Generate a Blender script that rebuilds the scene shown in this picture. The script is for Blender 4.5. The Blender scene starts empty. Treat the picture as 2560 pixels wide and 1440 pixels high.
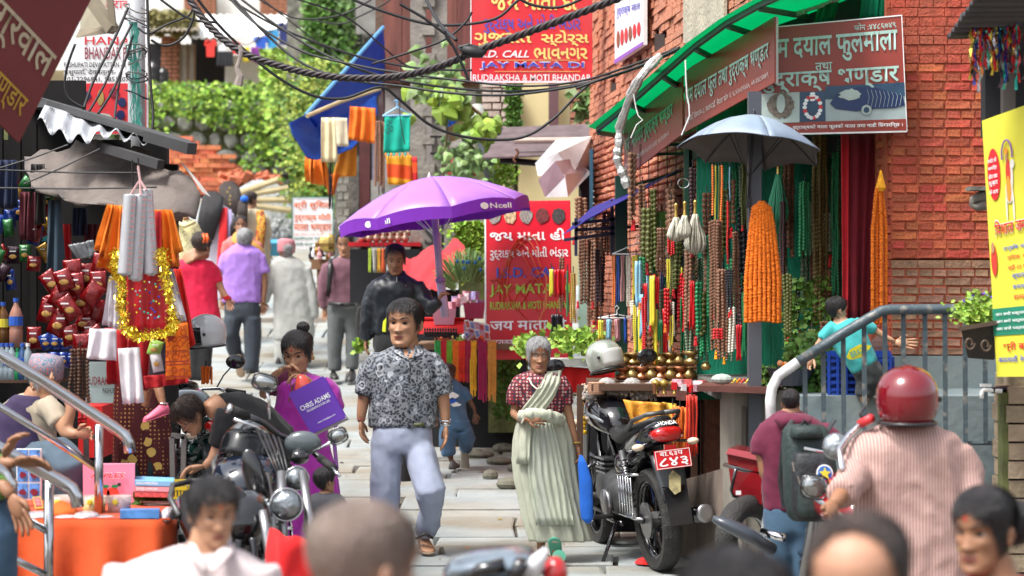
import bpy,math,random
import numpy as np
from mathutils import Vector as V,Matrix,noise as MN
random.seed(7);np.random.seed(7)
sc=bpy.context.scene;COL=sc.collection
F=5000.0
R=math.radians
#---- camera, sky, sun, exposure
cam=bpy.data.objects.new('camera',bpy.data.cameras.new('camera'));COL.objects.link(cam)
cam.location=(0,0,0);cam.rotation_euler=(R(90),0,0)
cam.data.sensor_width=36;cam.data.lens=36*F/2560;cam.data.clip_end=600
cam.data.dof.use_dof=True;cam.data.dof.focus_distance=12.3;cam.data.dof.aperture_fstop=2.7
sc.camera=cam
w=bpy.data.worlds.new('World');sc.world=w;w.use_nodes=True
nt=w.node_tree;bgn=nt.nodes['Background']
sky=nt.nodes.new('ShaderNodeTexSky');sky.sky_type='NISHITA';sky.sun_disc=False
SUN_EL,SUN_AZ=60,236
sky.sun_elevation=R(SUN_EL);sky.sun_rotation=R(SUN_AZ);sky.air_density=1.0;sky.dust_density=4.0
hs=nt.nodes.new('ShaderNodeHueSaturation');hs.inputs['Saturation'].default_value=0.35
nt.links.new(sky.outputs[0],hs.inputs['Color']);nt.links.new(hs.outputs[0],bgn.inputs[0])
bgn.inputs[1].default_value=0.149
sl=bpy.data.lights.new('sun','SUN');sl.energy=2.4;sl.angle=R(18);sl.color=(1,.975,.93)
so=bpy.data.objects.new('sun',sl);COL.objects.link(so)
_d=V((math.sin(R(SUN_AZ))*math.cos(R(SUN_EL)),math.cos(R(SUN_AZ))*math.cos(R(SUN_EL)),math.sin(R(SUN_EL))))
so.rotation_euler=_d.to_track_quat('Z','Y').to_euler();so.location=(0,0,30)
sc.view_settings.view_transform='Standard';sc.view_settings.look='None';sc.view_settings.gamma=1
sc.view_settings.use_curve_mapping=False;sc.view_settings.exposure=0.97
sc.cycles.use_denoising=True;sc.cycles.max_bounces=6;sc.cycles.transparent_max_bounces=6
sc.cycles.caustics_reflective=False;sc.cycles.caustics_refractive=False
#---- helpers
def P(x,y,d):return V(((x-1280)/F*d,d,(720-y)/F*d))
GY=[(-30,-1.95),(8,-1.88),(10.5,-1.72),(14,-1.66),(16.4,-1.52),(18,-1.44),(20,-1.28),(23,-1.0),(27,-.4),(31,.8),(34,1.55),(38,2.0),(60,3.2),(300,5)]
def zg(y):
 for(a,za),(b,zb)in zip(GY,GY[1:]):
  if y<=b:return za+(zb-za)*(y-a)/(b-a)
 return 5
def origin(o):
 v=V((0,0,0))
 while o is not None:v+=o.location;o=o.parent
 return v
def tag(o,label=None,cat=None,group=None,kind=None):
 if label:o['label']=label
 if cat:o['category']=cat
 if group:o['group']=group
 if kind:o['kind']=kind
 return o
def thing(name,label,cat,loc,group=None,kind=None):
 o=bpy.data.objects.new(name,None);COL.objects.link(o);o.location=loc;o.empty_display_size=.1
 return tag(o,label,cat,group,kind)
def frame_of(a,up=None):
 a=a.normalized();u=up or(V((0,0,1))if abs(a.z)<.95 else V((0,1,0)))
 s=a.cross(u).normalized();return s,s.cross(a).normalized()
class MB:
 def __init__(s):s.v=[];s.f=[];s.m=[];s.mi=0
 def add(s,vs,fs):
  b=len(s.v);s.v+=[V(p)for p in vs];s.f+=[tuple(i+b for i in f)for f in fs];s.m+=[s.mi]*len(fs);return s
 def hexa(s,p):return s.add(p,[(0,3,2,1),(4,5,6,7),(0,1,5,4),(1,2,6,5),(2,3,7,6),(3,0,4,7)])
 def box(s,c,sz,rot=None):
  c=V(c);x,y,z=[q/2 for q in sz]
  p=[V((a*x,b*y,h*z))for h in(-1,1)for a,b in((-1,-1),(1,-1),(1,1),(-1,1))]
  if rot is not None:
   if not isinstance(rot,Matrix):rot=Matrix.Rotation(rot,3,'Z')
   p=[rot@q for q in p]
  return s.hexa([c+q for q in p])
 def bar(s,a,b,w,h=None,up=None):
  a,b=V(a),V(b);h=h or w;u,v=frame_of(b-a,up)
  return s.hexa([q+u*i*w/2+v*j*h/2 for q in(a,b)for i,j in((-1,-1),(1,-1),(1,1),(-1,1))])
 def tube(s,pts,r,n=8,cap=True,flat=1.0,up=None):
  pts=[V(p)for p in pts];k=len(pts)
  if not hasattr(r,'__len__'):r=[r]*k
  vs=[];pu=None
  for i,p in enumerate(pts):
   t=(pts[min(i+1,k-1)]-pts[max(i-1,0)])
   if t.length<1e-9:t=V((0,0,1))
   t.normalize()
   if pu is None:u,v=frame_of(t,up)
   else:
    u=(pu-t*pu.dot(t))
    u=u.normalized()if u.length>1e-6 else frame_of(t)[0];v=u.cross(t)
   pu=u
   for j in range(n):
    a=2*math.pi*j/n;vs.append(p+u*math.cos(a)*r[i]+v*math.sin(a)*r[i]*flat)
  fs=[(i*n+j,i*n+(j+1)%n,(i+1)*n+(j+1)%n,(i+1)*n+j)for i in range(k-1)for j in range(n)]
  if cap:fs+=[tuple(range(n))[::-1],tuple((k-1)*n+j for j in range(n))]
  return s.add(vs,fs)
 def rings(s,rings,cap=True,closed=True):
  n=len(rings[0]);k=len(rings);m=n if closed else n-1
  fs=[(i*n+j,i*n+(j+1)%n,(i+1)*n+(j+1)%n,(i+1)*n+j)for i in range(k-1)for j in range(m)]
  if cap and closed:fs+=[tuple(range(n))[::-1],tuple((k-1)*n+j for j in range(n))]
  return s.add([p for r in rings for p in r],fs)
 def lathe(s,prof,c,n=16,axis=None):
  c=V(c);M=Matrix.Identity(3)if axis is None else V((0,0,1)).rotation_difference(V(axis)).to_matrix()
  return s.rings([[c+M@V((r*math.cos(2*math.pi*j/n),r*math.sin(2*math.pi*j/n),h))for j in range(n)]for r,h in prof])
 def ell(s,c,r,n=12,m=8,M=None):
  c=V(c);M=M or Matrix.Identity(3)
  if not hasattr(r,'__len__'):r=(r,r,r)
  rg=[]
  for i in range(m+1):
   t=math.pi*(.02+.96*i/m);rg.append([c+M@V((r[0]*math.sin(t)*math.cos(2*math.pi*j/n),r[1]*math.sin(t)*math.sin(2*math.pi*j/n),-r[2]*math.cos(t)))for j in range(n)])
  return s.rings(rg)
 def sheet(s,g,th=.006,nrm=None):
  a,b=len(g),len(g[0]);vs=[V(p)for r in g for p in r]
  nv=nrm or((vs[b-1]-vs[0]).cross(vs[(a-1)*b]-vs[0])).normalized()
  back=[p+nv*th for p in vs];k=a*b
  fs=[(i*b+j,i*b+j+1,(i+1)*b+j+1,(i+1)*b+j)for i in range(a-1)for j in range(b-1)]
  fb=[tuple(q+k for q in f[::-1])for f in fs]
  ed=[i for i in range(b)]+[i*b+b-1 for i in range(1,a)]+[(a-1)*b+j for j in range(b-2,-1,-1)]+[i*b for i in range(a-2,0,-1)]
  fe=[(ed[i],ed[(i+1)%len(ed)],ed[(i+1)%len(ed)]+k,ed[i]+k)[::-1]for i in range(len(ed))]
  return s.add(vs+back,fs+fb+fe)
 def poly(s,pts,th,nrm):
  pts=[V(p)for p in pts];n=len(pts);nv=V(nrm).normalized()*th
  return s.add(pts+[p+nv for p in pts],[tuple(range(n)),tuple(range(n,2*n))[::-1]]+[(i,i+n,(i+1)%n+n,(i+1)%n)for i in range(n)])
 def build(s,name,mats,parent=None,smooth=False,**kw):
  me=bpy.data.meshes.new(name)
  if not isinstance(mats,(list,tuple)):mats=[mats]
  if parent is not None:o0=origin(parent)
  elif s.v:
   xs=np.array([tuple(p)for p in s.v]);lo,hi=xs.min(0),xs.max(0)
   o0=V(((lo[0]+hi[0])/2,(lo[1]+hi[1])/2,lo[2]))
  else:o0=V((0,0,0))
  me.from_pydata([tuple(p-o0)for p in s.v],[],s.f)
  for m in mats:me.materials.append(m)
  if any(s.m):me.polygons.foreach_set('material_index',s.m)
  if smooth:me.polygons.foreach_set('use_smooth',[True]*len(s.f))
  me.update()
  o=bpy.data.objects.new(name,me);COL.objects.link(o)
  if parent is not None:o.parent=parent
  else:o.location=o0
  if smooth=='auto':
   me.set_sharp_from_angle(angle=R(40))
  return tag(o,**kw)if kw else o
def copy_tree(o,parent=None):
 c=o.copy();COL.objects.link(c);c.parent=parent
 for ch in[q for q in o.children]:copy_tree(ch,c)
 return c
def ordn(i):return('first','second','third','fourth','fifth','sixth','seventh','eighth','ninth','tenth')[i]if i<10 else '%dth'%(i+1)
def rnd(a,b):return random.uniform(a,b)
def nz(x,y=0,z=0):return MN.noise(V((x,y,z)))
#---- materials
MATS={}
def srgb(h):
 c=[int(h[i:i+2],16)/255 for i in(0,2,4)]
 return tuple(x/12.92 if x<=.04045 else((x+.055)/1.055)**2.4 for x in c)
def mat(name,col,rough=.65,metal=0,var=.12,scale=6,bump=0,bscale=30,isl=0,objr=0,alpha=1,trans=0,coat=0,col2=None,stretch=None,sheen=0,sub=0,emit=0,thr=None,spec=None,gp=None):
 if name in MATS:return MATS[name]
 if isinstance(col,str):col=srgb(col)
 if isinstance(col2,str):col2=srgb(col2)
 m=bpy.data.materials.new(name);MATS[name]=m;m.use_nodes=True
 n=m.node_tree;b=n.nodes['Principled BSDF'];L=n.links.new
 tc=n.nodes.new('ShaderNodeTexCoord');mp=n.nodes.new('ShaderNodeMapping');L(tc.outputs['Object'],mp.inputs[0])
 if stretch:mp.inputs['Scale'].default_value=stretch
 nx=n.nodes.new('ShaderNodeTexNoise');nx.inputs['Scale'].default_value=scale;nx.inputs['Detail'].default_value=5;L(mp.outputs[0],nx.inputs[0])
 cr=n.nodes.new('ShaderNodeValToRGB');L(nx.outputs[0],cr.inputs[0])
 c2=col2 or tuple(min(1,c*(1+var))for c in col);c1=col if col2 else tuple(c*(1-var)for c in col)
 e=cr.color_ramp.elements;e[0].color=(*c1,1);e[1].color=(*c2,1)
 e[0].position,e[1].position=thr or(.3,.7)
 out=cr.outputs[0]
 def jit(src,amt,out):
  h=n.nodes.new('ShaderNodeHueSaturation');L(out,h.inputs['Color'])
  mr=n.nodes.new('ShaderNodeMapRange');L(src,mr.inputs[0]);mr.inputs[3].default_value=1-amt;mr.inputs[4].default_value=1+amt
  L(mr.outputs[0],h.inputs['Value'])
  m2=n.nodes.new('ShaderNodeMapRange');ml=n.nodes.new('ShaderNodeMath');ml.operation='MULTIPLY';ml.inputs[1].default_value=7.31
  fr=n.nodes.new('ShaderNodeMath');fr.operation='FRACT';L(src,ml.inputs[0]);L(ml.outputs[0],fr.inputs[0]);L(fr.outputs[0],m2.inputs[0])
  m2.inputs[3].default_value=.5-.05*amt;m2.inputs[4].default_value=.5+.05*amt;L(m2.outputs[0],h.inputs['Hue'])
  return h.outputs[0]
 if isl:g=n.nodes.new('ShaderNodeNewGeometry');out=jit(g.outputs['Random Per Island'],isl,out)
 if objr:g=n.nodes.new('ShaderNodeObjectInfo');out=jit(g.outputs['Random'],objr,out)
 if gp:
  g=n.nodes.new('ShaderNodeNewGeometry');nn=n.nodes.new('ShaderNodeTexNoise');nn.inputs['Scale'].default_value=gp[0];nn.inputs['Detail'].default_value=6;nn.inputs['Distortion'].default_value=.6;L(g.outputs['Position'],nn.inputs[0])
  mr=n.nodes.new('ShaderNodeMapRange');L(nn.outputs[0],mr.inputs[0]);mr.inputs[1].default_value=.42;mr.inputs[2].default_value=.68;mr.inputs[4].default_value=gp[1]
  mx=n.nodes.new('ShaderNodeMix');mx.data_type='RGBA';L(mr.outputs[0],mx.inputs[0]);L(out,mx.inputs[6]);mx.inputs[7].default_value=(*gp[2],1);out=mx.outputs[2]
 L(out,b.inputs['Base Color'])
 b.inputs['Roughness'].default_value=rough;b.inputs['Metallic'].default_value=metal;b.inputs['Alpha'].default_value=alpha
 b.inputs['Transmission Weight'].default_value=trans;b.inputs['Coat Weight'].default_value=coat;b.inputs['Coat Roughness'].default_value=.08
 b.inputs['Sheen Weight'].default_value=sheen
 if spec is not None:b.inputs['Specular IOR Level'].default_value=spec
 if sub:b.inputs['Subsurface Weight'].default_value=sub;b.inputs['Subsurface Radius'].default_value=(.02,.008,.004)
 if bump:
  n2=n.nodes.new('ShaderNodeTexNoise');n2.inputs['Scale'].default_value=bscale;n2.inputs['Detail'].default_value=6;L(mp.outputs[0],n2.inputs[0])
  bp=n.nodes.new('ShaderNodeBump');bp.inputs['Strength'].default_value=bump;bp.inputs['Distance'].default_value=.02;L(n2.outputs[0],bp.inputs['Height']);L(bp.outputs[0],b.inputs['Normal'])
 return m
def pat(name,kind,cols,scale=10,rough=.75,rot=(0,0,0),stretch=(1,1,1),dist=0,width=.5,bump=0,base=None,thr=None):
 """two or three colour printed / woven pattern in object space"""
 if name in MATS:return MATS[name]
 m=mat(name,cols[0],rough,var=.06,bump=bump,bscale=12);n=m.node_tree;b=n.nodes['Principled BSDF'];L=n.links.new
 src=b.inputs['Base Color'].links[0].from_socket
 tc=n.nodes.new('ShaderNodeTexCoord');mp=n.nodes.new('ShaderNodeMapping');mp.inputs['Rotation'].default_value=rot;mp.inputs['Scale'].default_value=stretch;L(tc.outputs['Object'],mp.inputs[0])
 def ramp(fac,c,steps):
  r=n.nodes.new('ShaderNodeValToRGB');r.color_ramp.interpolation='LINEAR';L(fac,r.inputs[0]);e=r.color_ramp.elements
  while len(e)<len(steps):e.new(.5)
  for q,(pp,cc)in zip(e,steps):q.position=pp;q.color=(*((srgb(cc)if isinstance(cc,str)else cc)),1)
  return r.outputs[0]
 if kind=='stripe':
  t=n.nodes.new('ShaderNodeTexWave');t.inputs['Scale'].default_value=scale;t.inputs['Distortion'].default_value=dist;L(mp.outputs[0],t.inputs[0])
  f=t.outputs['Fac'];w0=width
  out=ramp(f,None,[(0,cols[0]),(max(0,w0-.08),cols[0]),(min(1,w0+.08),cols[1]),(1,cols[1])])
 elif kind=='cell':
  t=n.nodes.new('ShaderNodeTexVoronoi');t.inputs['Scale'].default_value=scale;t.inputs['Randomness'].default_value=dist;L(mp.outputs[0],t.inputs[0])
  out=ramp(t.outputs['Distance'],None,thr or[(0,cols[1]),(.18,cols[1]),(.24,cols[0]),(.34,cols[0]),(.38,cols[-1]),(.46,cols[-1]),(.52,cols[0])])
 elif kind=='paisley':
  t=n.nodes.new('ShaderNodeTexVoronoi');t.inputs['Scale'].default_value=scale;L(mp.outputs[0],t.inputs[0])
  nn=n.nodes.new('ShaderNodeTexNoise');nn.inputs['Scale'].default_value=9;L(mp.outputs[0],nn.inputs[0])
  vm=n.nodes.new('ShaderNodeVectorMath');vm.operation='MULTIPLY_ADD';vm.inputs[1].default_value=(.08,)*3;L(nn.outputs['Color'],vm.inputs[0]);L(mp.outputs[0],vm.inputs[2]);L(vm.outputs[0],t.inputs[0])
  a=ramp(t.outputs['Distance'],None,[(0,cols[1]),(.1,cols[0]),(.18,cols[0]),(.25,cols[1]),(.32,cols[1]),(.36,cols[0]),(.46,cols[2]),(.5,cols[2]),(.55,cols[0])])
  t2=n.nodes.new('ShaderNodeTexVoronoi');t2.inputs['Scale'].default_value=scale*4.2;L(vm.outputs[0],t2.inputs[0])
  c=ramp(t2.outputs['Distance'],None,[(0,cols[0]),(.3,cols[0]),(.42,cols[2]),(.6,cols[1])])
  mx=n.nodes.new('ShaderNodeMix');mx.data_type='RGBA';mx.inputs[0].default_value=.42;L(a,mx.inputs[6]);L(c,mx.inputs[7]);out=mx.outputs[2]
 elif kind=='noise':
  t=n.nodes.new('ShaderNodeTexNoise');t.inputs['Scale'].default_value=scale;t.inputs['Detail'].default_value=3;L(mp.outputs[0],t.inputs[0])
  k=len(cols);out=ramp(t.outputs[0],None,[(.3+.4*i/(k-1),c)for i,c in enumerate(cols)])
 L(out,b.inputs['Base Color']);return m
def fab(name,col,**k):
 k.setdefault('rough',.85);k.setdefault('bump',.25);k.setdefault('bscale',9);k.setdefault('sheen',.1);return mat(name,col,**k)
def plain(name,col,**k):k.setdefault('var',.04);return mat(name,col,**k)
dark_metal=mat('dark_metal',(.03,.03,.035),.4,.6)
chrome=mat('chrome',(.75,.75,.77),.12,1,var=.03)
steel=mat('stainless',(.6,.61,.63),.2,1,var=.05)
rubber=mat('rubber',(.025,.024,.023),.75,bump=.3,bscale=60)
black_pl=mat('black_plastic',(.02,.02,.022),.35)
white_pt=mat('white_paint',(.78,.77,.74),.6)
wire_m=mat('cable_black',(.012,.012,.014),.6)
wire_g=mat('cable_grey',(.16,.15,.14),.6)
concrete=mat('concrete',(.28,.26,.23),.9,var=.3,scale=5,bump=.5,bscale=25)
#---- boards and lettering
class Board:
 """flat board between four corners (TL, TR, BL, BR); u runs across, v down, both 0..1"""
 def __init__(s,TL,TR,BL,BR):s.c=[V(q)for q in(TL,TR,BL,BR)];s.n=(s.c[1]-s.c[0]).cross(s.c[2]-s.c[0]).normalized();s.n=s.n if s.n.y<0 else-s.n
 def at(s,u,v,w=0):
  a=s.c[0].lerp(s.c[1],u);b=s.c[2].lerp(s.c[3],u);return a.lerp(b,v)+s.n*w
 def rect(s,u0,v0,u1,v1,m,parent,name='panel',w=.004,th=.003,seg=1,**k):
  b=MB();g=[[s.at(u0+(u1-u0)*i/seg,v0+(v1-v0)*j/seg,w)for i in range(seg+1)]for j in range(seg+1)]
  b.sheet(g,th,-s.n);return b.build(name,m,parent,**k)
 def blob(s,u,v,ru,rv,m,parent,name='printed_picture',w=.006,n=14,jag=0,th=.002):
  b=MB();p=[s.at(u+ru*math.cos(2*math.pi*i/n)*(1+rnd(-jag,jag)),v+rv*math.sin(2*math.pi*i/n)*(1+rnd(-jag,jag)),w)for i in range(n)]
  b.poly(p,th,-s.n);return b.build(name,m,parent)
 def text(s,txt,u0,v0,u1,v1,m,parent,bold=.02,shear=0,w=.006,name='lettering',flip=False):
  cu=bpy.data.curves.new('t','FONT');cu.body=txt;cu.size=1;cu.offset=min(.018,bold*.45);cu.shear=shear;cu.resolution_u=2
  ob=bpy.data.objects.new('t',cu);COL.objects.link(ob);bpy.context.view_layer.update()
  me=bpy.data.meshes.new_from_object(ob);bpy.data.objects.remove(ob)
  if not me.vertices:return
  co=np.zeros(len(me.vertices)*3);me.vertices.foreach_get('co',co);co=co.reshape(-1,3)
  lo,hi=co.min(0),co.max(0);sp=np.maximum(hi-lo,1e-6)
  o0=origin(parent)
  for v_,c in zip(me.vertices,co):
   fu=(c[0]-lo[0])/sp[0];fu=1-fu if flip else fu
   v_.co=s.at(u0+(u1-u0)*fu,v1+(v0-v1)*(c[1]-lo[1])/sp[1],w)-o0
  me.materials.clear();me.materials.append(m);o=bpy.data.objects.new(name,me);COL.objects.link(o);o.parent=parent;return o
#==== GROUND
g=MB();ys=[-30,0,6,8,9.5,10.5,12,14,16,18,19,20,21,22,23,24.5,26,28,30,33,36,40,50,60,120,300]
g.rings([[V((x,y,zg(y)-.05))for x in(-150,-20,-6,-3,-1,0,1,3,6,20,150)]for y in ys],cap=False,closed=False)
ground=g.build('ground',mat('packed_earth',(.13,.11,.09),.95,var=.3,scale=2,bump=.5),None)
ground.location=(0,0,0);ground.data.transform(Matrix.Translation(V((0,0,0))))
_c=np.zeros(len(ground.data.vertices)*3);ground.data.vertices.foreach_get('co',_c)
tag(ground,kind='structure')
xs_=[V((x,y,zg(y)-.05))for y in ys for x in(-150,-20,-6,-3,-1,0,1,3,6,20,150)]
for v_,q in zip(ground.data.vertices,xs_):v_.co=q
pave=mat('paving_stone_grey',(.25,.29,.3),.75,col2=(.36,.37,.35),scale=2.2,bump=.5,bscale=16,objr=.1,gp=(1.3,.85,(.22,.18,.12)))
k=0;y=8.4
rest_=MB()
while y<37:
 dy=rnd(.3,.56)*(1 if y<22 else 1.5);x=-4.2+rnd(-.3,0)+(y-12)*-.02;xe=2.4 if y<19 else 1.9
 if y>17:x-=2.5
 while x<xe:
  dx=rnd(.45,1.5)*(1 if y<20 else 1.4)
  gap=.011;t=rnd(-.009,.007)
  if-.27*(y+1)<x+dx/2<.26*(y+1):
   j=lambda:rnd(-.022,.022)
   lo=[V((x+gap+j(),y+gap+j()*.6,0)),V((x+dx-gap+j(),y+gap+j()*.6,0)),V((x+dx-gap+j(),y+dy-gap+j()*.6,0)),V((x+gap+j(),y+dy-gap+j()*.6,0))]
   c=sum(lo,V())/4;h=[zg(p.y)-.055+nz(x*3,y*3)*.008 for p in lo]
   b=MB();ring=lambda s,dz:[V(((p.x-c.x)*s+c.x,(p.y-c.y)*s+c.y,zg(p.y)+dz+t))for p in lo]
   (b if k<290 else rest_).rings([ring(1,-.06),ring(1,-.006),ring(.965,0)]);k+=1
   if b.v:b.build('paving_stone',pave,ground)
  x+=dx
 y+=dy
rest_.build('distant_paving',pave,ground,kind='stuff')
kb=mat('kerb_stone_mat',(.15,.145,.11),.9,var=.3,scale=6,bump=.6,bscale=20,objr=.15)
for i in range(14):
 px=rnd(1090,1290);d=18.6-(i%9)*.42;q=P(1175+(i%3)*42+rnd(-12,12)+(18-d)*24,0,d);s=rnd(.06,.13)
 b=MB();b.ell((q.x,q.y,zg(d)+.03),(s,s*.8,rnd(.03,.06)),9,6);b.build('kerb_stone',kb,ground)
def foliage(name,m,smp,n,size,parent=None,up=.35,leaf='q',**k):
 b=MB()
 for _ in range(n):
  c=V(smp());s=size*rnd(.6,1.3)
  d_=V((rnd(-1,1),rnd(-1,.2),rnd(-.8,.5)+(-.5 if leaf=='h' else up))).normalized()
  nv=V((rnd(-.7,.7),-1,rnd(-.2,1))).normalized();w_=d_.cross(nv).normalized()*s*.36;nn=w_.cross(d_).normalized()*s*.14
  if leaf=='h':
   w_=w_*1.25;p=[c,c+d_*s*.12+w_*.9,c+d_*s*.42+w_*1.05-nn*.5,c+d_*s*1.1-nn*1.4,c+d_*s*.42-w_*1.05-nn*.5,c+d_*s*.12-w_*.9,c+d_*s*.45+nn]
   b.add(p,[(0,1,6),(1,2,6),(2,3,6),(3,4,6),(4,5,6),(5,0,6)])
  else:
   p=[c,c+d_*s*.5+w_,c+d_*s-nn,c+d_*s*.5-w_];b.add(p,[(0,1,2,3)])
 return b.build(name,m,parent,**k)
leaf_a=mat('leaf_bright',(.26,.42,.05),.6,var=.3,isl=.35,scale=2)
leaf_b=mat('leaf_mid',(.09,.2,.025),.6,var=.35,isl=.35,scale=2)
leaf_p=mat('leaf_pale',(.17,.28,.09),.5,var=.3,isl=.3,scale=3)
leaf_y=mat('leaf_yellowish',(.28,.35,.05),.6,var=.3,isl=.3,scale=2)
#==== FAR END OF THE LANE
stone_m=mat('rubble_stone',(.38,.38,.35),.9,var=.35,scale=8,bump=.6,bscale=20,objr=.3)
rw=thing('retaining_wall','mossy rubble stone retaining wall across the far end of the lane','wall',P(520,560,38.4))
b=MB();b.box((-8,39.2,2.2),(16,1.2,3.15));b.build('wall_core',mat('mossy_earth',(.16,.18,.07),.95,var=.4,scale=5,bump=.8),rw)
b=MB();b.box((-8,39.2,3.86),(16.2,1.5,.16));b.build('coping',mat('coping_stone',(.2,.18,.14),.9,var=.5,scale=6,bump=.5),rw)
cnt=0;z=.75
while z<3.6:
 h=rnd(.22,.34);x=-9.0
 while x<-3.0 and cnt<280:
  wd=rnd(.25,.55);b=MB();c=V((x+wd/2,38.55,z+h/2))
  pts=[(rnd(.42,.5)*wd*math.cos(a)*1.05,rnd(.42,.52)*h*math.sin(a)*1.05)for a in np.linspace(0,2*math.pi,8)[:-1]]
  b.rings([[c+V((u*s,dy,v*s))for u,v in pts]for s,dy in((1,.1),(1,-.05),(.72,-.1-rnd(0,.04)))]);b.build('stone',stone_m,rw);x+=wd+.03;cnt+=1
 z+=h+.02
def wallpt():
 while 1:
  x=rnd(-9.3,-3.2);z=rnd(1.1,3.9);t=(z-1.0)/2.9
  if random.random()<max(0,-.75+1.75*t**1.1+1.6*nz(x*.9,z*1.3,3)):return(x,38.35-rnd(0,.35),z)
foliage('moss_and_weeds',leaf_a,wallpt,3000,.11,None,kind='stuff')
foliage('weeds_clumps',leaf_b,wallpt,500,.13,None,kind='stuff')
cr=thing('creeper_plant','tall green creeper tumbling down beside the brick pile below the blue tarp','plant',P(770,540,31))
def crp():
 t=random.random()**.8;y=150+t*400;x=790+40*nz(t*5,1)+random.gauss(0,38)*(1.3-.6*t)+(1-t)*10+25*nz(y*.02,9);return P(x,y,31+rnd(-.8,.8))
b=MB()
for i in range(9):
 x0=rnd(760,830);b.tube([P(x0+rnd(-12,12)+q*3,200+q*50,31.5)for q in range(7)],.035,5)
b.build('stem',mat('vine_stem',(.2,.16,.08),.9),cr)
foliage('foliage',leaf_y,crp,7500,.085,cr)
foliage('foliage',leaf_b,crp,2500,.1,cr)
foliage('hillside_leaves',leaf_a,lambda:P(rnd(660,900),130+abs(random.gauss(0,80)),36+rnd(-1,1)),5000,.11,None,kind='stuff')
brick_o=mat('fired_brick_orange',(.62,.2,.09),.85,var=.2,scale=20,bump=.3,objr=.22)
bp_=thing('brick_pile','big stepped pile of loose orange bricks in front of the stone wall','brick pile',P(500,500,33.6))
b=MB();b.box((0,0,0),(.235,.115,.07));bm_=None;top=[(395,338),(478,338),(484,362),(512,362),(540,382),(560,382),(575,405),(598,420),(612,448),(640,470)]
def topy(x):
 for(a,ya),(c,yc)in zip(top,top[1:]):
  if x<=c:return ya if x<c else yc
 return 470
nb=0
for row in range(16):
 yy=486-row*11.2
 for xx in np.arange(380+(row%2)*17,640,35.5):
  if topy(xx+14)<=yy-4 and nb<300:
   q=P(xx+14+rnd(-2,2),yy-5,34+rnd(-.05,.05));
   if bm_ is None:o=MB().box(q,(.235,.115,.072)).build('brick',brick_o,bp_);bm_=o.data;ctr=o.location;o0_=q.copy()
   else:o=bpy.data.objects.new('brick',bm_);COL.objects.link(o);o.parent=bp_;o.location=q-o0_;
   nb+=1
   if o.data is bm_ and nb>1:pass
b=MB()
for i in range(160):q=P(rnd(560,690),468+rnd(-28,14),33+rnd(-.6,.6));b.box(q,(.22,.11,.07),Matrix.Rotation(rnd(0,3),3,V((rnd(-1,1),rnd(-1,1),1)).normalized()))
b.build('tumbled_bricks',brick_o,bp_,kind='stuff')
for xx in range(388,632,30):
 b=MB();ty=topy(xx+15)+8;b.box(P(xx+15,(ty+500)/2,34.35),(.2,.5,(500-ty)/F*34.35));b.build('pile_core',brick_o,bp_)
b=MB()
for i in range(1500):
 t=random.random();a_=rnd(0,6.28);r_=rnd(0,1)**.6;zz=1.66-.95*r_**1.5;b.ell(V((P(655,560,31.2).x+r_*1.15*math.cos(a_),31.2+r_*.78*math.sin(a_),zz)),rnd(.025,.05),5,3)
b.build('gravel',mat('gravel_grey',(.4,.42,.42),.9,isl=.3),None,kind='stuff')
b=MB();c_=P(655,560,31.2);b.rings([[V((c_.x+r_*math.cos(a)*1.2,c_.y+r_*.8*math.sin(a),zz+.05*nz(a*2,r_*3)))for a in np.linspace(0,6.283,15)[:-1]]for r_,zz in((.95,.6),(.7,1.2),(.4,1.5),(.12,1.66))])
b.build('gravel_heap',mat('gravel_base',(.36,.38,.38),.95,var=.3,scale=20,bump=.8,bscale=60),None,kind='stuff')
bam=mat('bamboo',(.5,.4,.22),.6,var=.2,scale=4)
for i,(a,c,l)in enumerate([((600,482),(700,448),'pale bamboo pole lying over the broken bricks, upper one'),((590,492),(720,470),'long bamboo pole lying over the gravel, middle one'),((620,512),(750,530),'bamboo pole lying flat under the gravel heap'),((610,500),(735,500),'thin bamboo pole lying level across the gravel')]):
 MB().tube([P(*a,30.2),P(*c,30.4)],.05,7).build('bamboo_pole',bam,None,label=l,cat='pole',group='bamboo poles by the brick pile')
b=MB();b.box((-8,70,3.65),(40,60,.3));b.build('terrace_ground',mat('terrace_soil',(.25,.2,.12),.95,var=.3),None,kind='structure')
hut=thing('brick_hut','low brick hut with plank door and dark opening on the terrace','hut',P(450,215,44))
redb=mat('old_brick',(.35,.15,.09),.9,var=.3,scale=14,bump=.5,bscale=40)
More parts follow.
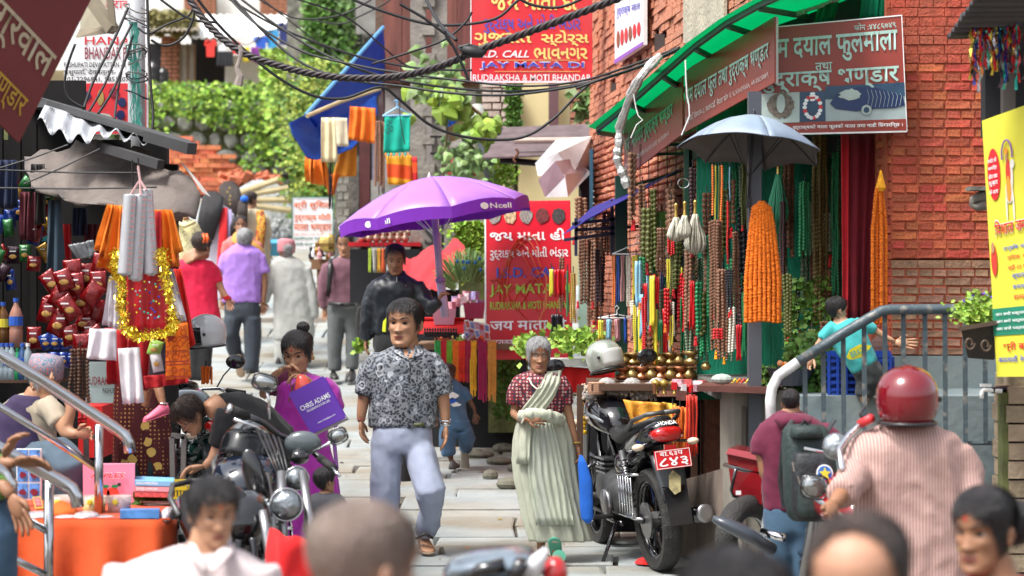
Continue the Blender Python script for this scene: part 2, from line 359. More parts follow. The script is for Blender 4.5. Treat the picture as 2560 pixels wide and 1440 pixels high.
def bricks(parent,O,U,L_,H_,m,bl=.24,bh=.072,gap=.012,dep=.03,lim=300,skip=None,jit=.004,start=0,nm='brick',slope=0,core=None,back=.2,hb=2,rag=0):
 """brick objects laid on a wall plane: O lower start corner, U unit run direction, height along Z"""
 U=V(U).normalized();N=V((U.y,-U.x,0));N=N if N.y<0 or(abs(N.y)<.3 and N.x<0)else-N
 vs=[]
 for k_ in range(6):
  b=MB();e=.006+rag*.5
  x0,x1,z0,z1=0,bl,0,bh
  a=[V((x0+rnd(0,e),0,z0+rnd(0,e))),V((x1-rnd(0,e),0,z0+rnd(0,e))),V((x1-rnd(0,e),0,z1-rnd(0,e))),V((x0+rnd(0,e),0,z1-rnd(0,e)))]
  c_=sum(a,V())/4
  def loc(p,w_):return U*p.x+V((0,0,p.z))+N*w_
  b.rings([[loc(p,-.02)for p in a],[loc(p,dep*(.75 if not rag else.35))for p in a],[loc(c_+(p-c_)*(.93 if not rag else.8),dep+rnd(-.002,.004)+rnd(-rag,rag)*.8)for p in a]])
  me=bpy.data.meshes.new(nm);me.from_pydata([tuple(p)for p in b.v],[],b.f);me.materials.append(m);vs.append(me)
 o0=origin(parent);n_=0;r_=0;rest=MB()
 z=0
 while z<H_-bh*.5:
  x=-(r_%2)*(bl+gap)/2
  head=(hb and r_%hb==1)
  while x<L_-.02:
   l_=bl*(.5 if head else 1);x1=min(x+l_,L_);x0=max(x,0)
   if x1-x0>.03 and not(skip and skip(x0,x1,z)):
    q=V(O)+U*x0+V((0,0,z+slope*x0))+N*rnd(-jit,jit)
    if n_<lim:
     o=bpy.data.objects.new(nm,random.choice(vs));COL.objects.link(o);o.parent=parent;o.location=q-o0
     sx=(x1-x0)/bl;ax=0 if abs(U.x)>abs(U.y)else 1
     s_=[1,1,1];o.rotation_euler=(0,0,rnd(-.004,.004))
     if abs(sx-1)>.02:
      me=random.choice(vs);me2=HB.get((id(vs[0]),round(sx,2)))
      if me2 is None:
       me2=me.copy();HB[(id(vs[0]),round(sx,2))]=me2
       for v_ in me2.vertices:p_=V(v_.co);t_=p_.dot(U);v_.co=p_+U*(t_*(sx-1))
      o.data=me2
     n_+=1
    else:
     c_=q+U*(x1-x0)/2+V((0,0,bh/2));rest.hexa([c_+U*i*(x1-x0)/2+N*w_*dep+V((0,0,k_*bh/2))for w_ in(0,1)for i,k_ in((-1,-1),(1,-1),(1,1),(-1,1))])
   x+=l_+gap
  z+=bh+gap;r_+=1
 if rest.v:rest.build('brickwork',m,parent,kind='stuff')
 if core:
  a=V(O);c_=a+U*L_;q=[a,c_,c_-N*back,a-N*back]
  MB().hexa(q+[p+V((0,0,H_+slope*L_*0))for p in q]).build('wall_core',core,parent)
HB={}
mortar=mat('mortar_brown',(.16,.1,.07),.95,var=.2,scale=20,bump=.4)
bricks(hut,P(403,214,44),(1,0,0),.40,1.1,redb,bl=.22,bh=.08,lim=60,core=mortar)
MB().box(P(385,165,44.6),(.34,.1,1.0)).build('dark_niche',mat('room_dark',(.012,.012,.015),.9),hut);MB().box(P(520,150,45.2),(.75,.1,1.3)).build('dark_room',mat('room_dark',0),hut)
dr=MB();dr.box(P(468,165,43.9),(.33,.05,.95));dr=dr.build('door',mat('grey_plank',(.3,.27,.22),.8,var=.3,stretch=(8,8,1),scale=3),hut)
for q in(450,469,487):MB().box(P(q,165,43.85),(.035,.06,.98)).build('door_stile',mat('brown_timber',(.16,.09,.05),.8),hut)
b=MB();b.sheet([[P(x,y+4*math.sin(x*.5),d)for x in np.linspace(365,500,28)]for y,d in((78,42.9),(60,45))],.03);b.build('roof',mat('rusty_sheet',(.3,.26,.2),.8,var=.4,scale=5),hut)
foliage('roof_grass',mat('dry_grass',(.33,.3,.13),.9,isl=.3),lambda:P(rnd(366,480),60+rnd(-22,22),43.5),900,.18,None,kind='stuff')
for px,s,l in((384,1,'tall black plastic water tank beside the hut wall'),(408,.75,'small squat black water tank at the hut corner')):
 t=thing('water_tank',l,'water tank',P(px,216,43));r=.17*s
 MB().lathe([(r,0),(r,.2*s),(r*1.04,.22*s),(r,.24*s),(r,.4*s),(r*.6,.5*s),(r*.3,.53*s),(r*.3,.56*s),(.01,.57*s)],P(px,216,43),16).build('tank_body',black_pl,t)
wp=mat('white_plaster_far',(.8,.8,.78),.9,var=.05)
fb=thing('white_building','bright white plastered building with brick pier at the top end of the lane','building',P(600,200,58))
MB().box(P(420,20,58)+V((0,2,0)),(13,4,3.6)).build('wall',wp,fb)
for x0,x1,y1 in((460,540,38),(650,790,62)):
 bricks(fb,P(x0,y1,57.6),(1,0,0),(x1-x0)/F*57.6,1.0,redb,bl=.24,bh=.09,lim=60,core=mortar)
b=MB();b.sheet([[P(x,y+3*math.sin(x*.35),d)for x in np.linspace(480,790,50)]for y,d in((96,43),(66,46),(40,50))],.03)
b.build('tin_canopy',white_pt,None,label='bright white corrugated canopy above the clothes line',cat='canopy')
MB().box(P(590,180,46),(1.1,.1,.75)).build('plaster_panel',wp,None,label='pale plastered panel wall under the washing line',cat='wall')
lg='washing on the terrace line'
def cloth(name,label,cat,m,pts,d,fold=.02,nf=5,rows=8,cols=14,group=None,parent=None,th=.01,bulge=0):
 """hanging cloth: pts TL,TR,BR,BL in photo pixels"""
 TL,TR,BR,BL=[P(*q[:2],q[2]if len(q)>2 else d)for q in pts];g_=[]
 ph=rnd(0,6)
 for j in range(rows+1):
  v=j/rows;r_=[]
  for i in range(cols+1):
   u=i/cols;p=TL.lerp(TR,u).lerp(BL.lerp(BR,u),v);a=fold*(.4+.6*v)
   r_.append(p+V((a*.35*math.sin(u*nf*6.28*.5+ph+v),a*math.sin(u*nf*6.28+ph+v*1.3)+a*.5*nz(u*6,v*3,ph)-bulge*math.sin(v*3.1),a*.3*nz(u*5,ph))))
  g_.append(r_)
 return MB().sheet(g_,th,V((0,1,0))).build(name,m,parent,True,**(dict(label=label,cat=cat,group=group)if label else{}))
L_red=fab('laundry_red',(.7,.04,.03));L_blk=fab('laundry_black',(.02,.02,.025));L_blue=fab('laundry_blue',(.02,.1,.5));L_cy=fab('laundry_cyan',(.04,.3,.6));L_nv=fab('laundry_navy',(.02,.03,.15));L_pur=fab('laundry_purple',(.25,.05,.3));L_yel=fab('laundry_yellow',(.8,.65,.05));L_wh=fab('laundry_white',(.75,.75,.75));L_tan=fab('laundry_tan',(.5,.42,.3))
def tee(label,m,x,y,w_,h,d=41):
 b=MB();o=[(-.5,0),(-.16,-.05),(0,.04),(.16,-.05),(.5,0),(.62,.3),(.4,.38),(.38,1),(-.38,1),(-.4,.38),(-.62,.3)]
 b.poly([P(x+u*w_,y+v*h,d+.03*math.sin(u*9))for u,v in o],.03,(0,1,0));b.build('hanging_shirt',m,None,label=label,cat='shirt',group=lg)
tee('red t-shirt pegged first on the washing line',L_red,526,100,26,42)
tee('small red shirt after the black shorts on the line',L_red,588,105,22,30)
tee('grey and white shirt hanging between the two red shirts',L_wh,555,104,26,30)
tee('dark blue shirt beside the cyan one on the line',L_blue,652,92,32,40)
tee('cyan blue shirt high on the washing line',L_cy,680,76,30,44)
tee('navy shirt near the far end of the washing line',L_nv,712,58,34,54)
cloth('hanging_shorts','black shorts with tan hem on the washing line','shorts',L_blk,((543,128),(582,128),(584,166),(541,166)),40.9,group=lg)
cloth('hanging_towel','bright yellow cloth on the washing line','towel',L_yel,((609,118),(624,118),(623,155),(608,155)),41,group=lg)
cloth('hanging_towel','purple cloth hung low beyond the yellow cloth','towel',L_pur,((628,118),(652,118),(648,162),(626,150)),41,group=lg)
cloth('hanging_towel','turquoise cloth on the very end of the line','towel',L_cy,((735,55),(762,52),(760,100),(738,105)),41,group=lg)
MB().tube([P(500,97,41),P(560,104,41),P(620,112,41),P(680,76,41),P(770,48,41)],.012,4).build('washing_line',wire_g,None,label='thin washing line strung over the terrace',cat='clothes line')
om=thing('old_stone_house','overgrown old stone house with corrugated sheet side above the creeper','house',P(840,210,33))
ms_=mat('dark_masonry',(.2,.19,.16),.9,var=.5,scale=6,bump=.8,bscale=15,objr=.2)
MB().box(P(850,60,34.2),(1.7,1,2.8)).build('wall_core',ms_,om)
z=3.2
while z<5.0:
 x=-3.5;h=rnd(.12,.2)
 while x<-2.5:
  w_=rnd(.15,.35);MB().box((x+w_/2,33.6,z+h/2),(w_-.02,.12,h-.02),rnd(-.03,.03)).build('stone',ms_,om);x+=w_
 z+=h
b=MB()
for i in range(22):
 x=893+i*3.3;b.tube([P(x,-30,32.6),P(x,85,32.6)],.012,5)
b.box(P(928,25,32.75),(.5,.03,.75));b.build('corrugated_side',mat('grey_sheet',(.32,.31,.29),.6,.3,var=.2),om)
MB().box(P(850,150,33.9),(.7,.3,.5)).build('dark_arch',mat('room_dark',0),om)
kre=thing('shop_name_board','small dark board with pale carved letters on the old house','sign',P(862,115,33.2))
B=Board(P(822,78,33.2),P(905,78,33.2),P(822,115,33.2),P(905,115,33.2))
B.rect(0,0,1,1,mat('slate_green',(.04,.07,.06),.6),kre,'board',0,.04);B.text('KRE',.25,.15,.95,.85,mat('cream_letters',(.55,.5,.32)),kre,.03)
foliage('old_house_weeds',leaf_b,lambda:P(770+abs(random.gauss(0,45)),rnd(-20,190),33+rnd(-.4,.4)),2200,.13,None,kind='stuff')
foliage('old_house_weeds',leaf_p,lambda:P(rnd(760,880),rnd(-20,190),33+rnd(-.4,.4)),900,.13,None,kind='stuff')
#==== MAROON TIMBER BUILDING + POLE
tb=thing('timber_building','old building with maroon plank upper wall and grey plaster base','building',P(1060,640,23))
plk=mat('maroon_plank',(.16,.05,.04),.7,var=.35,scale=3,stretch=(6,6,.6),bump=.3,objr=.15)
x=957
while x<1182:
 w_=rnd(36,54);MB().box(P(x+w_/2,60,23.0),((w_-1.5)/F*23,.05,1.35)).build('plank',plk,tb);x+=w_
MB().box(P(1070,60,23.2),(1.2,.3,1.5)).build('wall_core',mortar,tb)
MB().box(P(1070,330,23.35),(1.1,.5,1.15)).build('plaster_wall',mat('grey_plaster',(.38,.36,.35),.9,var=.15,scale=3,bump=.3),tb)
MB().box(P(1070,560,23.35),(1.3,.5,1.0)).build('lower_wall',mat('grey_plaster2',(.3,.29,.27),.9,var=.25,scale=3,bump=.3),tb)
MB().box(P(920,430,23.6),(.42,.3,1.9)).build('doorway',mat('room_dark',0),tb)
MB().box(P(912,440,23.2),(.12,.05,1.0)).build('door',mat('maroon_door',(.09,.02,.02),.6,var=.3),tb)
MB().box(P(940,400,23.22),(.09,.04,.9)).build('door_leaf',mat('lilac_panel',(.3,.27,.33),.8,var=.3),tb)
MB().box(P(870,540,23.4),(.28,.3,1.4)).build('stone_corner',ms_,tb)
bricks(tb,P(843,600,23.1),(1,0,0),.16,.9,ms_,bl=.12,bh=.08,lim=30)
def gap_pole(label,x,d,w_,ytop,ybot,holes,lean=0,group=None):
 t=thing('electric_pole',label,'utility pole',P(x,ybot,d));s=d/F
 b=MB()
 for sx in(-1,1):b.bar(P(x+sx*w_*.36+lean*.5,ytop,d),P(x+sx*w_*.36,ybot,d),w_*.3*s,.16,V((1,0,0)))
 MBs=b.build('pole_shaft',concrete,t)
 ys_=[ytop]+[q for h in holes for q in h]+[ybot]
 for a,c in zip(ys_[::2],ys_[1::2]):
  f_=1-(a-ytop)/(ybot-ytop);MB().bar(P(x+lean*.5*f_,a,d+.005),P(x+lean*.5*f_,c,d+.005),w_*.62*s*1.02,.13,V((1,0,0))).build('web_block',concrete,t)
 return t
ep=gap_pole('concrete electric pole with square recesses before the maroon wall',1072,21,74,-40,640,[(20,66),(90,136),(292,340),(362,408)],0)
B=Board(P(1058,560,20.85),P(1092,560,20.85),P(1058,618,20.85),P(1092,618,20.85));B.text('S',.1,.05,.9,.95,mat('black_letters',(.03,.03,.03),.7),ep,.04,w=.01)
mb_=thing('meter_box','brown steel meter box strapped on the concrete pole','meter box',P(1115,386,20.8))
MB().box(P(1114,363,20.8),(.085,.1,.19)).build('box_body',mat('box_brown',(.13,.09,.09),.6),mb_);MB().box(P(1095,342,20.85),(.16,.06,.02)).build('strap',dark_metal,mb_);MB().box(P(1095,384,20.85),(.16,.06,.02)).build('strap',dark_metal,mb_)
MB().tube([P(1107,388,20.7),P(1107,620,20.7)],.014,6).build('conduit_pipe',dark_metal,mb_)
yb=thing('yellow_building','cream yellow plastered house with dark window post behind the red sign','building',P(1350,640,23))
MB().box(P(1350,360,22.6),(1.0,.4,3.2)).build('wall',mat('cream_yellow_wall',(.8,.68,.36),.9,var=.1,scale=2),yb)
MB().box(P(1384,260,22.3),(.11,.06,.75)).build('window_post',mat('mauve_timber',(.16,.08,.09),.7),yb)
bricks(yb,P(1425,420,22.0),(1,0,0),.3,1.2,redb,bl=.2,bh=.075,lim=80,core=mortar,gap=.016)
bricks(yb,P(1205,330,22.2),(1,0,0),.36,.6,mat('peeling_brick',(.5,.33,.27),.9,col2=(.6,.55,.48),scale=3,bump=.6),bl=.2,bh=.07,lim=80,core=mortar)
b=MB();b.rings([[P(1272+i*4+6*nz(y*.02,i),y,21.9-.1*math.sin(i))for i in range(7)]for y in range(190,520,20)],cap=False,closed=False);b.build('mossy_strip',mat('mossy_trunk',(.2,.17,.1),.95,var=.5,scale=5,bump=1),yb)
foliage('moss_on_strip',leaf_b,lambda:P(rnd(1268,1300),rnd(200,330),21.8),500,.06,None,kind='stuff')
RED=mat('sign_red',(.66,.02,.03),.45,var=.1,scale=2,gp=(1.7,.4,(.5,.09,.09)));S_Y=mat('sign_yellow',(.85,.68,.2),.5);S_B=mat('sign_blue',(.04,.08,.5),.5);S_W=mat('sign_white',(.85,.85,.85),.5);S_V=mat('sign_violet',(.25,.1,.45),.5);S_G=mat('sign_lime',(.35,.62,.05),.5);S_K=mat('sign_black',(.02,.02,.02),.5)
rs=thing('shop_sign','large red signboard with yellow, blue and white lettering above the lane','sign',P(1328,207,17))
B=Board(P(1176,-62,17),P(1481,-62,17),P(1176,207,17),P(1481,207,17));B.rect(0,0,1,1,RED,rs,'board',0,.05)
B.rect(0,.983,1,1,S_W,rs,'border');B.rect(0,0,.008,1,S_W,rs,'border')
def vv(y):return(y+62)/269
B.text('જય માતા દી',.17,vv(-28),.87,vv(26),S_Y,rs,.05);B.text('રુદ્રાક્ષ અને મોતી ભંડાર',.11,vv(36),.9,vv(84),S_B,rs,.02)
B.text('ગુજરાત',.03,vv(82),.5,vv(118),S_Y,rs,.06);B.text('સ્ટોર્સ',.58,vv(76),.97,vv(116),S_Y,rs,.06)
B.text('I.S.D. CALL',.03,vv(126),.48,vv(144),S_W,rs,.04,.3);B.text('ભાવનગર',.52,vv(120),.96,vv(148),S_Y,rs,.06)
B.text('JAY MATA DI',.075,vv(154),.935,vv(175),S_W,rs,.09,w=.005);B.text('JAY MATA DI',.08,vv(156),.93,vv(173),S_B,rs,.05,w=.01)
B.text('RUDRAKSHA & MOTI BHANDAR',.02,vv(186),.99,vv(203),S_W,rs,.015)
B.rect(.2,vv(150),.9,vv(151),S_Y,rs,'rule');B.rect(.2,vv(178.5),.9,vv(179.5),S_Y,rs,'rule')
MB().bar(P(1480,-20,17.0),P(1520,-10,17.5),.04).build('bracket',dark_metal,rs)
#==== PINK BRICK BUILDING (street side) + FRONT BRICK PIER
pk=mat('pink_brick',(.6,.22,.13),.85,var=.2,scale=25,bump=.7,bscale=50,objr=.16,gp=(2.5,.5,(.35,.17,.12)))
pb=thing('pink_brick_building','salmon brick building with uneven courses behind the green awning','building',V((1.2,14.5,-1.6)))
A0,A1=V((.72,18,0)),V((1.27,13.25,0));Ud=(A1-A0);Lw=Ud.length;Ud.normalize()
def pxof(x):q=A0+Ud*x;return 1280+q.x/q.y*F,q.y
def skp(x0,x1,z):
 px,d=pxof((x0+x1)/2);y=720-z_(z)/d*F
 for a,c,e,f in((1533,1549,208,245),(1642,1668,85,130),(1602,1622,150,180)):
  if a<px<c and e<y<f:return True
 return 1732<px<1832 and y<105
ZB=.6
def z_(z):return z+ZB
PS=0
bricks(pb,A0+V((0,0,ZB)),Ud,Lw,2.35,pk,bl=.27,bh=.047,gap=.008,dep=.026,lim=300,skip=skp,jit=.012,hb=2,rag=.012)
A2=V((1.425,11.9,0));bricks(pb,A1+V((0,0,1.45)),Ud,(A2-A1).length,1.6,pk,bl=.27,bh=.047,gap=.008,dep=.026,lim=0,jit=.006,hb=2,skip=lambda a,b,z:(lambda q:1280+q.x/q.y*F>1730 and 1280+q.x/q.y*F<1832)(A1+Ud*(a+b)/2),rag=.01)
MB().hexa([p+V((.03,0,1.45))for p in(A1,A2,A2+V((.9,.2,0)),A1+V((.9,0,0)))]+[p+V((.03,0,4.5))for p in(A1,A2,A2+V((.9,.2,0)),A1+V((.9,0,0)))]).build('upper_wall_core',mat('pink_mortar',(.42,.17,.11),.95,var=.25,scale=20,bump=.6),pb)
q=[A0,A1,A1+V((3,.2,0)),A0+V((3,0,0))];nrm_off=V((.02,0,0))
MB().hexa([p+nrm_off+V((0,0,-1.9))for p in q]+[p+nrm_off+V((0,0,4.5))for p in q]).build('wall_core',mat('pink_mortar',(.42,.17,.11),.95,var=.25,scale=20,bump=.6),pb)
bricks(pb,A0+V((0,0,-.7)),Ud,Lw,1.29,pk,bl=.27,bh=.047,gap=.008,dep=.026,lim=0,jit=.01,hb=2,rag=.012)
def wallq(px,y,off=-.03):
 k_=(px-1280)/F;
 t=(k_*A0.y-A0.x)/(Ud.x-k_*Ud.y);p=A0+Ud*t;return V((p.x+off,p.y,(720-y)/F*p.y))
Bp=Board(wallq(1730,-60,-.06),wallq(1834,-60,-.06),wallq(1730,108,-.06),wallq(1834,100,-.06));Bp.rect(0,0,1,1,mat('cement_patch',(.4,.36,.28),.95,var=.2,scale=5,bump=.6),pb,'cement_patch',0,.02,6)
for a,c,e,f in((1533,1549,208,245),(1642,1668,85,130),(1602,1622,150,180)):
 Bq=Board(wallq(a,e,-.02),wallq(c,e,-.02),wallq(a,f,-.02),wallq(c,f,-.02));Bq.rect(0,0,1,1,mat('hole_dark',(.03,.015,.01),.9),pb,'putlog_hole',.0,.01)
ws=thing('small_wall_sign','narrow white board with red marks high on the salmon brick wall','sign',wallq(1600,160))
B=Board(wallq(1568,-60,-.1),wallq(1642,-60,-.1),wallq(1568,160,-.1),wallq(1642,112,-.1));B.rect(0,0,1,1,S_W,ws,'board',0,.03)
B.rect(0,.95,1,1,S_V,ws,'border');B.text('भण्डार',.08,.1,.92,.32,RED,ws);B.text('रुद्राक्ष माला',.08,.38,.92,.5,S_B,ws)
for i in range(6):B.blob(.14+.145*i,.74,.055,.1,RED if i%3 else mat('bead_brown',(.25,.08,.04),.6),ws,'printed_pendant')
fr=mat('red_brick_front',(.42,.08,.035),.8,var=.3,scale=18,bump=.5,bscale=60,objr=.28,gp=(3,.5,(.3,.1,.05)))
frd=mat('brown_brick_front',(.24,.13,.08),.85,var=.3,scale=15,bump=.4,bscale=60,objr=.25)
fp=thing('brick_pier','wide red brick house front with grey painted base by the shop','wall',V((2.9,11.6,-1.7)))
D0=11.5;X0=(2228-1280)/F*D0
bricks(fp,V((X0,D0,.17)),(1,0,0),1.3,1.6,fr,bl=.148,bh=.0475,gap=.006,dep=.009,lim=260,hb=2,core=mat('red_mortar',(.42,.1,.05),.95,var=.2))
bricks(fp,V((X0,D0,-.385)),(1,0,0),1.3,.545,frd,bl=.148,bh=.044,gap=.006,dep=.009,lim=120,hb=2,core=mat('red_mortar',0))
bricks(fp,V((X0-.03,D0+.28,-.385)),(.12,-1,0),.28,2.1,fr,bl=.148,bh=.044,gap=.006,dep=.009,lim=110,core=None)
MB().box((X0+1.5,D0+.45,.8),(3.04,.8,3.6)).build('house_wall',mat('red_mortar',0),fp)
bp2=mat('blue_grey_plaster',(.14,.19,.21),.85,col2=(.2,.23,.22),scale=2.5,bump=.4,bscale=12)
MB().box((X0+.9,D0+.05,-1.1),(2.0,.2,1.42)).build('painted_base',bp2,fp)
rp=thing('stone_gatepost','damp stone block post with green stains under the yellow poster','post',P(2530,1400,10.2))
for i in range(11):
 MB().box(P(2545,985+i*46,10.15+rnd(-.01,.01)),(.17+(i%2)*.02,.3,.083)).build('block',mat('tan_block',(.26,.2,.13),.9,var=.35,scale=5,bump=.5,objr=.2),rp)
MB().box(P(2560,1200,10.3),(.2,.4,1.1)).build('block_core',mat('tan_block',0),rp)
MB().box(P(2508,1180,10.05),(.03,.1,.8)).build('moss_stain',mat('moss_green',(.09,.1,.03),.95,var=.6,scale=6),rp)
b=MB()
for i in range(130):
 y=rnd(9,22);x=rnd(-.28,.2)*y;q=V((x,y,zg(y)+.012));a=rnd(0,3);s_=rnd(.01,.03);u=V((math.cos(a),math.sin(a),rnd(-.2,.2)))*s_;v_=V((-math.sin(a),math.cos(a),rnd(-.3,.3)))*s_*.7;b.add([q-u,q-v_,q+u,q+v_+V((0,0,.006))],[(0,1,2,3)])
b.build('litter',mat('litter_scraps',(.35,.2,.08),.8,isl=.9,var=.5),None,kind='stuff')
#==== RIGHT HAND SHOP
def transl(name,col,f=.5,rough=.5,var=.1):
 if name in MATS:return MATS[name]
 m=mat(name,col,rough,var=var,scale=3,bump=.15,bscale=8);n=m.node_tree;b=n.nodes['Principled BSDF'];o=n.nodes['Material Output']
 t=n.nodes.new('ShaderNodeBsdfTranslucent');t.inputs[0].default_value=(*(srgb(col)if isinstance(col,str)else col),1)
 mx=n.nodes.new('ShaderNodeMixShader');mx.inputs[0].default_value=f;n.links.new(b.outputs[0],mx.inputs[1]);n.links.new(t.outputs[0],mx.inputs[2]);n.links.new(mx.outputs[0],o.inputs[0]);return m
GRN=transl('green_tarp',(.01,.5,.27),.8);GRN_F=mat('green_steel',(.01,.06,.035),.5);BLU_T=transl('blue_tarp',(.01,.06,.42),.25)
aw=thing('shop_awning','green translucent sheet awning on a green steel frame over the bead shop','awning',P(1700,300,13))
oe=[(1472,318,13.8),(1556,250,13.1),(1636,180,12.4),(1716,110,11.9),(1796,52,11.4),(1876,8,10.9),(1960,-30,10.4)]
ie=[(1575,330,14.9),(1660,285,14.3),(1750,235,13.7),(1860,170,13.2),(1970,100,12.8),(2090,40,12.4),(2230,-40,12)]
gr=[[P(*a).lerp(P(*c),t)+V((0,0,-.03*math.sin(t*3.14)+.012*nz(i*2.3,t*5)))for t in(0,.25,.5,.75,1)]for i,(a,c)in enumerate(zip(oe,ie))]
MB().sheet(gr,.006,V((0,0,1))).build('awning_sheet',GRN,aw,True)
b=MB()
for a,c in zip(oe,oe[1:]):MB().bar(P(a[0]+22,a[1]+6,a[2]),P(c[0]+22,c[1]+6,c[2]),.025,.03).build('edge_beam',GRN_F,aw)
for i in(0,1,2,3,4,5):a,c=oe[i],ie[i];MB().bar(P(a[0]+25,a[1]+14,a[2]),P(c[0],c[1]+14,c[2]),.025,.03).build('cross_beam',GRN_F,aw)
MB().bar(P(1500,322,14.5),P(1575,300,14.2),.04,.04).build('cross_beam',GRN_F,aw)
MB().sheet([[P(x,y,d)for x,d in((1925,11.9),(2030,11.8),(2130,11.8),(2228,11.7))]for y in(-60,70)],.01).build('dark_fill',fab('dark_fill',(.02,.03,.03)),aw)  # dark sheet stands in for the shaded opening behind the awning
cloth('green_flap',None,None,GRN,((2060,-40),(2110,-40),(2085,52),(2035,55)),11.6,parent=aw)
cloth('green_flap',None,None,GRN,((2160,-40),(2222,-40),(2222,45),(2150,46)),11.6,parent=aw)
cloth('pale_flap',None,None,mat('grey_green_tarp',(.25,.38,.26),.6),((1960,-10),(2110,-45),(2100,0),(1985,44)),11.5,parent=aw)
BRN=mat('sign_brown_red',(.3,.05,.035),.35,var=.15,scale=1.5);TEA=mat('sign_pale_teal',(.42,.62,.55),.4);PNK=mat('sign_pale_pink',(.6,.5,.47),.4)
bn=thing('awning_banner','long sloping brown-red banner with pale Devanagari letters hung below the green awning','banner',P(1800,200,12))
B1=Board(P(1712,176,12.6),P(1936,42,11.2),P(1712,330,12.6),P(1936,206,11.2));B1.rect(0,0,1,1,BRN,bn,'panel',0,.01,4)
B1.text('राम दयाल फुल तथा रुद्राक्ष भण्डार',.02,.34,.95,.68,TEA,bn,.03);B1.text('पशुपति, देवपतन-८, काठमाडौँ, नेपाल फोन नं: ९८५१०३९६६५, ०१-४४८६७४९',.02,.76,.95,.9,PNK,bn,.02)
MB().hexa([P(1936,40,11.2),P(1946,44,11.35),P(1946,210,11.35),P(1936,206,11.2)]+[P(1936,40,11.2)+V((0,.01,0)),P(1946,44,11.36),P(1946,210,11.36),P(1936,206,11.2)+V((0,.01,0))]).build('white_edge',S_W,bn)
B2=Board(P(1560,296,14.0),P(1706,180,12.7),P(1560,446,14.0),P(1706,334,12.7));B2.rect(0,0,1,1,BRN,bn,'panel',0,.01,4)
B2.text('श्री महादेव रुद्राक्ष भण्डार',.03,.3,.86,.68,mat('sign_green_letters',(.1,.4,.22),.4),bn,.03);B2.text('पशुपति, काठमाडौँ नेपाल फोन नं ९८५११८५६९१, ९८१३९३१५०९',.03,.76,.8,.9,PNK,bn,.02)
bb=thing('shop_sign','square shop signboard with printed garlands and a decorated car beside the brick pier','sign',P(2090,330,11.4))
B3=Board(P(1905,72,11.42),P(2253,40,11.38),P(1900,335,11.42),P(2266,326,11.38));B3.rect(0,0,1,1,BRN,bb,'board',0,.03)
B3.rect(-.004,-.01,1.004,-.0,S_W,bb,'frame_edge');B3.rect(1,-.01,1.006,1.01,S_W,bb,'frame_edge');B3.rect(0,1,1.0,1.016,S_W,bb,'frame_edge')
B3.text('फोन :४४८६७४९',.66,.03,.96,.1,TEA,bb,.02);B3.text('राम दयाल फुलमाला',.02,.115,.965,.36,TEA,bb,.04);B3.text('तथा',.38,.36,.5,.43,TEA,bb,.03);B3.text('रुद्राक्ष भण्डार',.01,.43,.965,.62,TEA,bb,.05)
PALE=mat('print_pale',(.42,.5,.46),.35,var=.2,scale=9);NVY=mat('print_navy',(.03,.07,.13),.35,var=.3,scale=8);GAR=mat('print_garland',(.16,.13,.1),.5,var=.5,scale=60)
B3.rect(.0,.62,.27,.9,PALE,bb,'printed_panel');B3.rect(.27,.62,.45,.9,NVY,bb,'printed_panel');B3.rect(.45,.58,1,.9,mat('print_road',(.35,.42,.42),.35,var=.2,scale=5),bb,'printed_panel');B3.rect(.45,.58,1,.7,NVY,bb,'printed_panel',w=.006)
B3.blob(.14,.735,.09,.125,GAR,bb,'printed_garland',.008,30,.12);B3.blob(.14,.72,.03,.09,PALE,bb,'printed_gap',.012,16)
for a in np.linspace(0,2*math.pi,19)[:-1]:B3.blob(.36+.055*math.cos(a),.765+.1*math.sin(a),.016,.018,S_W if int(a*3)%4 else RED,bb,'printed_flower',.009,7)
for i in range(4):B3.blob(.36,.65+i*.02-.01,.02,.012,S_W if i!=2 else RED,bb,'printed_flower',.012,7)
car=MB();o_=[(.48,.74),(.52,.66),(.6,.62),(.68,.6),(.8,.615),(.9,.66),(.985,.7),(.995,.78),(.93,.8),(.8,.8),(.66,.82),(.52,.79)]
car.poly([B3.at(u,v,.009)for u,v in o_],.002,-B3.n);car.build('printed_car',mat('print_car',(.02,.04,.12),.3),bb)
B3.blob(.62,.665,.075,.045,PALE,bb,'printed_bouquet',.013,18,.25);B3.blob(.73,.81,.035,.045,PALE,bb,'printed_wheel',.013,14);B3.blob(.73,.81,.02,.026,NVY,bb,'printed_wheel',.016,12)
for i in range(9):u=.74+i*.028;MB().tube([B3.at(u,.625+i*.006,.013),B3.at(u+.012,.7,.013),B3.at(u-.005,.79,.013)],.0012,4).build('printed_string',PALE,bb)
B3.rect(.3,.9,1,1,BRN,bb,'strip',w=.006);B3.text('रुद्राक्षको माला फुलको माला तथा गाडी िसंगारिन्छ ।',.22,.925,.975,.975,S_W,bb,.03,w=.012)
inn=mat('shop_inner_green',(.01,.16,.1),.8,var=.5,scale=3)
si=thing('shop_interior','dim green sheet lined recess of the bead shop','shop',P(1950,900,13.4))
MB().box(P(2005,560,13.12),(1.38,.05,2.3)).build('back_sheet',mat('green_back_sheet',(.01,.3,.17),.6,var=.5,scale=2,stretch=(4,4,.6),bump=.4),si)
cloth('dark_cloth',None,None,fab('dark_cloth_blue',(.012,.015,.02)),((1770,470),(1870,430),(1880,760),(1780,780)),13.1,parent=si)
MB().box(P(2010,960,12.6),(1.3,1.9,.08)).build('shop_floor',mat('shop_floor',(.12,.11,.1),.9),si)
MB().box(P(2215,520,12.0)+V((0,.5,0)),(.04,1.3,2.8)).build('reveal_wall',fr,si)
MB().box((2.0,13.2,.9),(1.6,1.4,.1)).build('ceiling',fab('dark_fill',0),si)
